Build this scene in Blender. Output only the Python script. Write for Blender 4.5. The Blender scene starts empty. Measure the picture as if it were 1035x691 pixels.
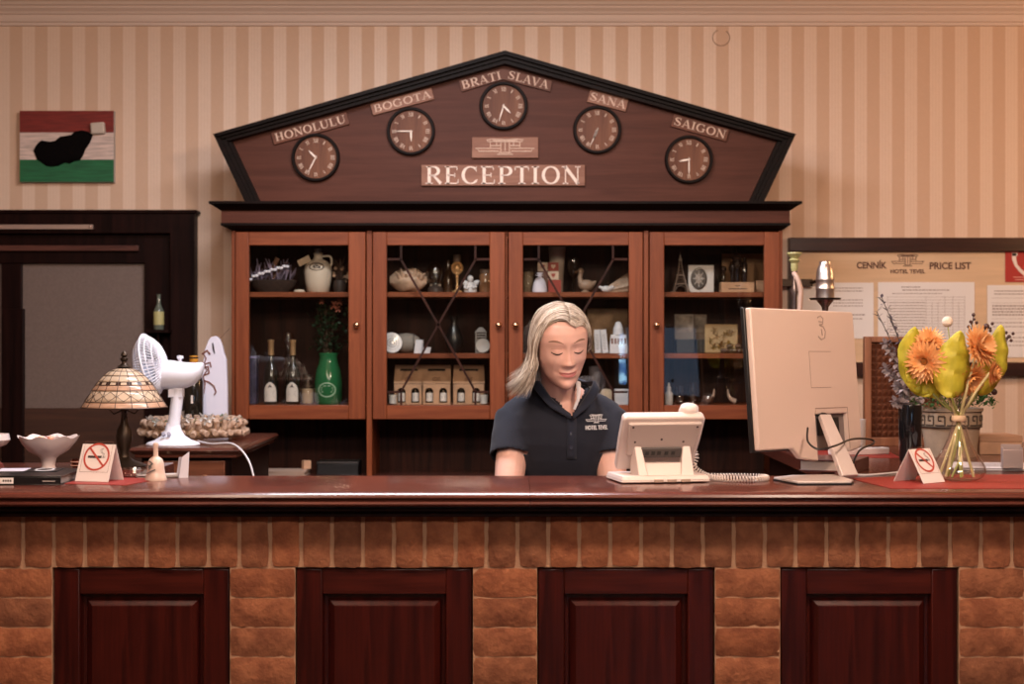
import bpy, bmesh, math, random
from mathutils import Vector, Matrix, Euler
from mathutils.bvhtree import BVHTree
random.seed(7)
F = 1600.0; CZ = 1.47
PI = math.pi
col = bpy.context.scene.collection
def X(px, Y): return (px - 517.5) / F * Y
def Z(py, Y): return CZ - (py - 345.5) / F * Y
def W(px, py, Y): return Vector((X(px, Y), Y, Z(py, Y)))
TOP = 1.106            # height of the counter surface

# ---------------------------------------------------------------- materials
_mats = {}
def nodes_of(name):
    m = bpy.data.materials.new(name); m.use_nodes = True
    nt = m.node_tree; nt.nodes.clear()
    out = nt.nodes.new('ShaderNodeOutputMaterial')
    return m, nt, out
def mat(name, c=(.5, .5, .5), rough=.5, metal=0.0, coat=0.0, bump=0.0, bscale=60.0, var=0.0, vscale=8.0, c2=None, emis=None, estr=0.0, trans=0.0, sheen=0.0, stretch=(1, 1, 1), sss=0.0, attr=None, spec=0.5):
    if name in _mats: return _mats[name]
    m, nt, out = nodes_of(name); N = nt.nodes; L = nt.links
    p = N.new('ShaderNodeBsdfPrincipled'); L.new(p.outputs[0], out.inputs[0])
    p.inputs['Base Color'].default_value = (*c, 1); p.inputs['Roughness'].default_value = rough
    p.inputs['Metallic'].default_value = metal; p.inputs['Coat Weight'].default_value = coat
    p.inputs['Coat Roughness'].default_value = .08
    p.inputs['Specular IOR Level'].default_value = spec
    if sheen: p.inputs['Sheen Weight'].default_value = sheen
    if sss:
        p.inputs['Subsurface Weight'].default_value = sss
        p.inputs['Subsurface Radius'].default_value = (.012, .004, .002)
    if emis: p.inputs['Emission Color'].default_value = (*emis, 1); p.inputs['Emission Strength'].default_value = estr
    tc = N.new('ShaderNodeTexCoord'); mp = N.new('ShaderNodeMapping'); mp.inputs['Scale'].default_value = stretch
    L.new(tc.outputs['Object'], mp.inputs[0])
    if var or c2:
        nz = N.new('ShaderNodeTexNoise'); nz.inputs['Scale'].default_value = vscale; nz.inputs['Detail'].default_value = 5
        L.new(mp.outputs[0], nz.inputs['Vector'])
        r = N.new('ShaderNodeValToRGB'); r.color_ramp.elements[0].position = .35; r.color_ramp.elements[1].position = .65
        a = c if c2 else tuple(max(0, x * (1 - var)) for x in c)
        b = c2 if c2 else tuple(min(1, x * (1 + var)) for x in c)
        r.color_ramp.elements[0].color = (*a, 1); r.color_ramp.elements[1].color = (*b, 1)
        L.new(nz.outputs[0], r.inputs[0]); src = r.outputs[0]
        if attr:
            at = N.new('ShaderNodeAttribute'); at.attribute_name = attr
            mx = N.new('ShaderNodeMix'); mx.data_type = 'RGBA'; mx.blend_type = 'MULTIPLY'; mx.inputs[0].default_value = 1
            L.new(src, mx.inputs[6]); L.new(at.outputs['Color'], mx.inputs[7]); src = mx.outputs[2]
        L.new(src, p.inputs['Base Color'])
    if bump:
        nb = N.new('ShaderNodeTexNoise'); nb.inputs['Scale'].default_value = bscale; nb.inputs['Detail'].default_value = 6
        L.new(mp.outputs[0], nb.inputs['Vector'])
        bp = N.new('ShaderNodeBump'); bp.inputs['Strength'].default_value = bump; bp.inputs['Distance'].default_value = .004
        L.new(nb.outputs[0], bp.inputs['Height']); L.new(bp.outputs[0], p.inputs['Normal'])
    if trans:
        tr = N.new('ShaderNodeBsdfTranslucent'); tr.inputs[0].default_value = (*c, 1)
        mx = N.new('ShaderNodeMixShader'); mx.inputs[0].default_value = trans
        L.new(p.outputs[0], mx.inputs[1]); L.new(tr.outputs[0], mx.inputs[2]); L.new(mx.outputs[0], out.inputs[0])
    _mats[name] = m; return m
def wood(name, dark, light, axis='x', rough=.3, coat=.3, scale=1.0, bump=.08, spec=.5):
    if name in _mats: return _mats[name]
    m, nt, out = nodes_of(name); N = nt.nodes; L = nt.links
    p = N.new('ShaderNodeBsdfPrincipled'); L.new(p.outputs[0], out.inputs[0])
    p.inputs['Roughness'].default_value = rough; p.inputs['Coat Weight'].default_value = coat; p.inputs['Coat Roughness'].default_value = .12; p.inputs['Specular IOR Level'].default_value = spec
    tc = N.new('ShaderNodeTexCoord'); mp = N.new('ShaderNodeMapping')
    s = {'x': (1.2, 22, 22), 'y': (22, 1.2, 22), 'z': (22, 22, 1.2)}[axis]
    mp.inputs['Scale'].default_value = tuple(v * scale for v in s)
    L.new(tc.outputs['Object'], mp.inputs[0])
    n1 = N.new('ShaderNodeTexNoise'); n1.inputs['Scale'].default_value = 1.6; n1.inputs['Detail'].default_value = 8; n1.inputs['Distortion'].default_value = .7
    L.new(mp.outputs[0], n1.inputs['Vector'])
    n2 = N.new('ShaderNodeTexNoise'); n2.inputs['Scale'].default_value = 9; n2.inputs['Detail'].default_value = 3
    L.new(mp.outputs[0], n2.inputs['Vector'])
    ad = N.new('ShaderNodeMath'); ad.operation = 'MULTIPLY_ADD'; ad.inputs[1].default_value = .35; L.new(n2.outputs[0], ad.inputs[0]); L.new(n1.outputs[0], ad.inputs[2])
    r = N.new('ShaderNodeValToRGB'); r.color_ramp.elements[0].position = .5; r.color_ramp.elements[1].position = .85
    r.color_ramp.elements[0].color = (*dark, 1); r.color_ramp.elements[1].color = (*light, 1)
    L.new(ad.outputs[0], r.inputs[0]); L.new(r.outputs[0], p.inputs['Base Color'])
    bp = N.new('ShaderNodeBump'); bp.inputs['Strength'].default_value = bump; bp.inputs['Distance'].default_value = .002
    L.new(n1.outputs[0], bp.inputs['Height']); L.new(bp.outputs[0], p.inputs['Normal'])
    _mats[name] = m; return m
def glass(name, tint=(1, 1, 1), ior=1.45, rough=0.0, gain=1.0):
    if name in _mats: return _mats[name]
    m, nt, out = nodes_of(name); N = nt.nodes; L = nt.links
    t = N.new('ShaderNodeBsdfTransparent'); t.inputs[0].default_value = (*tint, 1)
    g = N.new('ShaderNodeBsdfGlossy'); g.inputs['Roughness'].default_value = rough
    r0 = ((ior-1)/(ior+1))**2*gain
    fr = N.new('ShaderNodeLayerWeight'); fr.inputs[0].default_value = .5
    pw = N.new('ShaderNodeMath'); pw.operation = 'POWER'; pw.inputs[1].default_value = 4.0; L.new(fr.outputs['Facing'], pw.inputs[0])
    mu = N.new('ShaderNodeMath'); mu.operation = 'MULTIPLY_ADD'; mu.inputs[1].default_value = 1-r0; mu.inputs[2].default_value = r0; mu.use_clamp = True
    L.new(pw.outputs[0], mu.inputs[0])
    mx = N.new('ShaderNodeMixShader'); L.new(mu.outputs[0], mx.inputs[0]); L.new(t.outputs[0], mx.inputs[1]); L.new(g.outputs[0], mx.inputs[2])
    L.new(mx.outputs[0], out.inputs[0]); _mats[name] = m; return m

# ---------------------------------------------------------------- mesh builder
class MB:
    def __init__(s): s.v = []; s.f = []; s.mi = []; s.T = Matrix.Identity(4); s.k = 0; s.cols = None
    def add(s, vs, fs, T=None):
        n = len(s.v); A = s.T if T is None else s.T @ T
        s.v += [A @ Vector(p) for p in vs]
        s.f += [tuple(n + i for i in f) for f in fs]; s.mi += [s.k] * len(fs)
        return s
    def box(s, x0, x1, y0, y1, z0, z1, T=None):
        if x0 > x1: x0, x1 = x1, x0
        if y0 > y1: y0, y1 = y1, y0
        if z0 > z1: z0, z1 = z1, z0
        vs = [(x0,y0,z0),(x1,y0,z0),(x1,y1,z0),(x0,y1,z0),(x0,y0,z1),(x1,y0,z1),(x1,y1,z1),(x0,y1,z1)]
        return s.add(vs, [(3,2,1,0),(4,5,6,7),(0,1,5,4),(1,2,6,5),(2,3,7,6),(3,0,4,7)], T)
    def frus(s, b, t, z0, z1, T=None):      # b, t = (x0,x1,y0,y1)
        vs = [(b[0],b[2],z0),(b[1],b[2],z0),(b[1],b[3],z0),(b[0],b[3],z0),(t[0],t[2],z1),(t[1],t[2],z1),(t[1],t[3],z1),(t[0],t[3],z1)]
        return s.add(vs, [(3,2,1,0),(4,5,6,7),(0,1,5,4),(1,2,6,5),(2,3,7,6),(3,0,4,7)], T)
    def lathe(s, prof, seg=24, T=None, sx=1, sy=1):
        vs = []; fs = []
        for r, z in prof:
            for i in range(seg):
                a = 2 * PI * i / seg; vs.append((r * math.cos(a) * sx, r * math.sin(a) * sy, z))
        for j in range(len(prof) - 1):
            for i in range(seg):
                k = (i + 1) % seg; fs.append((j*seg+i, j*seg+k, (j+1)*seg+k, (j+1)*seg+i))
        if prof[0][0] > 1e-5: fs.append(tuple(range(seg))[::-1])
        if prof[-1][0] > 1e-5: fs.append(tuple((len(prof)-1)*seg + i for i in range(seg)))
        return s.add(vs, fs, T)
    def shell(s, prof, seg=24, th=.002, T=None, sx=1, sy=1):   # open vessel with wall
        inner = [(max(r - th, .0005), z + (th if i == 0 else 0)) for i, (r, z) in enumerate(prof)][::-1]
        p = [(.0001, prof[0][1])] + list(prof) + inner + [(.0001, prof[0][1] + th)]
        return s.lathe(p, seg, T, sx, sy)
    def tube(s, pts, r, seg=8, T=None, closed=False, flat=1.0):
        pts = [Vector(p) for p in pts]; n = len(pts)
        if not hasattr(r, '__len__'): r = [r] * n
        vs = []; fs = []; prev = None
        for i in range(n):
            if closed: t = pts[(i+1) % n] - pts[i-1]
            else: t = pts[min(i+1, n-1)] - pts[max(i-1, 0)]
            if t.length < 1e-9: t = Vector((0,0,1))
            t.normalize()
            if prev is None:
                up = Vector((0,0,1)) if abs(t.z) < .9 else Vector((0,1,0))
                u = t.cross(up).normalized()
            else:
                u = (prev - t * prev.dot(t))
                u = u.normalized() if u.length > 1e-6 else t.orthogonal().normalized()
            prev = u; w = t.cross(u)
            for k in range(seg):
                a = 2*PI*k/seg; vs.append(pts[i] + (u*math.cos(a) + w*math.sin(a)*flat) * r[i])
        m = n if closed else n - 1
        for i in range(m):
            for k in range(seg):
                q = (k+1) % seg; j = (i+1) % n; fs.append((i*seg+k, i*seg+q, j*seg+q, j*seg+k))
        if not closed:
            fs.append(tuple(range(seg))[::-1]); fs.append(tuple((n-1)*seg+k for k in range(seg)))
        return s.add(vs, fs, T)
    def ball(s, c, r, seg=12, rings=8, T=None):
        if not hasattr(r, '__len__'): r = (r, r, r)
        vs = [(c[0], c[1], c[2]-r[2])]; fs = []
        for j in range(1, rings):
            b = PI * j / rings - PI/2
            for i in range(seg):
                a = 2*PI*i/seg; vs.append((c[0]+r[0]*math.cos(b)*math.cos(a), c[1]+r[1]*math.cos(b)*math.sin(a), c[2]+r[2]*math.sin(b)))
        vs.append((c[0], c[1], c[2]+r[2])); e = len(vs)-1
        for i in range(seg):
            k = (i+1) % seg; fs.append((0, 1+k, 1+i)); fs.append((e, e-seg+i, e-seg+k))
            for j in range(rings-2): fs.append((1+j*seg+i, 1+j*seg+k, 1+(j+1)*seg+k, 1+(j+1)*seg+i))
        return s.add(vs, fs, T)
    def prism(s, poly, y0, y1, T=None):      # polygon in x,z extruded along y
        n = len(poly); vs = [(x, y0, z) for x, z in poly] + [(x, y1, z) for x, z in poly]
        fs = [tuple(range(n)), tuple(range(2*n-1, n-1, -1))] + [(i, n+i, n+(i+1)%n, (i+1)%n) for i in range(n)]
        return s.add(vs, fs, T)
    def extx(s, prof, x0, x1, T=None):       # polygon in y,z extruded along x
        n = len(prof); vs = [(x0, y, z) for y, z in prof] + [(x1, y, z) for y, z in prof]
        fs = [tuple(range(n)), tuple(range(2*n-1, n-1, -1))] + [(i, n+i, n+(i+1)%n, (i+1)%n) for i in range(n)]
        return s.add(vs, fs, T)
    def loft(s, rings, caps=True, T=None):
        n = len(rings[0]); vs = [p for r in rings for p in r]; fs = []
        for j in range(len(rings)-1):
            for i in range(n):
                k = (i+1) % n; fs.append((j*n+i, j*n+k, (j+1)*n+k, (j+1)*n+i))
        if caps: fs.append(tuple(range(n))[::-1]); fs.append(tuple((len(rings)-1)*n+i for i in range(n)))
        return s.add(vs, fs, T)
    def bar2(s, pts, w, y0, y1, T=None):     # flat stroke in the x,z plane, with thickness y0..y1
        pts = [Vector((p[0], p[1])) for p in pts]; n = len(pts)
        if not hasattr(w, '__len__'): w = [w] * n
        L = []; R = []
        for i in range(n):
            t = pts[min(i+1, n-1)] - pts[max(i-1, 0)]
            t = t.normalized() if t.length > 1e-9 else Vector((1, 0)); nn = Vector((-t.y, t.x)) * w[i] / 2
            L.append(pts[i] + nn); R.append(pts[i] - nn)
        vs = []; fs = []
        for a, b in zip(L, R): vs += [(a.x, y0, a.y), (b.x, y0, b.y), (a.x, y1, a.y), (b.x, y1, b.y)]
        for i in range(n-1):
            q = 4*i; fs += [(q, q+1, q+5, q+4), (q+2, q+6, q+7, q+3), (q, q+4, q+6, q+2), (q+1, q+3, q+7, q+5)]
        fs += [(0, 2, 3, 1), (4*n-4, 4*n-3, 4*n-1, 4*n-2)]
        return s.add(vs, fs, T)
    def leaf(s, a, b, w, up=Vector((0,0,1)), n=5, cup=.2, bend=0.0, taper=1.0):
        a = Vector(a); b = Vector(b); d = b - a; L_ = d.length; d.normalize()
        sd = d.cross(up); sd = sd.normalized() if sd.length > 1e-4 else d.orthogonal().normalized(); nn = sd.cross(d)
        vs = []; fs = []
        for i in range(n+1):
            t = i/n; ww = w * math.sin(PI * min(.97, .04 + t**taper * .96)) / 2; c = a + d*L_*t + nn * bend * L_ * math.sin(PI*t)
            vs += [c - sd*ww + nn*cup*ww, c, c + sd*ww + nn*cup*ww]
        for i in range(n):
            q = 3*i; fs += [(q, q+1, q+4, q+3), (q+1, q+2, q+5, q+4)]
        return s.add(vs, fs)
    def mesh(s, name, smooth=True, ang=38):
        me = bpy.data.meshes.new(name); me.from_pydata([tuple(v) for v in s.v], [], s.f)
        me.polygons.foreach_set('material_index', s.mi)
        if s.cols:
            at = me.color_attributes.new('Col', 'FLOAT_COLOR', 'POINT')
            for i, c in enumerate(s.cols): at.data[i].color = (*c, 1)
        bm = bmesh.new(); bm.from_mesh(me); bmesh.ops.recalc_face_normals(bm, faces=bm.faces); bm.to_mesh(me); bm.free()
        if smooth:
            me.polygons.foreach_set('use_smooth', [True]*len(me.polygons)); me.set_sharp_from_angle(angle=math.radians(ang))
        me.update(); return me
    def build(s, name, m, parent=None, loc=None, rot=None, bevel=0, smooth=True, solid=0, ang=38):
        me = s.mesh(name, smooth, ang); o = bpy.data.objects.new(name, me); col.objects.link(o)
        for q in (m if isinstance(m, (list, tuple)) else [m]): me.materials.append(q)
        if parent is not None: o.parent = parent
        if loc is not None: o.location = loc
        if rot is not None: o.rotation_euler = rot
        if solid:
            q = o.modifiers.new('solid', 'SOLIDIFY'); q.thickness = solid; q.offset = 0
        if bevel:
            q = o.modifiers.new('bevel', 'BEVEL'); q.width = bevel; q.segments = 2; q.limit_method = 'ANGLE'; q.angle_limit = math.radians(40)
        return o
def tag(o, label, cat, group=None):
    o['label'] = label; o['category'] = cat
    if group: o['group'] = group
    return o
def thing(name, label, cat, loc=(0,0,0), rz=0, group=None):
    o = bpy.data.objects.new(name, None); col.objects.link(o); o.location = loc; o.rotation_euler = (0, 0, rz); o.empty_display_size = .05
    return tag(o, label, cat, group)
def struct(o): o['kind'] = 'structure'; return o
def R3(x=0, y=0, z=0): return Euler((math.radians(x), math.radians(y), math.radians(z))).to_matrix().to_4x4()
def Tr(x, y, z): return Matrix.Translation((x, y, z))
def Sc(x, y, z): return Matrix.Diagonal((x, y, z, 1))
def spline(P, n=8, closed=False):
    P = [Vector(p) for p in P]; out = []; m = len(P)
    for i in range(m if closed else m-1):
        if closed: p0, p1, p2, p3 = P[i-1], P[i], P[(i+1)%m], P[(i+2)%m]
        else: p0, p1, p2, p3 = P[max(i-1,0)], P[i], P[i+1], P[min(i+2,m-1)]
        for k in range(n):
            t = k/n; out.append(.5*((2*p1)+(p2-p0)*t+(2*p0-5*p1+4*p2-p3)*t*t+(3*p1-p0-3*p2+p3)*t**3))
    if not closed: out.append(P[-1])
    return out

# ---------------------------------------------------------------- lettering
def arc(cx, cy, rx, ry, a0, a1, n=14): return [(cx+rx*math.cos(math.radians(a0+(a1-a0)*i/n)), cy+ry*math.sin(math.radians(a0+(a1-a0)*i/n))) for i in range(n+1)]
TK = .17; TN = .06
def srf(x, y, w=.3): return ([(x-w/2, y), (x+w/2, y)], .055)
def glyph(ch):
    b, t = .028, .972
    def bowl(cx, cy, rx, ry, a0, a1, n=14):
        P = arc(cx, cy, rx, ry, a0, a1, n); Wd = []
        for i in range(n+1): Wd.append(TN + (TK-TN)*abs(math.cos(math.radians(a0+(a1-a0)*i/n)))**1.3)
        return (P, Wd)
    if ch == 'I': return [([(.2,0),(.2,1)], TK), srf(.2,b,.36), srf(.2,t,.36)], .42
    if ch == 'H': return [([(.2,0),(.2,1)],TK),([(.72,0),(.72,1)],TK),([(.2,.5),(.72,.5)],TN),srf(.2,b,.34),srf(.2,t,.34),srf(.72,b,.34),srf(.72,t,.34)], .94
    if ch == 'E': return [([(.2,0),(.2,1)],TK),([(.05,t),(.66,t)],TN),([(.2,.5),(.54,.5)],TN),([(.05,b),(.7,b)],TN),([(.64,1),(.66,.78)],[.06,.03]),([(.68,0),(.72,.26)],[.06,.03]),([(.54,.38),(.54,.62)],.05)], .78
    if ch == 'L': return [([(.2,0),(.2,1)],TK),srf(.2,t,.36),([(.05,b),(.68,b)],TN),([(.66,0),(.7,.28)],[.07,.03])], .74
    if ch == 'T': return [([(.38,0),(.38,1)],TK),([(.04,t),(.72,t)],TN),([(.06,1),(.04,.76)],[.07,.03]),([(.7,1),(.72,.76)],[.07,.03]),srf(.38,b,.36)], .76
    if ch == 'N': return [([(.17,0),(.17,1)],TN),([(.78,0),(.78,1)],TN),([(.15,1),(.8,0)],.17),srf(.17,b,.28),srf(.1,t,.22),srf(.78,t,.28)], .94
    if ch in 'AÁ':
        g = [([(.1,0),(.4,1)],TN),([(.4,1),(.74,0)],.16),([(.2,.32),(.6,.32)],.05),srf(.1,b,.26),srf(.74,b,.32)]
        if ch == 'Á': g.append(([(.4,1.06),(.52,1.24)], [.05,.1]))
        return g, .86
    if ch == 'V': return [([(.1,1),(.42,0)],.16),([(.42,0),(.72,1)],TN),srf(.1,t,.32),srf(.72,t,.26)], .82
    if ch == 'X': return [([(.1,1),(.68,0)],.17),([(.68,1),(.1,0)],TN),srf(.1,t,.3),srf(.68,t,.26),srf(.1,b,.26),srf(.68,b,.3)], .78
    if ch == 'O': return [bowl(.46,.5,.37,.475,0,360,28)], .93
    if ch == 'C': return [bowl(.46,.5,.37,.475,42,318,22),([(.74,.99),(.74,.7)],[.05,.04]),([(.73,.14),(.78,.26)],.05)], .84
    if ch == 'G': return [bowl(.46,.5,.37,.475,42,300,22),([(.74,.99),(.74,.7)],[.05,.04]),([(.74,.06),(.74,.44)],.15),srf(.74,.44,.3)], .94
    if ch == 'U': return [([(.18,1),(.18,.34)],TK),(arc(.47,.34,.29,.31,180,360,14),[TK-(TK-TN)*min(1,i/8) for i in range(15)]),([(.76,.34),(.76,1)],TN),srf(.18,t,.34),srf(.76,t,.26)], .92
    if ch == 'S': return [([(.6,.76),(.54,.92),(.38,.97),(.22,.92),(.13,.78),(.2,.63),(.38,.52),(.56,.4),(.63,.25),(.55,.1),(.38,.03),(.2,.07),(.1,.24)],[.05,.05,.06,.09,.14,.16,.17,.16,.14,.09,.06,.05,.05]),([(.6,.99),(.61,.72)],.045),([(.1,.01),(.09,.3)],.045)], .74
    if ch in 'PR':
        g = [([(.2,0),(.2,1)],TK),srf(.2,b,.36),([(.05,t),(.42,t)],TN),bowl(.4,.735,.26,.24,90,-90,12),([(.2,.49),(.42,.49)],TN)]
        if ch == 'R': g.append(([(.4,.49),(.78,.02)],[.1,.17])); return g, .84
        return g, .74
    if ch == 'B': return [([(.2,0),(.2,1)],TK),([(.05,t),(.4,t)],TN),bowl(.38,.75,.22,.22,90,-90,12),([(.2,.53),(.4,.53)],TN),bowl(.4,.28,.28,.25,90,-90,12),([(.05,b),(.42,b)],TN)], .8
    return [], .4
def serif(mb, text, width, height, y0=-.0015, y1=0.0, T=None, gap=.06):
    A = []; x = 0
    for ch in text: g, a = glyph(ch); A.append((x, g)); x += a + gap
    tot = x - gap; k = width / tot
    for x0, g in A:
        for P, w in g:
            ws = w if hasattr(w, '__len__') else [w]*len(P)
            kk = (k + height)/2
            mb.bar2([((x0+p[0])*k - width/2, p[1]*height - height/2) for p in P], [q*kk for q in ws], y0, y1, T)
def sans(mb, text, width, height, y0=-.001, T=None, bold=.0, conv=None):
    cu = bpy.data.curves.new('t', 'FONT'); cu.body = text; cu.size = 1; cu.offset = bold; cu.resolution_u = 3
    o = bpy.data.objects.new('t', cu); col.objects.link(o); dg = bpy.context.evaluated_depsgraph_get(); dg.update()
    me = bpy.data.meshes.new_from_object(o.evaluated_get(dg))
    vs = [v.co.copy() for v in me.vertices]; fs = [tuple(p.vertices) for p in me.polygons]
    bpy.data.objects.remove(o); bpy.data.curves.remove(cu); bpy.data.meshes.remove(me)
    x0 = min(v.x for v in vs); x1 = max(v.x for v in vs); z0 = min(v.y for v in vs); z1 = max(v.y for v in vs)
    pts = [((v.x-x0)/(x1-x0)*width - width/2, y0, (v.y-z0)/(z1-z0)*height - height/2) for v in vs]
    if conv: pts = [conv(p) for p in pts]
    mb.add(pts, fs, T)
EMB = [[(.22,.85),(.2,.94),(.3,1),(.5,.95),(.7,1),(.8,.94),(.78,.85),(.22,.85)], [(.3,.92),(.5,.88),(.7,.92)],
       [(.26,.85),(.26,.5)], [(.36,.85),(.36,.55)], [(.43,.8),(.43,.25)], [(.5,.85),(.5,.3)], [(.57,.8),(.57,.25)], [(.64,.85),(.64,.55)], [(.74,.85),(.74,.5)],
       [(.02,.45),(.42,.45)], [(.58,.45),(.98,.45)], [(.06,.45),(.07,.28),(.4,.28)], [(.94,.45),(.93,.28),(.6,.28)], [(.26,.6),(.42,.62)], [(.58,.62),(.74,.6)],
       [(.4,.2),(.6,.2)], [(.37,.1),(.63,.1)]]
def emblem(mb, w, h, lw, y0=-.001, y1=0.0, T=None):
    for P in EMB: mb.bar2([((x-.5)*w, (z-.5)*h) for x, z in P], lw, y0, y1, T)

# ---------------------------------------------------------------- palette
BLACKWOOD = wood('black_stained_moulding', (.0035,.0018,.0015), (.008,.0035,.003), 'x', .45, 0, spec=.08)
CAB_V = wood('mahogany_vertical', (.145,.033,.011), (.245,.064,.022), 'z', .45, .0, spec=.25)
CAB_H = wood('mahogany_horizontal', (.145,.033,.011), (.245,.064,.022), 'x', .45, .0, spec=.25)
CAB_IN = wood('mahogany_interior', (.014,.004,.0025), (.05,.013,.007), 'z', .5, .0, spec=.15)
PEDW = wood('pediment_panel_wood', (.066,.019,.011), (.095,.030,.018), 'x', .5, .0, spec=.15)
DARKW = wood('dark_door_wood', (.006,.002,.0018), (.016,.005,.004), 'z', .45, .0, spec=.08)
TOPW = wood('countertop_wood', (.06,.014,.010), (.13,.034,.021), 'x', .24, .22, bump=.02, spec=.4)
REDW_V = wood('red_mahogany_vertical', (.022,.003,.0025), (.055,.007,.0045), 'z', .3, .12, bump=.03, spec=.3)
REDW_H = wood('red_mahogany_horizontal', (.028,.004,.003), (.065,.010,.006), 'x', .3, .12, bump=.03, spec=.3)
TABW = wood('side_table_wood', (.06,.018,.012), (.13,.04,.026), 'x', .25, .4)
WHITE = mat('white_plastic', (.72,.73,.78), .35)
IVORY = mat('ivory_plastic', (.70,.59,.545), .42)
BLK = mat('black_plastic', (.01,.01,.011), .35)
PAPER = mat('white_paper', (.82,.78,.76), .8)
INK = mat('dark_ink', (.05,.03,.03), .7)
BRONZE = mat('dark_bronze', (.06,.042,.03), .4, .8)
BRASS = mat('aged_brass', (.75,.45,.27), .28, 1.0)
CLEAR = glass('clear_glass', (.97,.98,.97), 1.5)
CREAM = mat('cream_ceramic', (.62,.52,.42), .3, coat=.4)
# ================================================================ camera
cam = bpy.data.objects.new('camera', bpy.data.cameras.new('camera')); col.objects.link(cam)
cam.location = (0, 0, CZ); cam.rotation_euler = (PI/2, 0, 0); cam.data.sensor_width = 36; cam.data.lens = F/1035*36
cam.data.dof.use_dof = True; cam.data.dof.focus_distance = 4.45; cam.data.dof.aperture_fstop = 4.0
bpy.context.scene.camera = cam
# ================================================================ room
YW = 6.65
def wallpaper():
    m, nt, out = nodes_of('striped_wallpaper'); N = nt.nodes; L = nt.links
    p = N.new('ShaderNodeBsdfPrincipled'); L.new(p.outputs[0], out.inputs[0])
    tc = N.new('ShaderNodeTexCoord'); sp = N.new('ShaderNodeSeparateXYZ'); L.new(tc.outputs['Object'], sp.inputs[0])
    def mth(op, a, b=None):
        n = N.new('ShaderNodeMath'); n.operation = op
        for i, q in enumerate((a, b)):
            if q is None: continue
            if isinstance(q, (int, float)): n.inputs[i].default_value = q
            else: L.new(q, n.inputs[i])
        return n.outputs[0]
    per = .1056
    gt = mth('GREATER_THAN', sp.outputs[0], .3)
    ph = mth('ADD', mth('DIVIDE', mth('ADD', sp.outputs[0], 1.951), per), mth('MULTIPLY', gt, -.1))
    fr = mth('FRACT', ph); lt = mth('LESS_THAN', fr, .5)
    fine = mth('MULTIPLY', mth('GREATER_THAN', mth('FRACT', mth('MULTIPLY', ph, 8)), .72), .25)
    nz = N.new('ShaderNodeTexNoise'); nz.inputs['Scale'].default_value = 90; L.new(tc.outputs['Object'], nz.inputs['Vector'])
    f2 = mth('SUBTRACT', mth('ADD', mth('MULTIPLY', lt, .95), mth('MULTIPLY', mth('SUBTRACT', nz.outputs[0], .5), .35)), mth('MULTIPLY', fine, lt))
    r = N.new('ShaderNodeValToRGB'); r.color_ramp.elements[0].color = (.65, .44, .31, 1); r.color_ramp.elements[1].color = (.77, .575, .445, 1)
    L.new(f2, r.inputs[0]); L.new(r.outputs[0], p.inputs['Base Color'])
    ro = N.new('ShaderNodeMapRange'); ro.inputs[3].default_value = .8; ro.inputs[4].default_value = .5; L.new(lt, ro.inputs[0]); L.new(ro.outputs[0], p.inputs['Roughness'])
    bp = N.new('ShaderNodeBump'); bp.inputs['Strength'].default_value = .12; bp.inputs['Distance'].default_value = .002; L.new(nz.outputs[0], bp.inputs['Height']); L.new(bp.outputs[0], p.inputs['Normal'])
    return m
WP = wallpaper()
plain = mat('plain_wall_paint', (.16, .095, .065), .8, var=.05)
ceilm = mat('ceiling_paint', (.62, .50, .42), .85, bump=.1)
def slab(name, b, m):
    q = MB().box(*b); return struct(q.build(name, m, smooth=False))
slab('wall_back', (-3.3, 3.3, YW, YW+.15, 0, 2.98), WP)
slab('wall_left', (-3.45, -3.3, -3.35, YW+.15, 0, 2.98), plain)
slab('wall_right', (3.3, 3.45, -3.35, YW+.15, 0, 2.98), plain)
slab('floor', (-3.45, 3.45, -3.35, YW+.15, -.1, 0), mat('brown_floor_tile', (.09, .045, .03), .35, var=.25, vscale=3))
slab('ceiling', (-3.45, 3.45, -3.35, YW+.15, 2.98, 3.1), ceilm)
# front wall, behind the camera, with its window
wx0, wx1, wz0, wz1 = 1.02, 1.72, 1.0, 1.60
q = MB()
q.box(-3.3, wx0, -3.35, -3.2, 0, 2.98); q.box(wx1, 3.3, -3.35, -3.2, 0, 2.98); q.box(wx0, wx1, -3.35, -3.2, 0, wz0); q.box(wx0, wx1, -3.35, -3.2, wz1, 2.98)
struct(q.build('wall_front', plain, smooth=False))
q = MB()
for x0, x1, z0, z1 in ((wx0, wx1, wz0, wz0+.05), (wx0, wx1, wz1-.05, wz1), (wx0, wx0+.05, wz0+.05, wz1-.05), (wx1-.05, wx1, wz0+.05, wz1-.05), (1.36, 1.42, wz0+.05, wz1-.05), (wx0+.05, 1.36, 1.3, 1.33), (1.42, wx1-.05, 1.3, 1.33)):
    q.box(x0, x1, -3.33, -3.24, z0, z1)
wf = struct(q.build('window_1', mat('window_frame_paint', (.5, .5, .52), .5), smooth=False))
def sky_pane():
    m, nt, out = nodes_of('daylight_pane'); N = nt.nodes; L = nt.links
    e = N.new('ShaderNodeEmission'); tc = N.new('ShaderNodeTexCoord'); nz = N.new('ShaderNodeTexNoise'); nz.inputs['Scale'].default_value = 7
    L.new(tc.outputs['Object'], nz.inputs['Vector']); r = N.new('ShaderNodeValToRGB')
    r.color_ramp.elements[0].position = .45; r.color_ramp.elements[0].color = (.05, .13, .34, 1); r.color_ramp.elements[1].position = .6; r.color_ramp.elements[1].color = (.45, .75, 1, 1)
    L.new(nz.outputs[0], r.inputs[0]); L.new(r.outputs[0], e.inputs[0]); e.inputs[1].default_value = 8; L.new(e.outputs[0], out.inputs[0]); return m
q = MB().box(wx0+.04, wx1-.04, -3.30, -3.29, wz0+.04, wz1-.04); q.build('window_pane', sky_pane(), wf, smooth=False)

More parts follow.
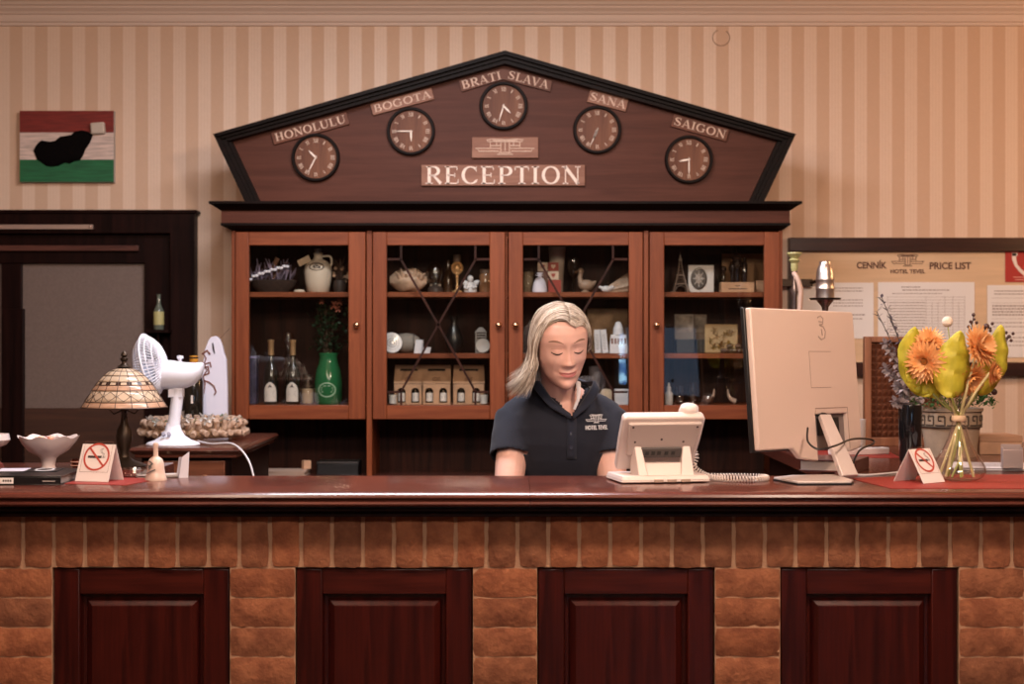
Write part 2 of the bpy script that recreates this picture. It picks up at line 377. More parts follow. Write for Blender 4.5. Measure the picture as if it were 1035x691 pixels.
# crown moulding along the back wall
y = YW
prof = [(y, 2.795), (y-.012, 2.797), (y-.014, 2.808), (y-.022, 2.812), (y-.026, 2.824), (y-.028, 2.838), (y-.036, 2.842), (y-.040, 2.85), (y-.055, 2.862), (y-.058, 2.87), (y-.068, 2.874), (y-.075, 2.886), (y-.092, 2.89), (y-.094, 2.905), (y-.11, 2.93), (y-.13, 2.955), (y-.15, 2.98), (y, 2.98)]
q = MB().extx(prof, -3.3, 3.3); struct(q.build('trim_1', mat('cornice_plaster', (.72, .56, .47), .6), smooth=False))
# wallpaper blister outline near the ceiling
q = MB(); c = W(729, 38, YW-.002)
q.tube([c+Vector((.036*math.cos(a), 0, .034*math.sin(a))) for a in [math.radians(115+300*i/24) for i in range(25)]], .0016, 6)
tag(q.build('loose_wire_loop', mat('beige_wire', (.33, .2, .13), .7), None), 'thin beige wire loop on the wallpaper high above the right roof slope', 'wire')
# ================================================================ door on the left
Yd = YW
q = MB()
x0 = -3.2; xr = X(197, Yd-.06); zt = Z(213, Yd-.06); xi = X(172, Yd-.06); zi = Z(236, Yd-.06)
q.prism([(x0, zi), (x0, zt), (xr, zt), (xr, 0), (xi, 0), (xi, zi)], Yd-.07, Yd)
q.box(x0, xr+.012, Yd-.08, Yd, zt-.012, zt+.003)
dr = struct(q.build('door_1', DARKW, bevel=.004))
q = MB()   # inner stepped frame and lintel
x2 = X(146, Yd-.03); z2 = Z(266, Yd-.03)
q.prism([(x0, z2), (x0, zi), (xi, zi), (xi, 0), (x2, 0), (x2, z2)], Yd-.035, Yd-.001)
q.build('door_frame', DARKW, dr, bevel=.003)
q = MB().box(x0, X(140, Yd-.05), Yd-.055, Yd-.0345, Z(253.5, Yd-.05), Z(248, Yd-.05)); q.build('lintel', wood('lintel_highlight_wood', (.06,.018,.013), (.13,.045,.032), 'x', .35, .2), dr, bevel=.002)  # lighter wood paints the reddish highlight along the lintel
q = MB().box(x0, X(94, Yd-.08), Yd-.085, Yd-.07, Z(231.5, Yd-.08), Z(227, Yd-.08))
q.ball((X(91.5, Yd-.08), Yd-.086, Z(229, Yd-.08)), .006, 8, 6)
q.build('closer_rail', mat('brushed_aluminium', (.50, .36, .30), .4, .6), dr, smooth=True)
q = MB().box(X(22, Yd), x2, Yd-.012, Yd-.001, Z(412, Yd), z2); q.box(x0, X(3, Yd), Yd-.012, Yd-.001, Z(412, Yd), z2)
q.build('frosted_pane', mat('frosted_grey_pane', (.16, .115, .098), .55, bump=.15, bscale=260, var=.08, vscale=120), dr, smooth=False)
q = MB().box(X(2, Yd-.02), X(22.5, Yd-.02), Yd-.03, Yd-.001, 0, z2); q.box(X(2, Yd-.03), X(24, Yd-.03), Yd-.035, Yd-.001, 0, Z(312, Yd)); q.build('door_stile', DARKW, dr, bevel=.003)
q = MB().box(x0, x2, Yd-.02, Yd-.001, 0, Z(412, Yd)); q.build('lower_panel', wood('brown_dado', (.04,.014,.008), (.065,.024,.012), 'x', .5, 0), dr, smooth=False)
# ================================================================ counter
YB = 3.93
def brick_mat():
    return mat('handmade_brick', (.19, .058, .024), .92, bump=1.0, bscale=75, c2=(.31, .11, .048), vscale=26, attr='Col')
BR = brick_mat()
MORT = mat('tan_mortar', (.40, .22, .13), .95, bump=.5, bscale=140)
from mathutils import noise as _ns
def brick(q, x0, x1, z0, z1, y0, y1, gx=.005, gz=.0018):
    x0 += gx; x1 -= gx; z0 += gz; z1 -= gz
    tone = random.uniform(.74, 1.12); tint = random.uniform(-.05, .05); nx = max(3, int((x1-x0)/.016)); nz = max(3, int((z1-z0)/.016)); n0 = len(q.v)
    sd = random.uniform(0, 50); vs = []; fs = []
    rr = .004
    for j in range(nz+1):
        for i in range(nx+1):
            x = x0+(x1-x0)*i/nx; z = z0+(z1-z0)*j/nz
            ex = min(x-x0, x1-x); ez = min(z-z0, z1-z); d = min(ex, ez)
            nn = _ns.noise(Vector((x*38+sd, z*38, sd))); n2 = _ns.noise(Vector((x*120+sd, z*120, sd)))
            yy = y0 - .0028*nn - .0022*n2 + (.005 if d < .001 else 0)
            xx = x + (.0022*_ns.noise(Vector((z*45+sd, 3, x*9))) if ex < .001 else 0); zz = z + (.0026*_ns.noise(Vector((x*45+sd, 7, z*9))) if ez < .001 else 0)
            if ex < .001 and ez < .001: xx += (rr if x < (x0+x1)/2 else -rr)*.55; zz += (rr if z < (z0+z1)/2 else -rr)*.55
            vs.append((xx, yy, zz))
    for j in range(nz):
        for i in range(nx): a = j*(nx+1)+i; fs.append((a, a+1, a+nx+2, a+nx+1))
    ring = [i for i in range(nx+1)] + [j*(nx+1)+nx for j in range(1, nz+1)] + [nz*(nx+1)+i for i in range(nx-1, -1, -1)] + [j*(nx+1) for j in range(nz-1, 0, -1)]
    b0 = len(vs)
    for r_ in ring: v = vs[r_]; vs.append((v[0], y1, v[2]))
    m = len(ring)
    for i in range(m): fs.append((ring[(i+1) % m], ring[i], b0+i, b0+(i+1) % m))
    q.add(vs, fs); q.cols += [(tone+tint, tone, tone-tint)] * len(vs)
panels = [(-193, -13), (52, 232), (298, 478), (543, 723), (789, 970), (1036, 1216)]
XL, XR = -2.05, 2.05
ctr = thing('reception_counter', 'long brick-faced reception counter with red-brown wooden door panels', 'counter', (0, 4.1, 0))
q = MB(); q.cols = []; q.T = Tr(0, -4.1, 0)
zs0 = Z(573.5, YB); zs1 = 1.054
x = X(54, YB)/1 - .0768*32
while x < XR-.03:
    if x > XL: brick(q, x, x+.0768, zs0 + random.uniform(-.003, .002), zs1, YB-.002, YB+.05)
    x += .0768
edges = [p/1 for pr in panels for p in pr]
px_ = [X(a, YB) for a in edges]
piers = [(px_[1], px_[2]), (px_[3], px_[4]), (px_[5], px_[6]), (px_[7], px_[8]), (px_[9], px_[10])]
for a, b in piers:
    z = zs0 - .0015; k = 0
    while z > .08:
        if b - a > .22: pass
        brick(q, a, b, z-.0737, z, YB, YB+.05, .001, .0018); z -= .0737; k += 1
q.build('brick_facing', BR, ctr, ang=60)
q = MB(); q.T = Tr(0, -4.1, 0)
q.box(XL, XR, YB+.0065, YB+.05, zs0, zs1)
for a, b in piers: q.box(a, b, YB+.0065, YB+.05, .0, zs0)
q.build('mortar', MORT, ctr, smooth=False)
q = MB(); q.T = Tr(0, -4.1, 0); q.box(XL, XR, YB+.05, 4.27, 0, 1.056); q.box(XL, XR, YB+.012, YB+.05, zs1, 1.056)
q.build('carcass', DARKW, ctr, smooth=False)
q = MB(); q.T = Tr(0, -4.1, 0); q.box(XL, XR, 3.872, 4.27, 1.056, 1.066); q.box(XL, XR, 3.893, YB-.004, 1.040, 1.056)  # black lower strip added for the shade under the nosing
q.build('support_board_shade_strip', DARKW, ctr, bevel=.002)
for pa, pb in panels:
    a, b = X(pa, YB)+.003, X(pb, YB)-.003
    if b < XL or a > XR: continue
    a = max(a, XL+.01); b = min(b, XR-.01)
    cx = (a+b)/2; w = b-a; zt = zs0-.004; zb = .1; s = .064
    d = bpy.data.objects.new('cupboard_door', None); col.objects.link(d); d.parent = ctr; d.location = (cx, -4.1, 0)
    for u0, u1 in ((-w/2, -w/2+s), (w/2-s, w/2)): q = MB(); q.box(u0, u1, YB+.012, YB+.05, zb, zt); q.build('stile', REDW_V, d, bevel=.003)
    for u0, u1 in ((zt-s, zt), (zb, zb+s)): q = MB(); q.box(-w/2+s, w/2-s, YB+.012, YB+.05, u0, u1); q.build('rail', REDW_H, d, bevel=.003)
    rp = MB(); i0 = w/2-s; z0 = zb+s; z1 = zt-s
    rp.box(-i0, i0, YB+.036, YB+.05, z0, z1)
    # bolection moulding and raised field
    g1 = .014; g2 = .03
    def ring(mb, o, i, yo, yi):
        vs = [(-i0+o, yo, z0+o), (i0-o, yo, z0+o), (i0-o, yo, z1-o), (-i0+o, yo, z1-o), (-i0+i, yi, z0+i), (i0-i, yi, z0+i), (i0-i, yi, z1-i), (-i0+i, yi, z1-i)]
        mb.add(vs, [(0,1,5,4),(1,2,6,5),(2,3,7,6),(3,0,4,7)])
    ring(rp, 0, .004, YB+.018, YB+.034); ring(rp, .004, .012, YB+.034, YB+.035); ring(rp, .012, .016, YB+.035, YB+.028); ring(rp, .016, .028, YB+.028, YB+.018); ring(rp, .028, .030, YB+.018, YB+.016)
    e = .030; rp.add([(-i0+e, YB+.016, z0+e), (i0-e, YB+.016, z0+e), (i0-e, YB+.016, z1-e), (-i0+e, YB+.016, z1-e)], [(0,1,2,3)])
    rp.build('raised_panel', REDW_V, d, smooth=False)
q = MB(); q.T = Tr(0, -4.1, 0); q.box(XL, XR, YB+.02, YB+.05, 0, .1); q.build('plinth', DARKW, ctr, smooth=False)
# inner worktop behind the counter
q = MB(); q.T = Tr(0, -4.1, 0); q.box(-.95, .88, 4.27, 4.56, .80, .83); q.box(-.95, -.92, 4.27, 4.54, 0, .80); q.box(.85, .88, 4.27, 4.54, 0, .80)
q.build('inner_desk', TABW, ctr, bevel=.003)
# countertop slabs
tp = [(4.31, TOP), (3.862, TOP), (3.852, TOP-.002), (3.844, TOP-.007), (3.841, TOP-.013), (3.844, TOP-.017), (3.853, TOP-.019), (3.853, TOP-.022), (3.847, TOP-.025), (3.845, TOP-.030), (3.850, TOP-.035), (3.866, TOP-.038), (3.872, TOP-.0395), (4.31, TOP-.0395)]
sx = X(535, 4.05)
def ctop(a, b, label, nm='countertop'):
    c = (a+b)/2; q = MB(); q.T = Tr(-c, -4.1, -TOP); q.extx(tp, a, b)
    o = q.build(nm, TOPW, loc=(c, 4.1, TOP), ang=25); tag(o, label, 'countertop'); return o
ct_l = ctop(XL, sx-.0006, 'glossy dark wooden countertop slab under the bell, left of the seam')
ct_r = ctop(sx+.0006, XR, 'glossy dark wooden countertop slab under the desk phone and monitor')
def wing(a, b, y1, lab):
    c = (a+b)/2; q = MB(); q.T = Tr(-c, -4.8, 0); q.box(a, b, 4.3115, y1, TOP-.0395, TOP)
    r = thing('return_desk', lab, 'desk', (c, 4.8, 0)); q.build('desk_top', TOPW, r, bevel=.003)
    q = MB(); q.T = Tr(-c, -4.8, 0); q.box(a+.03, b-.03, 4.3115, y1-.03, 0, TOP-.0395); q.build('desk_body', DARKW, r, smooth=False)
wing(.90, 2.05, 5.75, 'brown wooden return desk behind the monitor and flowers')
wing(XL, -1.02, 4.78, 'brown wooden return desk holding the stained-glass lamp')

# ================================================================ display cabinet
YC = 6.27
cab = thing('display_cabinet', 'wide mahogany display cabinet with four glazed doors full of souvenirs', 'cabinet', (X(512, YC), 6.45, 0))
cab_T = Tr(-X(512, YC), -6.45, 0)
def CB(): q = MB(); q.T = cab_T.copy(); return q
def cx(p): return X(p, YC)
def cz(p): return Z(p, YC)
YBk = YW-.003
zb = cz(424.5); zt = cz(232); zfl = Z(409.5, 6.31)   # bottom edge, top edge, inner floor
for b_ in ((cx(234), cx(238), YC, YBk, .935, zt), (cx(787), cx(791), YC, YBk, .935, zt), (cx(370.5), cx(376), YC, YBk, .935, zt), (cx(650.5), cx(655.5), YC, YBk, .935, zt), (cx(511), cx(513), YC+.012, YC+.04, zb, zt)):
    q = CB(); q.box(*b_); q.build('upright', CAB_V, cab, bevel=.002)
q = CB(); q.box(cx(238), cx(787), YC+.03, YBk, zb+.01, zfl); q.build('floor_board', CAB_H, cab, smooth=False)
q = CB(); q.box(cx(238), cx(787), YC+.03, YBk, zt-.03, zt); q.build('top_board', CAB_H, cab, smooth=False)
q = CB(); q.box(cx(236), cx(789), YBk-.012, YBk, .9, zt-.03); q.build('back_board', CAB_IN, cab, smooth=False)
q = CB(); q.box(cx(236), cx(789), YC-.04, YBk, .88, .935)
q.build('lower_cabinet_top', TABW, cab, bevel=.004)
q = CB(); q.box(cx(237), cx(788), YC, YBk, 0, .88); q.build('lower_cabinet', CAB_V, cab, smooth=False)
# shelves
zu = cz(294.8)+0; zm = Z(357, 6.32)
SU = Z(295, 6.31); SM = Z(357, 6.31)
for a, b, z in ((238, 370.5, SU), (376, 650.5, SU), (655.5, 787, SU), (376, 650.5, SM), (655.5, 787, SM)):
    q = CB(); q.box(cx(a), cx(b), 6.31, YBk-.012, z-.02, z); q.build('shelf', CAB_H, cab, bevel=.0015)
# cornice
q = CB()
q.box(cx(215), cx(807), YC-.085, YBk, cz(207.5), cz(205)); 
q.frus((cx(225), cx(797), YC-.045, YBk), (cx(216), cx(806), YC-.08, YBk), cz(213.5), cz(207.5)); 
q.frus((cx(234.5), cx(790.5), YC-.006, YBk), (cx(226), cx(796), YC-.04, YBk), cz(233), cz(228.5)); q.box(cx(225), cx(797), YC-.045, YBk, cz(228.5), cz(226))
q.build('cornice', BLACKWOOD, cab, smooth=False)
q = CB(); q.box(cx(225.5), cx(796.5), YC-.038, YBk, cz(226), cz(213.5)); q.build('frieze', PEDW, cab, smooth=False)
doors = [(238.5, 369.5, 252, 352.5, 361), (377, 510.5, 391, 495, 504), (514, 649.5, 528.5, 635.5, 521), (656.5, 787.5, 671, 772, 663)]
PANE = glass('cabinet_pane_glass', (.96, .97, .95), 1.5)
for i, (a, b, ga, gb, kn) in enumerate(doors):
    c = cx((a+b)/2); A = cx(a)-c; B = cx(b)-c; GA = cx(ga)-c; GB = cx(gb)-c; z0 = cz(423.5); z1 = cz(234.5); g0 = cz(409.3); g1 = cz(248)
    d = bpy.data.objects.new('door', None); col.objects.link(d); d.parent = cab; d.location = (c - X(512, YC), -6.45, 0)
    q = MB(); q.box(A, GA, YC-.012, YC+.012, z0, z1); q.build('stile', CAB_V, d, bevel=.0025)
    q = MB(); q.box(GB, B, YC-.012, YC+.012, z0, z1); q.build('stile', CAB_V, d, bevel=.0025)
    q = MB(); q.box(GA, GB, YC-.011, YC+.012, g1, z1); q.build('rail', CAB_H, d, bevel=.0025)
    q = MB(); q.box(GA, GB, YC-.011, YC+.012, z0, g0); q.build('rail', CAB_H, d, bevel=.0025)
    q = MB(); q.box(GA, GB, YC+.001, YC+.004, g0, g1); q.build('glass_pane', PANE, d, smooth=False)
    q = MB(); kx = cx(kn)-c; q.lathe([(.004, 0), (.005, .008), (.009, .012), (.0125, .017), (.013, .021), (.010, .026), (.004, .029), (0.0001, .0295)], 16, Tr(kx, YC-.012, cz(328.5)) @ R3(90, 0, 0)); q.build('knob', BRASS, d)
    if i in (1, 2):
        q = MB(); m_ = (ga+gb)/2
        def bar(p, r): q.bar2([(cx(p[0])-c, cz(p[1])), (cx(r[0])-c, cz(r[1]))], .0085, YC-.009, YC)
        for s in (-1, 1):
            xc = m_ + s*37.5; xe = m_ + s*52.3
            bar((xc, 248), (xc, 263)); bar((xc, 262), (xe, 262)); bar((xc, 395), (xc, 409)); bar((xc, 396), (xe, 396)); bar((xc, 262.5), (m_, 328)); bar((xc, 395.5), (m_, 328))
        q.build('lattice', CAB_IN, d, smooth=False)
# ================================================================ pediment with signs
YP = 6.30
ped = thing('pediment', 'dark five-sided wooden gable board holding clocks above the display cabinet', 'pediment', (X(510, YP), YP+.05, cz(205)))
pT = Tr(-X(510, YP), -YP-.05, -cz(205))
def PXZ(p, Y=YP): return (X(p[0], Y), Z(p[1], Y))
poly = [PXZ(p) for p in ((228, 141), (510.5, 62), (792, 141), (768, 205), (251, 205))]
q = MB(); q.T = pT.copy(); q.prism(poly, YP, YP+.04); q.build('panel', PEDW, ped, smooth=False)
q = MB(); q.T = pT.copy()
def mold(a, b, c, d, y0): q.prism([PXZ(a, 6.26), PXZ(b, 6.26), PXZ(c, 6.26), PXZ(d, 6.26)], y0, YP+.06)
for dy, w0, w1 in ((0, 0, .35), (.02, .35, .65), (.035, .65, 1)):
    def lp(a, b, t): return (a[0]+(b[0]-a[0])*t, a[1]+(b[1]-a[1])*t)
    oL, oT, oR = (217, 137), (510.5, 53), (803, 137); iL, iT, iR = (231, 142.5), (510.5, 64.5), (789, 142.5)
    y0 = 6.215+dy
    mold(lp(oL, iL, w0), lp(oT, iT, w0), lp(oT, iT, w1), lp(oL, iL, w1), y0)
    mold(lp(oT, iT, w0), lp(oR, iR, w0), lp(oR, iR, w1), lp(oT, iT, w1), y0)
q.build('raking_moulding', BLACKWOOD, ped, smooth=False)
for s in (-1, 1):
    q = MB(); q.T = pT.copy()
    def mx_(p): return (510+s*(p[0]-510), p[1])
    mold(mx_((217, 137)), mx_((223, 139)), mx_((256, 205)), mx_((249, 205)), 6.235)
    mold(mx_((223, 139)), mx_((229, 141)), mx_((259, 205)), mx_((256, 205)), 6.25)
    mold(mx_((229, 141)), mx_((234, 143)), mx_((263, 205)), mx_((259, 205)), 6.27)
    q.build('side_moulding', BLACKWOOD, ped, smooth=False)
PLATE = wood('engraved_plate_wood', (.20, .085, .055), (.30, .15, .10), 'x', .5, 0, bump=.03, spec=.2)
PLATE_D = wood('dark_plate_wood', (.10, .036, .02), (.15, .055, .033), 'x', .5, 0, spec=.2)
LET = mat('cream_letter_paint', (.62, .43, .32), .55)
def nameplate(text, cxp, cyp, wpx, hpx, ang, m, label, lw=.93, lh=.62):
    c = W(cxp, cyp, YP-.012); k = YP/F; w = wpx*k; h = hpx*k
    r = thing('city_nameplate', label, 'sign', c, 0, 'city name signs on the gable board')
    r.rotation_euler = (0, math.radians(-ang), 0)
    q = MB().box(-w/2, w/2, 0, .012, -h/2, h/2); q.build('board', m, r, bevel=.0015)
    q = MB(); serif(q, text, w*lw, h*lh, -.002, .0005); q.build('lettering', LET, r, smooth=False)
nameplate('HONOLULU', 313.5, 129.5, 79, 13, 15.2, PLATE_D, 'small wooden nameplate reading HONOLULU')
nameplate('BOGOTA', 406.5, 102.5, 64, 12, 14.8, PLATE, 'small wooden nameplate reading BOGOTA')
nameplate('SANÁ', 614.5, 101.5, 40, 13, -14.5, PLATE, 'small wooden nameplate reading SANÁ')
nameplate('SAIGON', 707.5, 129, 58, 13, -15.5, PLATE_D, 'small wooden nameplate reading SAIGON')
r = thing('city_nameplate', 'bent wooden nameplate reading BRATI SLAVA at the gable top', 'sign', W(510, 80, YP-.012), 0, 'city name signs on the gable board')
q = MB(); k = YP/F
def rel(px, py): return ((px-510)*k, -(py-80)*k)
q.prism([rel(464, 81.5), rel(508, 69.5), rel(558, 81.5), rel(556, 92.5), rel(508, 80), rel(467, 92.5)], 0, .012); q.build('board', PLATE_D, r, smooth=False)
q = MB(); serif(q, 'BRATI', 41*k, 8.4*k, -.002, .0005, Tr(*((lambda t: (t[0], 0, t[1]))(rel(486.5, 81)))) @ R3(0, -14.5, 0))
serif(q, 'SLAVA', 42*k, 8.4*k, -.002, .0005, Tr(*((lambda t: (t[0], 0, t[1]))(rel(534, 80.5)))) @ R3(0, 14.5, 0)); q.build('lettering', LET, r, smooth=False)
# main sign
c = W(508.5, 177, YP-.014); r = thing('reception_sign', 'long wooden sign reading RECEPTION in large cream letters', 'sign', c)
q = MB().box(-82.5*k, 82.5*k, 0, .014, -10.5*k, 10.5*k); q.build('board', PLATE, r, bevel=.0015)
q = MB(); serif(q, 'RECEPTION', 157*k, 17.6*k, -.003, .0005, gap=.09); q.build('lettering', mat('bright_letter_paint', (.78, .62, .52), .5), r, smooth=False)
c = W(510.5, 149, YP-.014); r = thing('emblem_plaque', 'small wooden plaque engraved with a building emblem', 'plaque', c)
q = MB().box(-33.5*k, 33.5*k, 0, .014, -10.5*k, 10.5*k); q.build('board', PLATE, r, bevel=.0015)
q = MB(); emblem(q, 62*k, 17*k, .0032, -.002, .0005); q.build('engraving', LET, r, smooth=False)
# clocks
DIAL = wood('clock_dial_wood', (.09, .030, .016), (.20, .08, .042), 'z', .5, 0, scale=.8, spec=.2)
NUM = mat('numeral_paint', (.62, .45, .34), .5)
HND = mat('cream_hand_paint', (.85, .72, .62), .4)
rom = ['XII', 'I', 'II', 'III', 'IIII', 'V', 'VI', 'VII', 'VIII', 'IX', 'X', 'XI']
def clock(px, py, hr, mn, label):
    c = W(px, py, YP); r = thing('wall_clock', label, 'clock', c, 0, 'round wooden clocks on the gable board'); R_ = 24.3*k
    A = R3(90, 0, 0)
    q = MB(); q.lathe([(R_*.86, 0), (R_, 0), (R_, .018), (R_*.97, .024), (R_*.9, .024), (R_*.87, .016), (R_*.86, 0)], 48, A); q.build('rim', BLACKWOOD, r)
    q = MB(); q.lathe([(R_*.875, 0), (R_*.875, .010), (0.0001, .010)], 40, A); q.build('dial', DIAL, r)
    q = MB()
    for i, t in enumerate(rom):
        a = 30*i; n = len(t); w = {'I': .006}.get(t, .0065*n); w = min(w, .021)
        T = R3(0, a, 0) @ Tr(0, 0, R_*.70)
        if t == 'I': q.bar2([(0, -.007), (0, .007)], .0035, -.0118, -.0095, T)
        else: serif(q, t, w, .0155, -.0118, -.0095, T, gap=.0)
    q.build('numerals', NUM, r, smooth=False)
    def hand(nm, ang, L_, w):
        q = MB(); q.bar2([(0, -L_*.12), (0, 0), (0, L_*.6), (0, L_)], [w*.6, w, w*1.1, w*.15], -.016, -.0135, R3(0, ang, 0)); q.ball((0, -.0145, 0), .004, 8, 6); q.build(nm, HND, r, smooth=False)
    hand('hour_hand', hr, R_*.42, .0065); hand('minute_hand', mn, R_*.68, .0042)
clock(319.5, 159.5, -45, 207, 'round wooden clock below the HONOLULU nameplate')
clock(415.5, 133, 178, 270, 'round wooden clock below the BOGOTA nameplate')
clock(509, 107.5, 136, 197, 'round wooden clock at the gable top, below BRATI SLAVA')
clock(603.5, 131.5, 203, 203, 'round wooden clock below the SANÁ nameplate')
clock(696, 161.5, 260, 180, 'round wooden clock below the SAIGON nameplate')
# ================================================================ flag picture
YF = YW-.03; k = YF/F
c = W(67.5, 148, YF); r = thing('flag_picture', 'red, white and green striped picture with a black shape on it', 'picture', (c.x, YF, c.z))
w = 95*k; h = 72*k
q = MB().box(-w/2, w/2, 0, .028, -h/2, h/2); q.build('canvas', mat('canvas_edge', (.45, .4, .36), .8), r, smooth=False)
for nm, a, b, cc in (('red_stripe', .195, .5, (.19, .018, .012)), ('white_stripe', -.185, .195, (.62, .48, .42)), ('green_stripe', -.5, -.185, (.012, .125, .045))):
    q = MB().box(-w/2, w/2, -.002, 0, h*a, h*b); q.build(nm, mat('painted_'+nm, cc, .7, var=.25, vscale=5, stretch=(2, 1, 25)), r, smooth=False)
pts = [(90,405),(95,393),(103,384),(112,377),(124,379),(137,381),(150,378),(163,367),(180,364),(195,362),(204,353),(220,350),(237,353),(250,362),(246,376),(238,391),(230,402),(224,418),(216,431),(200,434),(188,440),(175,437),(158,446),(140,449),(124,446),(112,436),(99,428),(94,416)]
P = [((a/2.658-67.5)*k, -(b/2.658-148)*k) for a, b in pts]
q = MB(); cxm = sum(p[0] for p in P)/len(P); czm = sum(p[1] for p in P)/len(P)
rings = []
for s, yy in ((1, -.002), (.97, -.010), (.82, -.017), (.5, -.021), (.15, -.022)): rings.append([Vector((cxm+(x-cxm)*s, yy + .002*math.sin(i*1.7), czm+(z-czm)*s)) for i, (x, z) in enumerate(P)])
q.loft(rings); q.build('black_shape', mat('black_felt', (.004, .003, .003), .95, bump=.6, bscale=90, spec=.05), r)
q = MB(); cc = ((266/2.658-67.5)*k, -(346/2.658-148)*k); q.box(-.029, .029, -.03, -.002, -.024, .024, Tr(cc[0], 0, cc[1]) @ R3(0, -4, 0)); q.build('white_patch', mat('white_tape', (.55, .46, .38), .6, bump=.4), r, bevel=.006)
# ================================================================ price list board
YQ = YW-.045
r = thing('notice_board', 'wide wood-framed notice board with a price list heading on the right wall', 'notice board', (X(940, YQ), YW, Z(310, YQ)))
T0 = Tr(-X(940, YQ), -YW, -Z(310, YQ)); bx0, bx1, bz0, bz1 = X(797.5, YQ), 2.55, Z(380, YQ), Z(240, YQ)
ft = .058
q = MB(); q.T = T0.copy()
q.box(bx0, bx1, YQ, YW, bz1-ft, bz1); q.box(bx0, bx1, YQ, YW, bz0, bz0+ft); q.box(bx0, bx0+.022, YQ, YW, bz0+ft, bz1-ft); q.box(bx1-ft, bx1, YQ, YW, bz0+ft, bz1-ft)
q.build('frame', wood('dark_board_frame', (.02, .006, .005), (.045, .013, .009), 'x', .3, .3), r, bevel=.003)
q = MB(); q.T = T0.copy(); q.box(bx0+.02, bx1-ft, YW-.02, YW-.001, bz0+ft, bz1-ft); q.build('panel', mat('honey_board', (.70, .49, .31), .6, var=.06, vscale=3, stretch=(1, 1, 12)), r, smooth=False)
YL = YW-.02; k = YL/F
def bT(px, py): return T0 @ Tr(X(px, YL), YL, Z(py, YL))
HL = mat('heading_ink', (.10, .035, .022), .6)
q = MB(); sans(q, 'CENNÍK', 30.5*k, 8.6*k, -.001, bT(881, 267.2), bold=.032) 
q.build('heading', HL, r, smooth=False)
q = MB()
sans(q, 'PRICE LIST', 42*k, 7.2*k, -.001, bT(960.5, 268.5), bold=.032)
q.build('heading', HL, r, smooth=False)
q = MB(); emblem(q, 35*k, 13*k, .0028, -.001, 0, bT(917.5, 263.5)); 
sans(q, 'HOTEL TEVEL', 35*k, 4.2*k, -.001, bT(917.5, 274.2), bold=.035)
q.build('board_emblem', HL, r, smooth=False)
# sheets
def sheet(px0, px1, py0, py1, label, rows, vlines=(), m=PAPER, dark=()):
    Y = YW-.024; c = W((px0+px1)/2, (py0+py1)/2, Y); kk = Y/F; w = (px1-px0)*kk; h = (py1-py0)*kk
    o = thing('paper_sheet', label, 'paper', c, 0, 'price sheets on the notice board')
    q = MB().box(-w/2, w/2, 0, .0008, -h/2, h/2); q.build('sheet', m, o, smooth=False)
    q = MB(); rnd = random.Random(px0)
    for a, b, t, s0 in rows:
        zz = h/2 - (t-py0)*kk; x = a; 
        if s0: # text line made of word dashes
            while x < b:
                ww = rnd.uniform(1.2, 3.6); q.box((x-(px0+px1)/2)*kk, (min(x+ww, b)-(px0+px1)/2)*kk, -.0006, 0, zz-s0*kk/2, zz+s0*kk/2); x += ww+.8
        else: q.box((a-(px0+px1)/2)*kk, (b-(px0+px1)/2)*kk, -.0006, 0, zz-.0006, zz+.0006)
    for x, a, b in vlines: q.box((x-(px0+px1)/2)*kk-.0006, (x-(px0+px1)/2)*kk+.0006, -.0006, 0, h/2-(b-py0)*kk, h/2-(a-py0)*kk)
    q.build('print', mat('faded_print', (.38, .31, .29), .8), o, smooth=False)
sheet(806, 883, 285.5, 342, 'white printed sheet behind the metal flask, leftmost on the notice board', [(842, 872, y, 1.0) for y in (291, 294, 303, 306, 309)]+[(861, 874, 318, 1.4), (862, 872, 322, 1.0)])
sheet(887.5, 985, 285, 350, 'white sheet with a printed table in the middle of the notice board', [(911, 930, 290, 1.2), (912, 960, 293, 1.2), (902, 952, 296.5, .9)]+[(897, 975, y, 0) for y in range(300, 350, 3)]+[(899, 935, y+1.5, .7) for y in range(304, 346, 3)], [(897, 299, 350), (936, 299, 350), (942, 305, 350), (948, 305, 350), (955, 299, 350), (963, 299, 350), (969, 305, 350), (975, 299, 350)])
sheet(998, 1075, 288, 361, 'white printed sheet below the red telephone notice', [(1005, 1060, y, 1.1) for y in (294, 297)]+[(1002, 1070, y, 0) for y in (301, 306, 322, 336)]+[(1003, 1068, y, 1.6) for y in (309, 312, 315, 318)]+[(1003, 1068, y, .9) for y in (326, 330, 341, 345, 349)])
Y = YW-.024; kk = Y/F; c = W(1037, 269.5, Y); o = thing('telephone_notice', 'red notice with a white telephone handset at the right edge of the board', 'sign', c)
w = 42*kk; h = 31*kk
q = MB().box(-w/2, w/2, 0, .001, -h/2, h/2); q.build('sheet', mat('red_notice', (.42, .025, .02), .6), o, smooth=False)
q = MB(); wp = mat('notice_white', (.85, .72, .66), .6)
q.bar2([((a-1037)*kk, -(b-269.5)*kk) for a, b in ((1025, 256), (1025, 262), (1027, 268), (1031, 273), (1036, 277), (1042, 277.5))], [.018, .017, .013, .013, .017, .02], -.001, 0)
q.bar2([((a-1037)*kk, -(b-269.5)*kk) for a, b in ((1023, 257), (1028.5, 257))], .012, -.001, 0); q.bar2([((a-1037)*kk, -(b-269.5)*kk) for a, b in ((1042, 273), (1042, 278))], .012, -.001, 0)
q.build('handset_symbol', wp, o, smooth=False)
q = MB()
for yy, a, b in ((280, 1024, 1052), (282.6, 1026, 1050)): q.bar2([((a-1037)*kk, -(yy-269.5)*kk), ((b-1037)*kk, -(yy-269.5)*kk)], .004, -.001, 0)
q.build('small_print', mat('pink_print', (.7, .3, .25), .6), o, smooth=False)
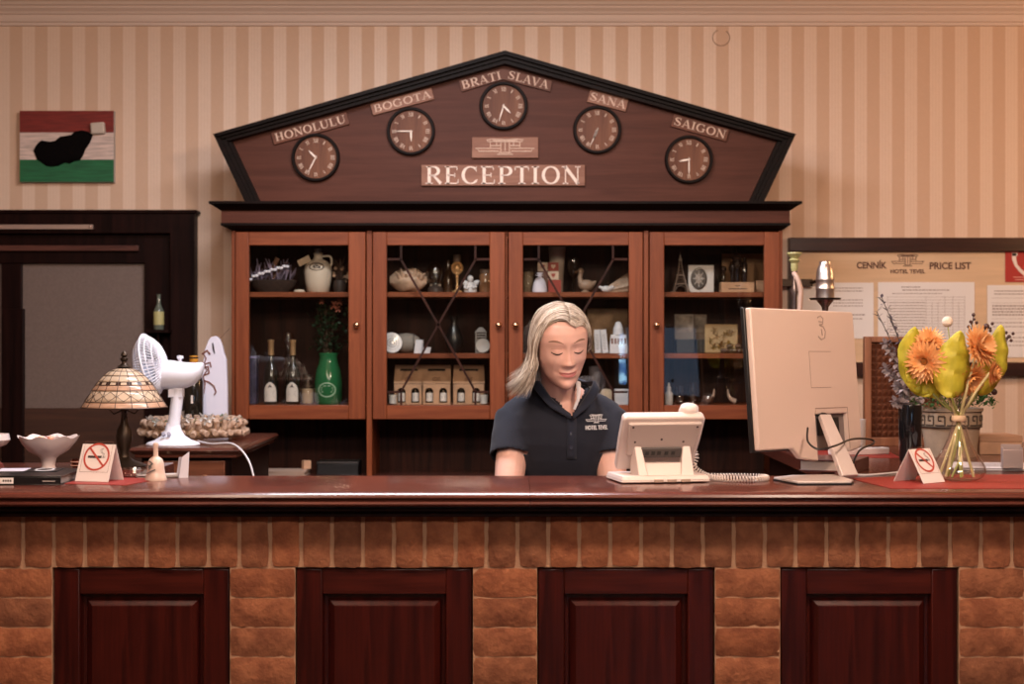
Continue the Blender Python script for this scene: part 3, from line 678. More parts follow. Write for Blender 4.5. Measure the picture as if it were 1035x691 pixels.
# ================================================================ lights
def area(name, loc, sx_, sy_, power, color, rot=(0, 0, 0)):
    L_ = bpy.data.lights.new(name, 'AREA'); L_.shape = 'RECTANGLE'; L_.size = sx_; L_.size_y = sy_; L_.energy = power; L_.color = color
    o = bpy.data.objects.new(name, L_); col.objects.link(o); o.location = loc; o.rotation_euler = rot; return o
def lamp(name, loc, r, power, color):
    L_ = bpy.data.lights.new(name, 'POINT'); L_.shadow_soft_size = r; L_.energy = power; L_.color = color
    o = bpy.data.objects.new(name, L_); col.objects.link(o); o.location = loc; return o
lamp('hall_pendant', (-1.0, 2.75, 2.6), .12, 48, (1, .745, .58))
lamp('hall_pendant', (1.0, 2.75, 2.6), .12, 70, (1, .745, .58))
area('ceiling_lamp_desk', (-.3, 4.7, 2.93), 1.2, .35, 42, (.95, .93, 1))
lamp('right_sconce', (2.9, 5.3, 2.2), .14, 18, (1, .56, .26))
area('entrance_fill', (.3, .2, 2.9), 1.8, .8, 62, (1, .83, .70), (math.radians(35), 0, 0))  # unseen fill added in front to brighten the face
w = bpy.data.worlds.new('world'); bpy.context.scene.world = w; w.use_nodes = True
w.node_tree.nodes['Background'].inputs[0].default_value = (.6, .6, .65, 1); w.node_tree.nodes['Background'].inputs[1].default_value = .1
sc = bpy.context.scene
sc.view_settings.view_transform = 'Standard'; sc.view_settings.look = 'None'; sc.view_settings.gamma = 1; sc.view_settings.use_curve_mapping = False
sc.view_settings.exposure = 0.6
sc.cycles.transparent_max_bounces = 32; sc.cycles.max_bounces = 8
# ================================================================ the receptionist
def evalmesh(mb, name, voxel, smooth_it=4, fac=.5):
    me = mb.mesh(name, False); o = bpy.data.objects.new('tmp', me); col.objects.link(o)
    r = o.modifiers.new('r', 'REMESH'); r.mode = 'VOXEL'; r.voxel_size = voxel; r.use_smooth_shade = True
    if smooth_it: s = o.modifiers.new('s', 'SMOOTH'); s.factor = fac; s.iterations = smooth_it
    dg = bpy.context.evaluated_depsgraph_get(); dg.update()
    out = bpy.data.meshes.new_from_object(o.evaluated_get(dg)); bpy.data.objects.remove(o); bpy.data.meshes.remove(me); out.name = name
    out.polygons.foreach_set('use_smooth', [True]*len(out.polygons)); return out
PX, PY = X(561, 4.72), 4.74
person = thing('person', 'woman with shoulder-length blonde hair in a dark navy polo shirt, looking down behind the counter', 'person', (PX, PY, 0))
pin = Tr(-PX, -PY, 0)
# ---- head, in its own frame: x right in the picture, y to the back, z up
HT = [(-.118,.012,.070,-.052),(-.116,.019,.079,-.04),(-.108,.029,.087,-.02),(-.095,.040,.0905,.01),(-.078,.0515,.091,.03),(-.058,.059,.0915,.05),(-.03,.0685,.0925,.07),(0,.0715,.0935,.088),(.03,.0745,.0945,.096),(.055,.073,.091,.096),(.08,.065,.080,.086),(.10,.050,.059,.066),(.112,.034,.038,.044),(.118,.018,.02,.024)]
def hp(z):
    z = max(HT[0][0], min(HT[-1][0], z))
    for a, b in zip(HT, HT[1:]):
        if z <= b[0]:
            t = (z-a[0])/(b[0]-a[0]); return [a[i]+(b[i]-a[i])*t for i in (1, 2, 3)]
def G(x, z, cx_, cz_, sx_, sz_): return math.exp(-((x-cx_)/sx_)**2/2 - ((z-cz_)/sz_)**2/2)
def feat(x, z):
    d = 0
    ax = abs(x)
    d += .0035*G(ax, z, .026, .030, .018, .008)            # brow
    d += -.0065*G(ax, z, .031, .008, .014, .011)           # socket
    d += .0075*G(ax, z, .032, .006, .0105, .0075)          # lid over the eye
    d += -.004*G(ax, z, .013, .012, .006, .012)            # beside the nose root
    t = max(0, min(1, (.018-z)/.050))                       # nose
    if -.046 < z < .03:
        w = .0055+.0045*t; hgt = .004+.0175*t**1.25
        f = 1 if z > -.030 else max(0, 1-((-.030-z)/.011)**2)
        up = min(1, (.03-z)/.015)
        d += hgt*f*up*math.exp(-(x/w)**2/2)
    d += .0062*G(ax, z, .0118, -.031, .0045, .0048)         # nostril wings
    d += .0065*G(ax, z, .044, -.022, .017, .015)           # cheeks
    d += -.0022*G(ax, z, .030, -.044, .005, .012)          # smile fold
    zm = -.0635 + 7.5*x*x                                   # mouth line, corners up
    if ax < .036:
        e = max(0, 1-(ax/.027)**2)**.5 if ax < .027 else 0
        d += .0055*e*math.exp(-((z-zm-.0048)/.0034)**2/2)
        d += .0065*e*math.exp(-((z-zm+.0062)/.0042)**2/2)
        d += -.0042*math.exp(-((z-zm)/.0019)**2/2)*max(0, 1-(ax/.033)**4)
    d += -.003*G(ax, z, .031, -.058, .005, .006)
    d += .006*G(x, z, 0, -.098, .017, .011)                # chin
    d += -.003*G(x, z, 0, -.083, .02, .006)
    return d
NE = 2.25
def fy(x, z):
    w, f, b = hp(z); return -f*(max(0, 1-(abs(x)/w)**NE))**(1/NE) - feat(x, z)
HM = Tr(X(566.5, 4.6), 4.6, Z(349, 4.6)) @ R3(0, 0, 13) @ R3(15, 0, 0) @ R3(0, -4, 0) @ Sc(1.03, 1, .97)
def head_rings(off=0.0, zs=None, n=96):
    rings = []
    for z in zs:
        w, f, b = hp(z); r = []
        for i in range(n):
            a = 2*PI*i/n; c, s_ = math.cos(a), math.sin(a)
            k = (abs(c)**NE + abs(s_)**NE)**(-1/NE)
            x = (w+off)*c*k; y = ((f if s_ < 0 else max(b, -f*.6))+off)*s_*k
            if s_ < 0:
                front = min(1, max(0, (-s_-.12)/.3)); y -= feat(x, z)*front
            r.append(Vector((x, y, z)))
        rings.append(r)
    return rings
body = MB()
body.T = HM.copy()
zs = [-.118 + (.236)*i/84 for i in range(85)]
body.loft(head_rings(0, zs))
for s in (-1, 1):
    body.ball((s*.073, .008, -.002), (.008, .016, .028), 12, 8); body.ball((s*.078, .016, .010), (.007, .012, .016), 10, 8)
body.T = Matrix.Identity(4)
neck_top = HM @ Vector((0, .035, -.05)); neck_bot = Vector((X(565, 4.7), 4.735, 1.285))
def tubeo(mb, pts, radii, seg=20): mb.tube(pts, radii, seg)
body.tube([neck_top, neck_top.lerp(neck_bot, .4), neck_top.lerp(neck_bot, .75), neck_bot], [.052, .050, .056, .075], 24)
def ell(cx_, cy_, z, a, b, n=32, p=2.2):
    r = []
    for i in range(n):
        t = 2*PI*i/n; c, s_ = math.cos(t), math.sin(t); k = (abs(c)**p+abs(s_)**p)**(-1/p); r.append(Vector((cx_+a*c*k, cy_+b*s_*k, z)))
    return r
TORSO = [(.80, .165, .120, 4.80), (.90, .150, .110, 4.79), (.98, .128, .105, 4.78), (1.06, .128, .112, 4.765), (1.12, .140, .128, 4.75), (1.17, .150, .130, 4.74), (1.22, .152, .118, 4.735), (1.255, .142, .100, 4.735), (1.285, .122, .080, 4.74), (1.312, .088, .064, 4.745), (1.335, .06, .055, 4.75)]
tcx = X(567, 4.72)
def torso(mb, off): mb.loft([ell(tcx, y, z + (off if z > 1.3 else 0), a+off, b+off) for z, a, b, y in TORSO])
torso(body, 0)
SHL, SHR = Vector((tcx-.136, 4.74, 1.245)), Vector((tcx+.140, 4.74, 1.245))
ELL, ELR = Vector((X(513, 4.62), 4.615, 1.02)), Vector((X(620, 4.64), 4.64, 1.02))
HAL, HAR = Vector((.05, 4.47, .875)), Vector((.20, 4.47, .875))
def arm(mb, sh, el, ha):
    m1 = sh.lerp(el, .25); m2 = sh.lerp(el, .6); mb.tube([sh+Vector((0, 0, .01)), m1, m2, el, el.lerp(ha, .3), el.lerp(ha, .7), ha], [.044, .047, .046, .041, .042, .034, .026], 20)
    mb.ball(sh, .046, 16, 12)
arm(body, SHL, ELL, HAL); arm(body, SHR, ELR, HAR)
for s, ha, el in ((-1, HAL, ELL), (1, HAR, ELR)):           # hands resting on the inner desk
    d = (ha-el); d.z = 0; d.normalize(); sd = Vector((d.y, -d.x, 0)) ; up = Vector((0, 0, 1))
    zt_ = .846; c = Vector((ha.x, ha.y, zt_+.006)); th = -s
    body.tube([ha, ha+d*.02-up*.012, c+d*.05], [.026, .024, .018], 14)
    body.loft([[c+d*t+sd*(w*math.cos(a))+up*(.012*math.sin(a)) for a in [2*PI*i/14 for i in range(14)]] for t, w in ((0, .024), (.03, .034), (.06, .040), (.085, .038))])
    for k, (o, L_) in enumerate(((-.031, .060), (-.0105, .070), (.0105, .066), (.031, .052))):
        b0 = c+d*.082+sd*o*(-s); e1 = b0+d*L_*.45+sd*o*(-s)*.12+up*.006; e2 = b0+d*L_*.8+sd*o*(-s)*.2+up*.0; e3 = b0+d*L_+sd*o*(-s)*.25-up*.008
        body.tube([b0-d*.02, b0, e1, e2, e3], [.009, .0095, .0088, .0078, .0062], 10)
    b0 = c+d*.02+sd*.028*th*(-1); body.tube([b0, b0+d*.025+sd*.022*th*(-1), b0+d*.052+sd*.030*th*(-1)-up*.004], [.012, .0105, .0075], 10)
# legs
for s in (-1, 1):
    hx = tcx + s*.085
    body.tube([(hx, 4.80, .84), (hx, 4.79, .65), (hx, 4.78, .47), (hx, 4.80, .30), (hx, 4.81, .09), (hx, 4.81, .05)], [.092, .080, .058, .056, .036, .036], 20)
    body.tube([(hx, 4.83, .045), (hx, 4.75, .04), (hx, 4.67, .03)], [.034, .036, .026], 14)
skin_me = evalmesh(body, 'body', .0032, 3, .4)
skin_me.transform(pin)
SKIN = mat('skin', (.70, .42, .345), .5, sss=.12, var=.035, vscale=30)
skin_me.materials.append(SKIN)
bo = bpy.data.objects.new('body', skin_me); col.objects.link(bo); bo.parent = person
bvh = BVHTree.FromPolygons([v.co for v in skin_me.vertices], [tuple(p.vertices) for p in skin_me.polygons])
# ---- face details laid on the skin
def facept(x, z, off=.0009):
    o = pin @ HM @ Vector((x, -.2, z)); d = ((pin @ HM).to_3x3() @ Vector((0, 1, 0))).normalized()
    h, n, i, ds = bvh.ray_cast(o, d)
    if h is None: h = pin @ HM @ Vector((x, fy(x, z), z)); n = -d
    return h - d*off
def patch(top, bot, n, name, m, off=.0009, rows=3):
    q = MB(); vs = []; fs = []
    for j in range(rows+1):
        for i in range(n+1):
            x, zt_ = top(i/n); x2, zb_ = bot(i/n); t = j/rows; xx = x+(x2-x)*t; zz = zt_+(zb_-zt_)*t; vs.append(facept(xx, zz, off))
    for j in range(rows):
        for i in range(n): a = j*(n+1)+i; fs.append((a, a+1, a+n+2, a+n+1))
    q.add(vs, fs); return q.build(name, m, person, ang=180)
BROW = mat('brow_hair', (.26, .145, .10), .8); LASH = mat('lash', (.05, .028, .022), .7); LIP = mat('lips', (.50, .16, .15), .38); SHADE = mat('crease_shade_skin', (.50, .26, .2), .5)  # last tone paints shade into the eyelid crease and mouth line
for s in (-1, 1):
    def bt(t, o=0): x = s*(.014+.038*t); z = .0285 + .0085*math.sin(PI*(t*.72+.06)) + .001; w = .0030*math.sin(PI*min(1, .12+.88*(1-t))) + .0007; return (x, z + (w if o == 0 else -w*.6))
    patch(lambda t: bt(t, 0), lambda t: bt(t, 1), 14, 'eyebrow', BROW)
    def lt(t, o=0): x = s*(.0165+.030*t); z = .0035 - .0052*math.sin(PI*t) + .0010*t; w = .0014+.0009*math.sin(PI*t); return (x, z + (w if o == 0 else -w))
    patch(lambda t: lt(t, 0), lambda t: lt(t, 1), 14, 'eyelashes', LASH, .0012, 2)
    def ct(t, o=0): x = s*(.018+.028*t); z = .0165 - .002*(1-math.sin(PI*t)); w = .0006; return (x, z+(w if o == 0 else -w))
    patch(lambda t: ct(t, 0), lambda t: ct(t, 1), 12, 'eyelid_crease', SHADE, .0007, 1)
def lipt(t, o):
    x = -.0265+.053*t; zm = -.0635+7.5*x*x; e = max(0, 1-(abs(x)/.0265)**2)**.6; dip = .0012*math.exp(-(x/.005)**2)
    return (x, zm + {0: .0062*e-dip, 1: .0006, 2: -.0006, 3: -.0082*e}[o])
patch(lambda t: lipt(t, 0), lambda t: lipt(t, 1), 20, 'upper_lip', LIP, .0006)
patch(lambda t: lipt(t, 2), lambda t: lipt(t, 3), 20, 'lower_lip', LIP, .0006)
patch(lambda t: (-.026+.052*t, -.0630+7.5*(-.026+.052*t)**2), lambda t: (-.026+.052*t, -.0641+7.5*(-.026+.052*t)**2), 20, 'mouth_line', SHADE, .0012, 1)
# ---- clothing
sh = MB()
torso(sh, .011)
for s, S, E in ((-1, SHL, ELL), (1, SHR, ELR)):
    h = S.lerp(E, .52); sh.tube([S+Vector((-s*.03, 0, .006)), S+Vector((s*.002, 0, -.012)), S.lerp(E, .28), h], [.054, .062, .064, .066], 24)
    sh.tube([S+Vector((-s*.09, 0, .048)), S+Vector((-s*.04, 0, .020)), S+Vector((s*.0, 0, -.01))], [.046, .056, .060], 20)
sme = evalmesh(sh, 'polo_shirt', .006, 5, .5)
Vx, Vz = X(577, 4.62), Z(421, 4.62); La, Lz = X(549, 4.64), Z(388, 4.64); Ra, Rz_ = X(597, 4.64), Z(388, 4.64)
bm = bmesh.new(); bm.from_mesh(sme)
# fine folds
for v in bm.verts:
    n_ = _ns.noise(Vector((v.co.x*9, v.co.y*7, v.co.z*6))); v.co += v.normal * (.0035*n_ + .002*_ns.noise(v.co*24))
kill = []
for f in bm.faces:
    c = f.calc_center_median()
    if c.y < 4.735 and c.z > Vz:
        t = (c.z-Vz)/(Lz-Vz); xl = Vx+(La-Vx)*t; xr_ = Vx+(Ra-Vx)*t
        if xl < c.x < xr_: kill.append(f); continue
    if c.z > 1.30 and (Vector((c.x, c.y)) - Vector((tcx+.003, 4.735))).length < .072 and c.z > 1.318: kill.append(f); continue
    for S, E in ((SHL, ELL), (SHR, ELR)):      # open the sleeve ends
        ax = (E-S).normalized(); h = S.lerp(E, .52)
        al = (c-h).dot(ax)
        if -.012 < al < .03 and ((c-h)-ax*al).length < .072 and f.normal.dot(ax) > .8: kill.append(f)
bmesh.ops.delete(bm, geom=list(set(kill)), context='FACES'); bm.to_mesh(sme); bm.free()
sme.polygons.foreach_set('use_smooth', [True]*len(sme.polygons))
sme.transform(pin)
NAVY = mat('navy_pique', (.006, .008, .018), .9, bump=.25, bscale=420, sheen=.08)
NAVY2 = mat('navy_collar', (.009, .013, .028), .9, bump=.25, bscale=420, sheen=.12)
sme.materials.append(NAVY)
so = bpy.data.objects.new('polo_shirt', sme); col.objects.link(so); so.parent = person
q = so.modifiers.new('thick', 'SOLIDIFY'); q.thickness = .003; q.offset = -1
sb = BVHTree.FromPolygons([v.co for v in sme.vertices], [tuple(p.vertices) for p in sme.polygons])
# collar
ci = spline([Vector((Vx-.002, 4.60, Vz+.004)), Vector((X(559, 4.63), 4.632, Z(404, 4.63))), Vector((La-.006, 4.665, Lz+.004)), Vector((tcx-.064, 4.73, 1.352)), Vector((tcx-.03, 4.795, 1.365)), Vector((tcx+.03, 4.80, 1.365)), Vector((tcx+.066, 4.735, 1.352)), Vector((Ra+.006, 4.665, Rz_+.004)), Vector((X(589, 4.63), 4.632, Z(404, 4.63))), Vector((Vx+.004, 4.60, Vz+.004))], 6)
q = MB(); vs = []; fs = []; N_ = len(ci)
for i, p in enumerate(ci):
    u = i/(N_-1); cc = Vector((tcx+.003, 4.735, 1.30)); out = Vector((p.x-cc.x, (p.y-cc.y), 0)).normalized()
    wd = .034*min(1, .35+u*6, .35+(1-u)*6); lift = .007
    for t in (0, .35, 1):
        pt = p + out*(wd*.75*t+.002) + Vector((0, 0, lift*math.sin(PI*min(1, t*1.5)) - wd*.62*t))
        h = sb.find_nearest(pin @ pt)
        pl = pin @ pt
        if t > 0 and h[0] is not None:
            if (pl-h[0]).dot(h[1]) < .006: pl = h[0] + h[1]*.006
        vs.append(pl)
for i in range(N_-1):
    for j in range(2): a = i*3+j; fs.append((a, a+1, a+4, a+3))
q.add(vs, fs); q.build('collar', NAVY2, person, solid=.003, ang=180)
# white edge of the undershirt along one side of the neckline
q = MB(); P = [(Vector((X(581, 4.655), 4.655, Z(384, 4.655))), Vector((X(587, 4.65), 4.65, Z(386, 4.65)))), (Vector((X(583, 4.64), 4.64, Z(393, 4.64))), Vector((X(587, 4.635), 4.635, Z(396, 4.635)))), (Vector((X(582.5, 4.625), 4.622, Z(403, 4.62))), Vector((X(585.5, 4.62), 4.618, Z(405, 4.62)))), (Vector((X(579, 4.61), 4.606, Z(413, 4.61))), Vector((X(581.5, 4.61), 4.604, Z(414, 4.61))))]
vs = [pin @ v for pr in P for v in pr]; q.add(vs, [(2*i, 2*i+1, 2*i+3, 2*i+2) for i in range(3)])
q.build('undershirt', mat('white_cotton', (.75, .72, .74), .8), person, solid=.002, ang=180)
def onshirt(x, z, off=.003):
    h = sb.ray_cast(Vector((x, -1, z)), Vector((0, 1, 0)))[0]
    return (h - Vector((0, off, 0))) if h is not None else Vector((x, -.13, z))
# placket and buttons
q = MB(); zc = [Vz - .003 - .12*i/10 for i in range(11)]; vs = []; fs = []
for z in zc:
    for dx in (-.014, 0, .014): vs.append(onshirt(Vx-PX+dx+.002, z, .0025))
for i in range(10):
    for j in (0, 1): a = 3*i+j; fs.append((a, a+1, a+4, a+3))
q.add(vs, fs); q.build('placket', NAVY2, person, solid=.002, ang=180)
for py in (437, 452):
    c = onshirt(Vx-PX, Z(py, 4.61), .004); q = MB(); q.lathe([(.0055, 0), (.0058, .0015), (.0045, .003), (.0001, .0022)], 16, Tr(*c) @ R3(90, 0, 0)); q.build('button', mat('navy_button', (.03, .035, .06), .25), person)
# chest emblem and wording
WH = mat('white_embroidery', (.78, .78, .8), .7)
ex = X(603, 4.62)-PX; ez = Z(424, 4.62)
q = MB(); kk = 4.62/F
emblem(q, 23*kk, 9*kk, .0022, -.001, 0); q.v = [onshirt(v.x+ex, v.z+ez+.001, .0035) for v in q.v]
q.build('chest_emblem', WH, person, smooth=False)
q = MB()
for dx in (-.0004, .0004): sans(q, 'HOTEL TEVEL', 23*kk, 4.4*kk, 0, None, conv=lambda p: tuple(onshirt(p[0]+ex+.001+dx, p[2]+ez-8*kk, .0035)))
q.build('chest_lettering', WH, person, smooth=False)
# trousers and shoes
q = MB(); q.T = pin.copy()
q.loft([ell(tcx, 4.80, z, a, b) for z, a, b in ((.72, .178, .125), (.80, .176, .132), (.88, .162, .122), (.93, .152, .116))])
for s in (-1, 1): hx = tcx+s*.085; q.tube([(hx, 4.80, .86), (hx, 4.79, .65), (hx, 4.78, .47), (hx, 4.80, .30), (hx, 4.81, .10)], [.10, .092, .075, .072, .070], 20)
tm = evalmesh(q, 'trousers', .01, 4, .5); tm.materials.append(mat('black_trousers', (.01, .01, .012), .85)); o = bpy.data.objects.new('trousers', tm); col.objects.link(o); o.parent = person
for s in (-1, 1):
    hx = tcx+s*.085; q = MB(); q.T = pin.copy(); q.loft([ell(hx, 4.755, 0, .042, .125, 24, 2.4), ell(hx, 4.755, .02, .044, .127, 24, 2.4), ell(hx, 4.765, .05, .042, .112, 24), ell(hx, 4.795, .085, .040, .062, 24)]); q.build('shoe', BLK, person)
# ---- hair
HAIR = None
def hair_mat():
    m, nt, out = nodes_of('blonde_hair'); N = nt.nodes; L = nt.links
    p = N.new('ShaderNodeBsdfPrincipled'); L.new(p.outputs[0], out.inputs[0]); p.inputs['Roughness'].default_value = .38
    at = N.new('ShaderNodeAttribute'); at.attribute_name = 'Col'; L.new(at.outputs['Color'], p.inputs['Base Color']); p.inputs['Specular IOR Level'].default_value = .6
    return m
HAIR = hair_mat()
q = MB(); q.cols = []
rnd = random.Random(3)
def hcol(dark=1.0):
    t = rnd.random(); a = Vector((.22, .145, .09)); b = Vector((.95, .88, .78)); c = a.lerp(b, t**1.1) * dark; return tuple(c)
def addstrand(pts, r, c):
    n0 = len(q.v); m = len(pts); rr = [r*min(1, .5+2*i/m)*(1 if i < m*.6 else max(.12, 1-((i-m*.6)/(m*.4))**1.5*.9)) for i in range(m)]
    q.tube(pts, rr, 5, flat=.45); q.cols += [c]*(len(q.v)-n0)
EA, EB, EC = .086, .105, .130
def sc_pt(phi, y, lift, side):
    k = math.sqrt(max(.02, 1-((y-.004)/EB)**2)); return Vector((side*EA*math.sin(phi)*k*(1+lift*8), y, (EC*math.cos(phi)*(.35+.65*k)*(1+lift*6)) - .004))
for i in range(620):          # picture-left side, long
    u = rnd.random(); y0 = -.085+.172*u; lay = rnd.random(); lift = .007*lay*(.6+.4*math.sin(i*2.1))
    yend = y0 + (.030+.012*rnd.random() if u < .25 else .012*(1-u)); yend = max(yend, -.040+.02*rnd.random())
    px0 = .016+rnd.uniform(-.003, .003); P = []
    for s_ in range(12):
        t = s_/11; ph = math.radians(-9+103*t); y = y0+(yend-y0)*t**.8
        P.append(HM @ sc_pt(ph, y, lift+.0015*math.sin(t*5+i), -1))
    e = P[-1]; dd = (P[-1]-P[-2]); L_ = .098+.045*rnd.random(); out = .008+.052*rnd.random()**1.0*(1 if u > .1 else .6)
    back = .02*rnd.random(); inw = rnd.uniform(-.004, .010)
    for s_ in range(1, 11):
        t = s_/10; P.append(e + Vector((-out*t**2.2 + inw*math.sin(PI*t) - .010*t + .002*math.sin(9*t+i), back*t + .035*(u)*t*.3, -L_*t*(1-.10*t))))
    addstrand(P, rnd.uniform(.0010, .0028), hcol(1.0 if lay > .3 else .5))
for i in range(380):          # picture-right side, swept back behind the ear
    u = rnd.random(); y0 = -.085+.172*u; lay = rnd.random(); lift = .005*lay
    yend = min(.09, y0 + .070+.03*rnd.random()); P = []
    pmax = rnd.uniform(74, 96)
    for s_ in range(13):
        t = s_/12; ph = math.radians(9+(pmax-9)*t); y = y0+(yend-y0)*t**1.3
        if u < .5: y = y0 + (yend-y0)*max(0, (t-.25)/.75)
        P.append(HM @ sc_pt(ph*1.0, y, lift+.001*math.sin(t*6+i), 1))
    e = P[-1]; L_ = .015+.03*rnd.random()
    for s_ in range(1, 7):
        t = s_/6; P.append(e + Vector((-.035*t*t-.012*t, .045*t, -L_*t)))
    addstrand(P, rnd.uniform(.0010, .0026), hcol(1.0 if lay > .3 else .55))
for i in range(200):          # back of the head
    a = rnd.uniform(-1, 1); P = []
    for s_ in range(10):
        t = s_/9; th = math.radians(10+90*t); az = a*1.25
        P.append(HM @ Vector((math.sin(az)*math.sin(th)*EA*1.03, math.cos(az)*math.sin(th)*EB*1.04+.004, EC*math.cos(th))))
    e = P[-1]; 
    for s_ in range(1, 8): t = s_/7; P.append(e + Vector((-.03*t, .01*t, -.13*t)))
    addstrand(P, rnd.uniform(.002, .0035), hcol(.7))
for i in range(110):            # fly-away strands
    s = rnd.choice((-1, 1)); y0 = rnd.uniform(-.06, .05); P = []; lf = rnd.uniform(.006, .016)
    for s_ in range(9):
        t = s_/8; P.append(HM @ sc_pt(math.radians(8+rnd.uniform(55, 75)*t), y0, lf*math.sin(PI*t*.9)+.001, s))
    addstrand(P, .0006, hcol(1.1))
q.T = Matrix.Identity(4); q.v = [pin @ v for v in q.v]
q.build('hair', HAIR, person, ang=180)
# scalp layer under the strands
q = MB(); rings = head_rings(.0035, [.118*math.sin(PI/2*i/40)*1 if i >= 0 else .118*i/40*.9 for i in range(-36, 41)], 96)
vs = [v for r in rings for v in r]; n = 96; fs = []
def hl(y): return .093 if y < -.066 else (.093 - .109*(y+.066)/.036 if y < -.03 else max(-.09, -.016-.9*(y+.03)))
for j in range(len(rings)-1):
    for i in range(n):
        k = (i+1) % n; ids = (j*n+i, j*n+k, (j+1)*n+k, (j+1)*n+i); c = sum((vs[t] for t in ids), Vector())/4
        if c.z > hl(c.y): fs.append(ids)
fs.append(tuple((len(rings)-1)*n+i for i in range(n)))
q.add([pin @ HM @ v for v in vs], fs); q.build('scalp_hair', mat('dark_blonde_roots', (.22, .145, .09), .6, var=.3, vscale=60), person, ang=180)
# ================================================================ things in the display cabinet
SB = zfl            # cabinet floor
def at(px, z, Y=6.42): return (X(px, Y), Y, z)
U = 6.42/F          # metres per photo pixel at the shelf items
G_S = 'souvenirs behind the cabinet doors'
DUSK = mat('dusky_purple', (.16, .12, .17), .8, var=.3, vscale=40)
def leafmat(n, c): return mat(n, c, .6, trans=.25, var=.25, vscale=20)
# --- first door, upper shelf
t = thing('lavender_bundle', 'bundle of dried lavender tied with white lace on the top left shelf', 'dried flowers', at(276, SU, 6.42))
q = MB(); q.lathe([(.05, 0), (.075, .03), (.08, .05), (.07, .052)], 20, sx=1.2, sy=.8); q.build('dark_bowl', mat('dark_wicker', (.03, .015, .01), .9, bump=.8, bscale=80), t)
q = MB(); rnd = random.Random(5)
for i in range(46):
    a = rnd.uniform(-.085, .07); b = Vector((a, rnd.uniform(-.05, .03), .05)); e = b + Vector((rnd.uniform(-.03, .05), rnd.uniform(-.02, .02), rnd.uniform(.02, .09))); q.tube([b, b.lerp(e, .5)+Vector((.004, 0, .004)), e], [.0012, .004, .002], 5)
q.build('lavender_sprigs', DUSK, t)
q = MB(); 
for i in range(13):
    u = i/12; q.ball((-.082+.148*u, -.062, .052+.052*u**.7+.004*(i % 2)), (.0085, .004, .006), 8, 6)
q.build('lace_ribbon', mat('white_lace', (.75, .72, .82), .7), t)
q = MB(); q.tube([(0, 0, .06), (.06, -.02, .125)], .005, 6); q.tube([(-.02, 0, .06), (.02, -.01, .14)], [.004, .010], 6); q.build('cinnamon_sticks', mat('tan_bark', (.22, .11, .07), .8), t)
t = thing('ceramic_jug', 'cream ceramic jug with a side handle and dark oval crest on the top left shelf', 'jug', at(321.5, SU))
q = MB(); q.lathe([(.038, 0), (.045, .006), (.053, .045), (.057, .085), (.054, .108), (.040, .126), (.020, .136), (.016, .150), (.019, .154), (.019, .162), (.0001, .163)], 32); q.build('jug_body', CREAM, t)
q = MB(); q.tube(spline([(.012, 0, .146), (.04, 0, .150), (.053, 0, .142), (.055, 0, .12), (.050, 0, .108)], 5), .0045, 8); q.build('handle', CREAM, t)
q = MB(); q.lathe([(.0135, .160), (.015, .178), (.0001, .180)], 16); q.build('stopper', mat('grey_cap', (.28, .26, .24), .5), t)
q = MB(); q.v = []; A = [2*PI*i/32 for i in range(32)]
def oncyl(x, z, R, off=.001): return (x, -math.sqrt(max(1e-6, R*R-x*x))-off, z)
def decal(q, fpts, faces, R, off=.001): q.add([oncyl(x, z, R, off) for x, z in fpts], faces)
vs = [(.031*math.cos(a), .104+.0165*math.sin(a)) for a in A]+[(.026*math.cos(a), .104+.013*math.sin(a)) for a in A]
decal(q, vs, [(i, (i+1) % 32, 32+(i+1) % 32, 32+i) for i in range(32)], .056, .002)
for x, z, w, h in ((-.010, .104, .008, .010), (.002, .106, .012, .005), (.012, .102, .008, .010), (0, .098, .018, .003), (0, .112, .012, .003)): decal(q, [(x-w/2, z-h/2), (x+w/2, z-h/2), (x+w/2, z+h/2), (x-w/2, z+h/2)], [(0, 1, 2, 3)], .056, .002)
q.build('oval_crest', mat('crest_brown', (.07, .045, .035), .6), t, smooth=False)
q = MB(); q.box(-.026, .026, -.001, .001, -.013, .013); q.build('paper_tag', mat('parchment', (.55, .42, .30), .8), t, loc=(-.052, -.035, .128), rot=(0, math.radians(-27), 0), smooth=False)
q = MB(); q.lathe([(.022, 0), (.024, .004), (.018, .011), (.0001, .013)], 20); tag(q.build('round_lid', CREAM, loc=at(302.5, SU, 6.37)), 'small flat beige lid left of the cream jug', 'lid')
t = thing('dried_posy', 'small dark posy with beige balls right of the cream jug', 'dried flowers', at(343.5, SU))
q = MB(); q.lathe([(.022, 0), (.028, .03), (.024, .05), (.026, .052)], 16); q.build('pot', mat('dark_pot', (.03, .018, .014), .6), t)
q = MB()
for i in range(12): q.ball((rnd.uniform(-.03, .035), rnd.uniform(-.03, .01), rnd.uniform(.045, .10)), rnd.uniform(.006, .012), 8, 6)
q.build('seed_balls', mat('beige_seed', (.32, .20, .13), .8, var=.4, vscale=60), t)
q = MB()
for i in range(26): a = (rnd.uniform(-.01, .01), 0, .04); b = (rnd.uniform(-.045, .045), rnd.uniform(-.03, .03), rnd.uniform(.07, .16)); q.leaf(a, b, .014)
q.build('dry_leaves', mat('dark_dry_leaf', (.06, .03, .02), .8), t)
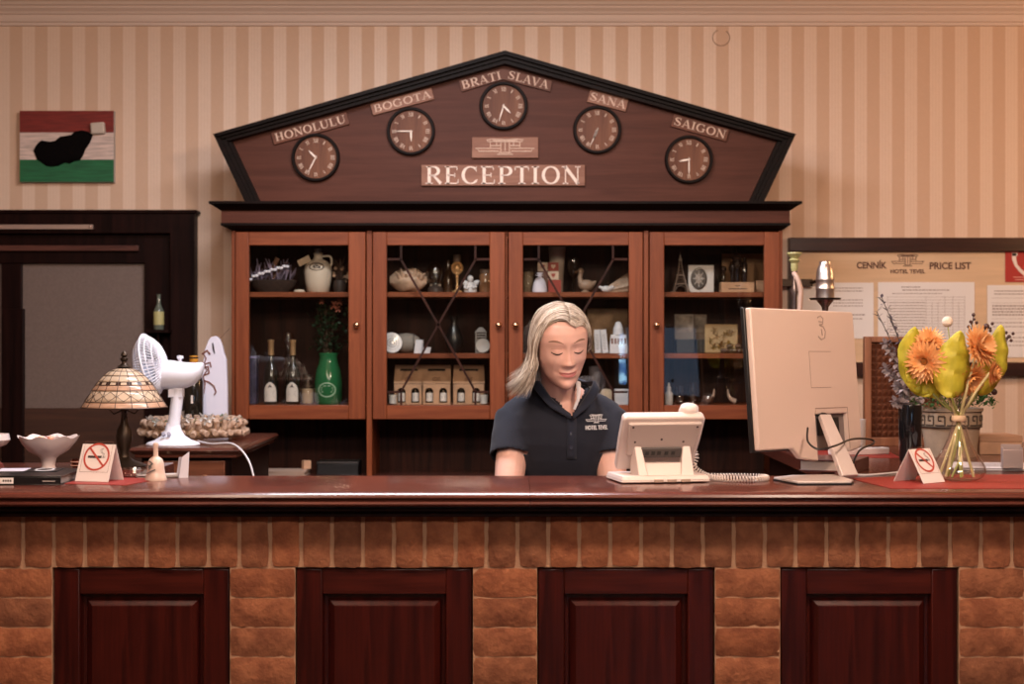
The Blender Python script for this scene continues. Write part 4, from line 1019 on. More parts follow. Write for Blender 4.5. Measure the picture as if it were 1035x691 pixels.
# --- first door, lower compartment
def bottle_prof(R, H, neck, sh): return [(R*.9, 0), (R, .006), (R, H*sh), (R*.85, H*(sh+.06)), (neck*1.3, H*(sh+.17)), (neck, H*(sh+.22)), (neck, H*.97), (neck*1.2, H*.975), (neck*1.2, H*.99), (neck*.9, H)]
DGL = glass('dark_bottle_glass', (.10, .06, .035), 1.5, gain=1.3)
DBT = mat('dark_bottle', (.012, .010, .007), .08, coat=.8)
GOLDF = mat('gold_foil', (.55, .33, .17), .35, .5)
LBL = mat('bottle_label', (.66, .60, .56), .6)
for px, lab in ((274, 'dark wine bottle with gold neck and white arched label, left one of the pair'), (296, 'dark wine bottle with gold neck and white arched label, right one of the pair')):
    t = thing('wine_bottle', lab, 'bottle', at(px, SB), 0, 'pair of wine bottles behind the first door')
    H = .262; q = MB(); q.lathe(bottle_prof(.030, H, .0105, .48), 28); q.build('bottle_body', DBT, t)
    q = MB(); q.lathe([(.0115, H*.76), (.0118, H*.965), (.0135, H*.975), (.0135, H*.995), (.0001, H+.001)], 20); q.build('neck_foil', GOLDF, t)
    q = MB(); vs = []; n = 10
    for j in range(9):
        z = .012+.078*j/8; w = .024*(1 if j < 5 else math.sqrt(max(0, 1-((j-4)/4.05)**2)))
        for i in range(n+1): vs.append((-w+2*w*i/n, z))
    decal(q, vs, [(j*(n+1)+i, j*(n+1)+i+1, (j+1)*(n+1)+i+1, (j+1)*(n+1)+i) for j in range(8) for i in range(n)], .0305); q.build('label', LBL, t)
    q = MB()
    for z, w in ((.034, .030), (.042, .024), (.05, .03)): decal(q, [(-w/2, z), (w/2, z), (w/2, z+.0018), (-w/2, z+.0018)], [(0, 1, 2, 3)], .0305, .002)
    decal(q, [(0, .082), (-.009, .068), (.009, .068)], [(0, 1, 2)], .0305, .002); q.build('label_print', INK, t, smooth=False)
def lathe_item(name, label, cat, px, z, prof, m, Y=6.42, seg=24, group=None, sx=1, sy=1):
    q = MB(); q.lathe(prof, seg, sx=sx, sy=sy); return tag(q.build(name, m, loc=at(px, z, Y)), label, cat, group)
t = thing('glass_decanter', 'tall clear glass decanter with a round stopper behind the wine bottles', 'decanter', at(291.5, SB, 6.50))
q = MB(); q.shell([(.034, 0), (.040, .01), (.038, .08), (.014, .15), (.011, .22), (.016, .232)], 24); q.build('decanter_body', CLEAR, t)
q = MB(); q.lathe([(.008, .215), (.009, .235), (.02, .25), (.024, .27), (.018, .29), (.0001, .298)], 20); q.build('stopper', glass('bright_glass', (.9, .88, .85), 1.8, gain=1.6), t)
t = thing('storage_jar', 'small clear jar with beige contents between the wine bottles and the green demijohn', 'jar', at(311, SB, 6.44))
q = MB(); q.shell([(.022, 0), (.028, .008), (.028, .075), (.020, .09), (.020, .105)], 20); q.build('jar_body', CLEAR, t)
q = MB(); q.lathe([(.024, .004), (.025, .062), (.0001, .064)], 20); q.build('contents', mat('beige_grain', (.40, .26, .16), .9, bump=.5, bscale=200), t)
q = MB(); q.lathe([(.021, .104), (.021, .118), (.0001, .12)], 20); q.build('lid', BRONZE, t)
q = MB(); q.box(-.024, .024, -.03, .03, 0, .185); q2 = tag(q.build('storage_tin', mat('dark_blue_tin', (.035, .03, .06), .4, var=.5, vscale=30), loc=at(254.5, SB, 6.45), bevel=.004), 'tall dark blue tin at the far left of the cabinet floor', 'tin')
q = MB(); q.box(-.025, .025, -.031, .031, .185, .195); q.build('lid', mat('lilac_lid', (.20, .17, .30), .4), q2, bevel=.003)
t = thing('green_demijohn', 'green glass jar with an embossed oval crest behind the first cabinet door', 'jar', at(332, SB, 6.42))
q = MB(); q.lathe([(.048, 0), (.056, .012), (.057, .09), (.050, .14), (.040, .165), (.036, .19), (.040, .205), (.038, .208)], 32); q.build('jar_body', mat('green_glass_body', (.03, .20, .075), .12, coat=.8, trans=.35), t)
q = MB(); vs = [(.036*math.cos(a), .060+.030*math.sin(a)) for a in A]+[(.031*math.cos(a), .060+.025*math.sin(a)) for a in A]; decal(q, vs, [(i, (i+1) % 32, 32+(i+1) % 32, 32+i) for i in range(32)], .0575)
for z, w in ((.05, .044), (.058, .052), (.066, .048), (.074, .03)): decal(q, [(-w/2, z), (w/2, z), (w/2, z+.0035), (-w/2, z+.0035)], [(0, 1, 2, 3)], .0575)
q.build('embossed_crest', mat('pale_green_relief', (.28, .45, .30), .4), t, smooth=False)
t2 = thing('artificial_plant', 'dark leafy sprigs with pink blossoms standing in the green jar', 'plant', at(332, SB+.2, 6.43))
q = MB(); rnd = random.Random(9)
for i in range(380):
    b = Vector((rnd.gauss(0, .032), rnd.uniform(-.05, .04), rnd.uniform(.005, .20))); e = b+Vector((rnd.uniform(-.02, .02), rnd.uniform(-.02, .01), rnd.uniform(-.012, .022))); q.leaf(b, e, .014)
q.build('leaves', leafmat('dark_green_leaf', (.02, .055, .022)), t2)
q = MB()
for i in range(9): x = rnd.uniform(-.05, .05); q.tube([(x*.1, 0, -.12), (x*.5, 0, .06), (x, -.01, .19)], .0016, 5)
q.build('stems', mat('brown_stem', (.08, .05, .03), .8), t2)
q = MB()
for (x, z, s_) in ((-.022, .215, .013), (.028, .20, .02), (.05, .215, .018), (.045, .185, .015)):
    for i in range(6): a = i*PI/3; q.leaf((x, -.05, z), (x+s_*math.cos(a), -.06, z+s_*math.sin(a)), s_*.9)
q.build('blossoms', mat('dusty_pink_petal', (.42, .14, .09), .7, trans=.2), t2)
# --- second door, upper shelf
q = MB(); N_ = 12; rings = []
for j in range(9):
    u = j/8; r = .062*math.sin(PI*(.06+.88*u))**.7
    rings.append([Vector((-.072+.150*u, .6*r*math.cos(a)*(1+.12*math.sin(5*a+j)), .045+.75*r*math.sin(a)*(1+.18*math.sin(4*a+j*1.3)))) for a in [2*PI*i/24 for i in range(24)]])
q.loft(rings); zmn = min(v.z for v in q.v); q.v = [v-Vector((0, 0, zmn)) for v in q.v]
o = q.build('conch_shell', mat('shell_beige', (.50, .34, .24), .5, bump=.6, bscale=40, var=.2, vscale=30), loc=at(412, SU)); tag(o, 'large knobbly beige conch shell on the upper shelf behind the second door', 'shell')
q = MB()
for i in range(7): a = -.5+i*.28; q.tube([(-.03+.014*i, -.02, .06), (-.045+.02*i, -.045, .085+.012*math.sin(i*2))], [.012, .002], 8)
q.build('spikes', mat('shell_beige'), o)
t = thing('glass_globe', 'clear glass globe on a dark base behind the second door', 'ornament', at(440, SU))
q = MB(); q.lathe([(.028, 0), (.032, .004), (.032, .018), (.022, .026), (.018, .03)], 24); q.build('base', mat('dark_base', (.05, .035, .03), .3, coat=.5), t)
q = MB(); q.shell([(.012, .03), (.030, .04), (.038, .068), (.036, .095), (.024, .118), (.012, .126)], 28, .0015); q.build('globe', glass('globe_glass', (.8, .78, .74), 1.6, gain=2), t)
q = MB()
for x in (-.014, .002, .016): q.ball((x, 0, .010+.02), (.009, .009, .008), 8, 6)
q.build('pebbles', mat('grey_pebble', (.4, .33, .28), .4), t)
lathe_item('brown_bottle', 'slim brown glass bottle behind the golden figurine stand', 'bottle', 453, SU, bottle_prof(.022, .135, .008, .5), mat('amber_brown', (.07, .035, .018), .15, coat=.6), 6.5)
t = thing('golden_figurine', 'golden cherub head figurine on a slender stand behind the second door', 'figurine', at(462, SU, 6.40))
GOLD = mat('matt_gold', (.62, .36, .16), .38, .45)
q = MB(); q.lathe([(.022, 0), (.022, .006), (.012, .010), (.006, .016), (.005, .022), (.008, .026), (.004, .032), (.0045, .060), (.007, .064), (.004, .070)], 20); q.build('stand', GOLD, t)
q = MB(); q.ball((0, 0, .098), (.016, .014, .020), 14, 10)
for i in range(14): a = i*2*PI/14; q.ball((.019*math.cos(a), .004, .100+.021*math.sin(a)), .0065, 8, 6)
q.ball((0, -.014, .096), .003, 6, 5); q.ball((0, 0, .078), (.010, .009, .010), 8, 6); q.build('head', GOLD, t)
lathe_item('small_cup', 'little tan cup upside down above the golden figurine, near the shelf top', 'cup', 462, SU, [(.0001, 0), (.005, 0), (.006, .12), (.016, .13), (.016, .158), (.0001, .16)], mat('tan_pottery', (.20, .12, .08), .6), 6.48)
t = thing('angel_figurine', 'small white kneeling angel figurine behind the second door', 'figurine', at(475.5, SU, 6.40))
WPL = mat('white_plaster', (.66, .64, .66), .6)
q = MB(); q.lathe([(.024, 0), (.026, .012), (.018, .032), (.012, .042), (.0001, .046)], 16, sy=.8); q.tube([(-.016, -.01, .036), (-.022, -.018, .02), (-.008, -.024, .015)], [.007, .006, .005], 8); q.tube([(.014, -.01, .036), (.022, -.016, .022), (.008, -.024, .018)], [.007, .006, .005], 8); q.build('robe', WPL, t)
q = MB(); q.ball((0, -.003, .056), (.0125, .012, .014), 12, 9); q.build('head', WPL, t)
for s in (-1, 1): q = MB(); q.leaf((s*.006, .012, .028), (s*.034, .016, .05), .024, Vector((0, 1, 0))); q.build('wing', WPL, t, solid=.003)
t = thing('amber_jar', 'amber glass jar at the right end of the upper shelf behind the second door', 'jar', at(491, SU))
q = MB(); q.lathe([(.024, 0), (.027, .006), (.027, .07), (.022, .08)], 20); q.build('jar_body', mat('amber_glass', (.25, .12, .06), .15, coat=.6), t)
q = MB(); q.lathe([(.024, .08), (.024, .095), (.0001, .096)], 20); q.build('lid', mat('tan_pottery'), t)
# --- second door, middle shelf
o = lathe_item('stone_barrel', 'grey stone barrel lying on the middle shelf behind the second door', 'barrel', 411, SM, [(.0001, -.052), (.022, -.052), (.037, -.028), (.041, 0), (.037, .028), (.022, .052), (.0001, .052)], mat('grey_stoneware', (.22, .19, .165), .7, bump=.4, bscale=60))
o.data.transform(Tr(0, 0, .041) @ R3(0, 90, 0)); 
q = MB()
for x in (-.03, .03): q.tube([(x, .0365*math.cos(a), .041+.0365*math.sin(a)) for a in [2*PI*i/24 for i in range(24)]], .0025, 6, closed=True)
q.build('hoops', mat('dark_hoop', (.09, .07, .06), .6), o)
t = thing('decorated_plate', 'white plate with a dark line drawing at the left of the middle shelf', 'plate', at(396, SM, 6.37))
q = MB(); q.lathe([(.0001, 0), (.036, 0), (.042, .004), (.040, .006), (.0001, .003)], 32, Tr(0, 0, .042) @ R3(80, 0, 15)); q.build('dish', mat('white_china', (.62, .62, .66), .3, coat=.4), t)
q = MB()
for r in (.028, .018, .009): q.tube([Vector((r*math.cos(a), r*math.sin(a), .0042)) for a in [2*PI*i/24 for i in range(24)]], .0012, 5, Tr(0, 0, .042) @ R3(80, 0, 15), closed=True)
q.build('drawing', INK, t)
for i, (px, rz, lab) in enumerate(((423, -12, 'white folded card leaning beside the stone barrel'), (430, 25, 'smaller white folded card on the middle shelf, right of the taller card'))):
    h = (.055, .025)[i]; q = MB(); q.prism([(-.016, 0), (.014, 0), (.020, h), (-.008, h)], -.012, -.010); q.prism([(-.016, 0), (.014, 0), (.020, h), (-.008, h)], .008, .010); q.box(-.008, .02, -.012, .010, h-.002, h)
    tag(q.build('folded_card', mat('cool_white_card', (.66, .66, .72), .7), loc=at(px, SM, 6.38), rot=(0, 0, math.radians(rz)), smooth=False), lab, 'card')
t = thing('black_vase', 'black tapered vase in the middle of the second cabinet door', 'vase', at(459, SM, 6.46))
q = MB(); q.lathe([(.022, 0), (.032, .02), (.036, .06), (.022, .10), (.012, .125), (.018, .15), (.016, .152)], 24); q.build('vase_body', mat('black_glaze', (.008, .007, .007), .3), t)
t = thing('metal_lantern', 'small grey metal lantern with slats at the right of the middle shelf', 'lantern', at(486, SM, 6.45))
q = MB(); q.box(-.022, .022, -.02, .02, 0, .008); q.frus((-.024, .024, -.022, .022), (-.008, .008, -.008, .008), .085, .105)
for x in (-.02, .02):
    for y in (-.018, .018): q.box(x-.002, x+.002, y-.002, y+.002, .008, .085)
for i in range(6): q.box(-.02, .02, -.020, -.018, .02+.011*i, .025+.011*i)
q.build('housing', mat('grey_metal', (.25, .22, .2), .5, .3), t, smooth=False)
q = MB(); q.lathe([(.012, .008), (.012, .05), (.0001, .052)], 16); q.build('candle', mat('wax', (.4, .32, .26), .6), t)
t = thing('oval_dish', 'grey oval dish leaning in front of the metal lantern', 'dish', at(488, SM, 6.37))
q = MB(); q.lathe([(.0001, 0), (.024, 0), (.030, .004), (.028, .006), (.0001, .003)], 28, Tr(0, 0, .030) @ R3(78, 0, 0)); q.build('dish', mat('grey_metal'), t)
# --- second door, cabinet floor: gift carriers with bottles
KR = mat('kraft_cardboard', (.52, .31, .19), .8, var=.1, vscale=20)
DKI = mat('dark_opening', (.012, .008, .006), .9)
G_C = 'cardboard gift carriers behind the second door'
def carrier(px, label, w=.115):
    t = thing('gift_carrier', label, 'gift box', at(px, SB, 6.46), 0, G_C); d = .05; h = .085
    def arch(cx_, r, hh): return [(cx_-r, .006)] + [(cx_+r*math.cos(a), hh+r*.9*math.sin(a)) for a in [PI-PI*i/10 for i in range(11)]] + [(cx_+r, .006)]
    q = MB()
    # front with two arched windows, built from strips
    q.box(-w/2, w/2, -d+.001, d, 0, .006)
    r = .0165; cxs = (-w*.24, w*.24); zt_ = .052
    for a, b in ((-w/2, cxs[0]-r), (cxs[0]+r, cxs[1]-r), (cxs[1]+r, w/2)): q.box(a, b, -d, -d+.002, .006, h)
    for c_ in cxs:
        top = [(c_+r*math.cos(a), zt_+r*.9*math.sin(a)) for a in [PI-PI*i/10 for i in range(11)]]
        q.prism([(c_-r, h)]+[(c_-r, zt_)]+top[1:-1]+[(c_+r, zt_), (c_+r, h)], -d, -d+.002)
    q.box(-w/2, -w/2+.002, -d, d, .006, h); q.box(w/2-.002, w/2, -d, d, .006, h); q.box(-w/2, w/2, d-.002, d, .006, h)
    # gable top
    g = .155
    q.add([(-w/2, -d, h), (w/2, -d, h), (w/2*.96, -.004, g), (-w/2*.96, -.004, g)], [(0, 1, 2, 3)]); q.add([(-w/2, d, h), (w/2, d, h), (w/2*.96, .004, g), (-w/2*.96, .004, g)], [(3, 2, 1, 0)])
    q.box(-w/2*.96, w/2*.96, -.004, .004, g-.002, g+.004); q.add([(-w/2, -d, h), (-w/2, d, h), (-w/2*.96, .0, g)], [(0, 1, 2)]); q.add([(w/2, -d, h), (w/2, d, h), (w/2*.96, .0, g)], [(0, 2, 1)])
    q.build('carton', KR, t, smooth=False)
    q = MB(); q.box(-w*.30, w*.30, -.0175, -.0135, .132, .143); q.box(-w/2, w/2, -d-.0008, -d+.001, h-.003, h-.001); q.build('handle_slot', DKI, t, bevel=.002)
    q = MB(); q.bar2([(-.015, .103), (-.005, .110), (.006, .104), (.016, .109)], .003, -.045, -.036, None); q.box(-.016, .016, -.045, -.036, .0965, .099); q.build('gable_print', mat('kraft_print', (.28, .15, .09), .8), t, smooth=False)
    return cxs
for px, lab in ((413.5, 'cardboard gift carrier with two arched windows, leftmost of three'), (441.5, 'cardboard gift carrier with two arched windows, between the two others'), (474, 'cardboard gift carrier with two arched windows, nearest the door knob side')):
    w = .118 if px != 474 else .128; cxs = carrier(px, lab, w)
    for k, cx_ in enumerate(cxs):
        bt = thing('miniature_bottle', 'white-labelled miniature bottle in the %s window of the %s carrier' % (('left', 'right')[k], {413.5: 'first', 441.5: 'middle', 474: 'last'}[px]), 'bottle', (X(px, 6.46)+cx_, 6.46-.026, SB+.0062), 0, 'miniature bottles in the gift carriers')
        q = MB(); q.lathe([(.013, 0), (.0145, .003), (.0145, .045), (.007, .058), (.006, .068), (.0001, .069)], 16); q.build('bottle_body', DBT, bt)
        q = MB(); q.lathe([(.0148, .006), (.0148, .040)], 16); o = q.build('label', mat('mini_label', (.72, .66, .62), .6), bt)
        q = MB(); decal(q, [(-.007, .020), (.007, .020), (.007, .030), (-.007, .030)], [(0, 1, 2, 3)], .0149, .0005); q.build('label_print', mat('label_grey', (.25, .22, .22), .7), bt, smooth=False)
for px, lab in ((397, 'clear shot glass with a white label left of the gift carriers'), (489, 'clear shot glass with a white label right of the gift carriers')):
    t = thing('shot_glass', lab, 'glass', at(px, SB, 6.36), 0, 'shot glasses on the cabinet floor')
    q = MB(); q.shell([(.015, 0), (.019, .055)], 20, .0015); q.build('tumbler', CLEAR, t)
    q = MB(); q.lathe([(.0155, .006), (.0172, .040)], 20); q.build('label', mat('mini_label'), t)
# --- third door, upper shelf
t = thing('cork_jar', 'clear jar of brown chips at the left of the shelf behind the third door', 'jar', at(534, SU, 6.44))
q = MB(); q.shell([(.020, 0), (.024, .006), (.024, .09), (.02, .1)], 20, .0015); q.build('jar_body', CLEAR, t)
q = MB(); q.lathe([(.021, .004), (.022, .085), (.0001, .088)], 16); q.build('contents', mat('brown_chips', (.22, .13, .075), .9, bump=1, bscale=120, c2=(.38, .26, .16), vscale=70), t)
t = thing('heart_box', 'stack of red and cream boxes with hearts behind the third door', 'gift box', at(557, SU, 6.42))
RD = mat('box_red', (.30, .03, .015), .55); CR = mat('box_cream', (.58, .44, .33), .6)
q = MB(); q.box(-.012, .040, -.02, .02, 0, .052); q.build('lower_box', RD, t, smooth=False)
def heart(q, c, s, y): q.prism([(c[0]+s*x, c[1]+s*z) for x, z in ((0, -1), (.75, -.2), (.95, .3), (.7, .72), (.3, .75), (0, .45), (-.3, .75), (-.7, .72), (-.95, .3), (-.75, -.2))], y-.001, y)
for x0, x1, z0, z1, m1, m2 in ((-.013, .030, .053, .087, CR, RD), (-.013, .030, .088, .122, RD, CR), (-.054, -.015, .088, .122, CR, RD)):
    q = MB(); q.box(x0, x1, -.022, .018, z0, z1); b_ = q.build('square', m1, t, smooth=False); q = MB(); heart(q, ((x0+x1)/2, (z0+z1)/2+.001), .010, -.022); q.build('heart', m2, b_, smooth=False)
q = MB(); q.box(-.054, -.015, -.02, .018, 0, .087); q.build('rear_box', mat('box_brown', (.12, .05, .03), .6), t, smooth=False)
t = thing('beige_cup', 'tall beige flared cup behind the heart boxes', 'cup', at(563, SU, 6.50))
q = MB(); q.lathe([(.024, 0), (.027, .08), (.036, .19), (.034, .19), (.022, .08), (.0001, .02)], 24); q.build('cup_body', mat('beige_shade', (.45, .36, .29), .7), t)
t = thing('lavender_sachet', 'small white drawstring sachet in front of the heart boxes', 'sachet', at(545.5, SU, 6.37))
q = MB(); q.lathe([(.029, 0), (.030, .012), (.024, .04), (.016, .056), (.0045, .063), (.005, .066), (.014, .080), (.0001, .078)], 20, sy=.55); q.build('pouch', mat('white_organza', (.66, .64, .74), .7, bump=.5, bscale=90), t)
q = MB(); q.tube([Vector((.0055*math.cos(a), .004*math.sin(a), .0645)) for a in [2*PI*i/12 for i in range(12)]], .0015, 5, closed=True); q.tube([(0, -.005, .0645), (-.016, -.008, .070)], .0014, 5); q.tube([(0, -.005, .0645), (.014, -.008, .068)], .0014, 5); q.build('drawstring', mat('white_lace'), t)
t = thing('duck_figurine', 'small beige duck figurine in the middle of the shelf behind the third door', 'figurine', at(591.5, SU, 6.42))
DM = mat('duck_beige', (.30, .20, .14), .5)
q = MB(); q.ball((.004, 0, .032), (.032, .018, .022), 14, 10); q.tube([(-.016, 0, .04), (-.022, 0, .062), (-.018, 0, .080)], [.014, .009, .010], 10); q.tube([(.03, 0, .036), (.044, 0, .048)], [.012, .003], 8); q.lathe([(.018, 0), (.018, .004), (.008, .012)], 12); q.build('body', DM, t)
q = MB(); q.ball((-.018, 0, .088), .0125, 12, 8); q.build('head', DM, t)
q = MB(); q.tube([(-.028, 0, .087), (-.044, 0, .083)], [.006, .003], 8); q.build('beak', mat('dark_beak', (.12, .06, .03), .5), t)
lathe_item('dark_goblet', 'dark glass goblet left of the duck figurine', 'goblet', 580, SU, [(.026, 0), (.024, .004), (.004, .010), (.004, .06), (.022, .08), (.028, .11), (.024, .145), (.022, .145), (.0001, .085)], mat('smoked_glass', (.02, .013, .01), .05, coat=1), 6.5)
t = thing('seashell', 'large beige seashell leaning at the right of the shelf behind the third door', 'shell', at(622, SU, 6.46))
q = MB(); rings = []
for j in range(8): u = j/7; r = .004+.034*u**.8; rings.append([Vector((-.05+.1*u, r*.7*math.cos(a)*(1+.08*math.cos(9*a)), .045+.035*u+r*math.sin(a)*(1+.08*math.cos(9*a)))) for a in [2*PI*i/36 for i in range(36)]])
q.loft(rings); zmn = min(v.z for v in q.v); q.v = [v-Vector((0, 0, zmn)) for v in q.v]; q.build('shell_body', mat('shell_beige'), t)
t = thing('dove_figurine', 'small white bird figurine in front of the leaning seashell', 'figurine', at(613, SU, 6.37))
q = MB(); q.ball((0, 0, .014), (.022, .012, .013), 12, 8); q.tube([(-.016, 0, .018), (-.034, 0, .024)], [.008, .003], 8); q.build('body', WPL, t)
q = MB(); q.ball((.022, 0, .020), .0095, 10, 8); q.tube([(.028, 0, .02), (.037, 0, .018)], [.003, .001], 6); q.build('head', WPL, t)
# --- third door, middle shelf
t = thing('landscape_plaque', 'large mottled tan plaque standing at the back of the middle shelf', 'plaque', at(614, SM, 6.56))
q = MB(); q.box(-.085, .085, -.008, .008, 0, .185); q.build('plaque', mat('mottled_tan', (.17, .10, .05), .7, c2=(.42, .27, .16), vscale=16, bump=.3), t, bevel=.005)
for i, (px, rz, lab) in enumerate(((604.5, -4, 'thin white booklet with blue tint, left of the standing pair'), (611.5, 8, 'thin white booklet leaning right, closest to the bottle carton'))):
    q = MB(); q.box(-.012, .012, -.010, .010, 0, .094); o = tag(q.build('booklet', mat('cool_white_card'), loc=at(px, SM, 6.40), rot=(0, math.radians((-3, -6)[i]), math.radians(rz)), smooth=False), lab, 'booklet', 'white booklets on the middle shelf')
    o.location.z += .0016
    q = MB(); [q.box(-.008, .006, -.0106, -.010, .015+.008*j, .017+.008*j) for j in range(8)]; q.build('print', mat('label_grey'), o, smooth=False)
t = thing('bottle_carton', 'white carton with brown lettering band and pale top on the middle shelf', 'carton', at(625, SM, 6.39))
q = MB(); q.box(-.035, .035, -.02, .02, 0, .032); q.frus((-.035, .035, -.02, .02), (-.03, .03, -.016, .016), .032, .075); q.lathe([(.022, .075), (.020, .10), (.010, .125), (.0001, .128)], 16); q.build('carton_body', mat('cool_white_card'), t, smooth=False)
q = MB()
for i in range(5): q.box(-.030+.013*i, -.022+.013*i, -.0195, -.0175, .038, .060)
q.build('lettering_band', mat('brown_print', (.22, .10, .08), .7), t, smooth=False)
# --- third door, cabinet floor
t = thing('grey_boot', 'grey felt boot ornament standing on the cabinet floor beside her head', 'ornament', at(596, SB, 6.44))
q = MB(); q.tube(spline([(-.03, 0, .02), (-.005, 0, .024), (.016, 0, .05), (.02, 0, .10), (.018, 0, .155)], 4), [.016]*4+[.022]*4+[.024]*4+[.028]*5, 14, flat=.8); q.lathe([(.0001, 0), (.045, 0), (.045, .006), (.0001, .006)], 20, sy=.6); q.build('boot', mat('grey_felt', (.16, .15, .18), .9, bump=.4, bscale=120), t)
q = MB(); q.lathe([(.024, 0), (.030, .010), (.026, .05), (.016, .062), (.0001, .064)], 18, sy=.6); tag(q.build('cream_pouch', mat('cream_cloth', (.5, .4, .3), .8, bump=.6, bscale=60), loc=at(613, SB, 6.39)), 'small cream cloth pouch left of the white box on the cabinet floor', 'pouch')
q = MB(); q.box(-.027, .027, -.02, .02, 0, .052); o = tag(q.build('white_box', mat('cool_white_card'), loc=at(628, SB, 6.38), bevel=.002), 'small white box at the right corner of the third door', 'box')
q = MB(); q.box(-.028, .028, -.021, .021, .053, .063); q.build('lid', mat('cool_white_card'), o, bevel=.0015)
# --- fourth door, upper shelf
t = thing('tower_model', 'dark metal lattice tower model on the upper shelf behind the fourth door', 'model', at(687.5, SU, 6.42))
TM = mat('dull_bronze', (.13, .085, .065), .5, .3); q = MB()
def tw(z): return .030*(1-z/.165)**1.9+.0022
for s in (-1, 1):
    for r in (-1, 1):
        q.tube([(s*tw(z), r*tw(z), z) for z in [.150*i/12 for i in range(13)]], [.006*(1-i/15) for i in range(13)], 6)
for z in (.036, .072, .135): w = tw(z)+.004; q.box(-w, w, -w, w, z-.003, z+.003)
for i in range(9):
    z0 = .04+.0115*i; z1 = z0+.0115
    for y in (-1, 1):
        q.tube([(-tw(z0), y*tw(z0), z0), (tw(z1), y*tw(z1), z1)], .0014, 4); q.tube([(tw(z0), y*tw(z0), z0), (-tw(z1), y*tw(z1), z1)], .0014, 4)
for y in (-.03, .03): q.tube([(.022*math.cos(a), y*.9, .006+.022*math.sin(a)) for a in [PI*i/10 for i in range(11)]], .002, 5)
q.tube([(0, 0, .145), (0, 0, .168)], [.004, .001], 6); q.build('tower', TM, t)
q = MB(); [q.box(s*.030-.008, s*.030+.008, r*.030-.008, r*.030+.008, 0, .007) for s in (-1, 1) for r in (-1, 1)]; q.build('footing', TM, t, smooth=False)
t = thing('photo_frame', 'white picture frame with an oval medallion behind the fourth door', 'frame', at(708.5, SU, 6.41), math.radians(0))
q = MB(); q.box(-.052, .052, -.008, .012, 0, .112); q.build('frame', mat('white_lacquer', (.62, .58, .56), .5), t, bevel=.003)
q = MB(); q.lathe([(.031, -.002), (.033, .003), (.028, .004), (.028, .001)], 36, Tr(-.010, -.008, .057) @ R3(90, 0, 0), sy=1.35); q.build('oval_rim', mat('dark_base'), t)
q = MB(); q.lathe([(.029, .0005), (.0001, .0015)], 36, Tr(-.010, -.008, .057) @ R3(90, 0, 0), sy=1.35); q.build('medallion', mat('medallion_grey', (.16, .12, .10), .4, c2=(.42, .34, .29), vscale=45), t)
q = MB()
for i in range(8): a = i*PI/4; q.tube([(-.010, -.011, .057), (-.010+.024*math.cos(a), -.011, .057+.033*math.sin(a))], .0016, 5)
q.ball((.003, -.012, .055), .006, 8, 6); q.build('relief', mat('relief_light', (.5, .44, .4), .4), t)
t = thing('wooden_crate', 'light wooden box holding small dark bottles behind the fourth door', 'box', at(744.5, SU, 6.42))
q = MB(); WL = wood('pale_crate_wood', (.42, .22, .12), (.58, .34, .20), 'x', .6, 0); q.box(-.067, .067, -.035, .035, 0, .042); q.build('crate', WL, t, bevel=.002)
q = MB(); q.box(-.038, .038, -.0358, -.035, .014, .017); q.box(-.01, .01, -.0358, -.035, .026, .029); q.build('lettering', INK, t, smooth=False)
GB = mat('dark_shiny_glass', (.02, .012, .01), .06, coat=1)
q = MB(); q.box(-.095, .095, -.004, .004, 0, .165); tag(q.build('cardboard_sheet', mat('kraft_dark', (.30, .16, .08), .8, var=.1), loc=at(753, SU, 6.54), smooth=False), 'tan cardboard sheet standing behind the wooden box with bottles', 'cardboard')
for i, (dx, pr, lab) in enumerate(((-.054, [(.006, 0), (.007, .02), (.004, .03), (.005, .038), (.013, .05), (.011, .062), (.0001, .068)], 'small round-topped dark bottle at the left end of the wooden box'),
    (-.018, [(.007, 0), (.008, .03), (.010, .04), (.015, .055), (.012, .07), (.0001, .078)], 'round-topped dark bottle second from the left on the wooden box'),
    (.002, [(.012, 0), (.014, .055), (.028, .07), (.026, .082), (.017, .088), (.024, .10), (.016, .112), (.005, .118), (.003, .15), (.0001, .152)], 'tallest dark bottle with a spire on the wooden box'),
    (.032, [(.009, 0), (.011, .03), (.012, .07), (.007, .08), (.005, .10), (.0001, .103)], 'slim dark bottle at the right end of the wooden box'))):
    lathe_item('small_bottle', lab, 'bottle', 0, 0, pr, GB, 6.42, 18, 'dark bottles on the wooden box').location = (X(744.5, 6.42)+dx, 6.415 + (.0 if i != 2 else .012), SU+.042)
q = MB(); q.box(-.02, .02, -.02, .02, 0, .052); tag(q.build('tan_block', WL, loc=at(768.5, SU, 6.47), bevel=.002), 'pale wooden block at the right end of the upper shelf', 'block')
# --- fourth door, middle shelf
for i, (px, w, Y, lab) in enumerate(((691.5, .078, 6.44, 'small picture card with a dark scene, left one on the middle shelf'), (708, .05, 6.50, 'small picture card, brown, right behind the left one on the middle shelf'))):
    t = thing('picture_card', lab, 'picture', at(px, SM, Y), 0, 'picture cards on the middle shelf')
    q = MB(); q.box(-w/2, w/2, -.003, .003, .056, .158); q.build('card', mat('dull_card%d' % i, ((.20, .16, .13), (.16, .11, .08))[i], .6), t, smooth=False)
    q = MB(); q.box(-w*.42, w*.42, -.0038, -.003, .085, .150); q.build('scene', mat('card_scene', (.06, .045, .035), .6, c2=(.30, .24, .19), vscale=25), t, smooth=False)
    q = MB(); q.box(-w/2+.004, w/2, -.03, .03, 0, .056); q.build('black_box', BLK, t, bevel=.002)
t = thing('painted_tray', 'yellow-brown painted tray with flowers on the middle shelf behind the fourth door', 'tray', at(729, SM, 6.47))
q = MB(); q.box(-.068, .068, -.005, .005, 0, .118); q.build('tray', mat('tray_yellow', (.46, .32, .17), .6, var=.15, vscale=15), t, bevel=.006)
q = MB(); rnd = random.Random(4)
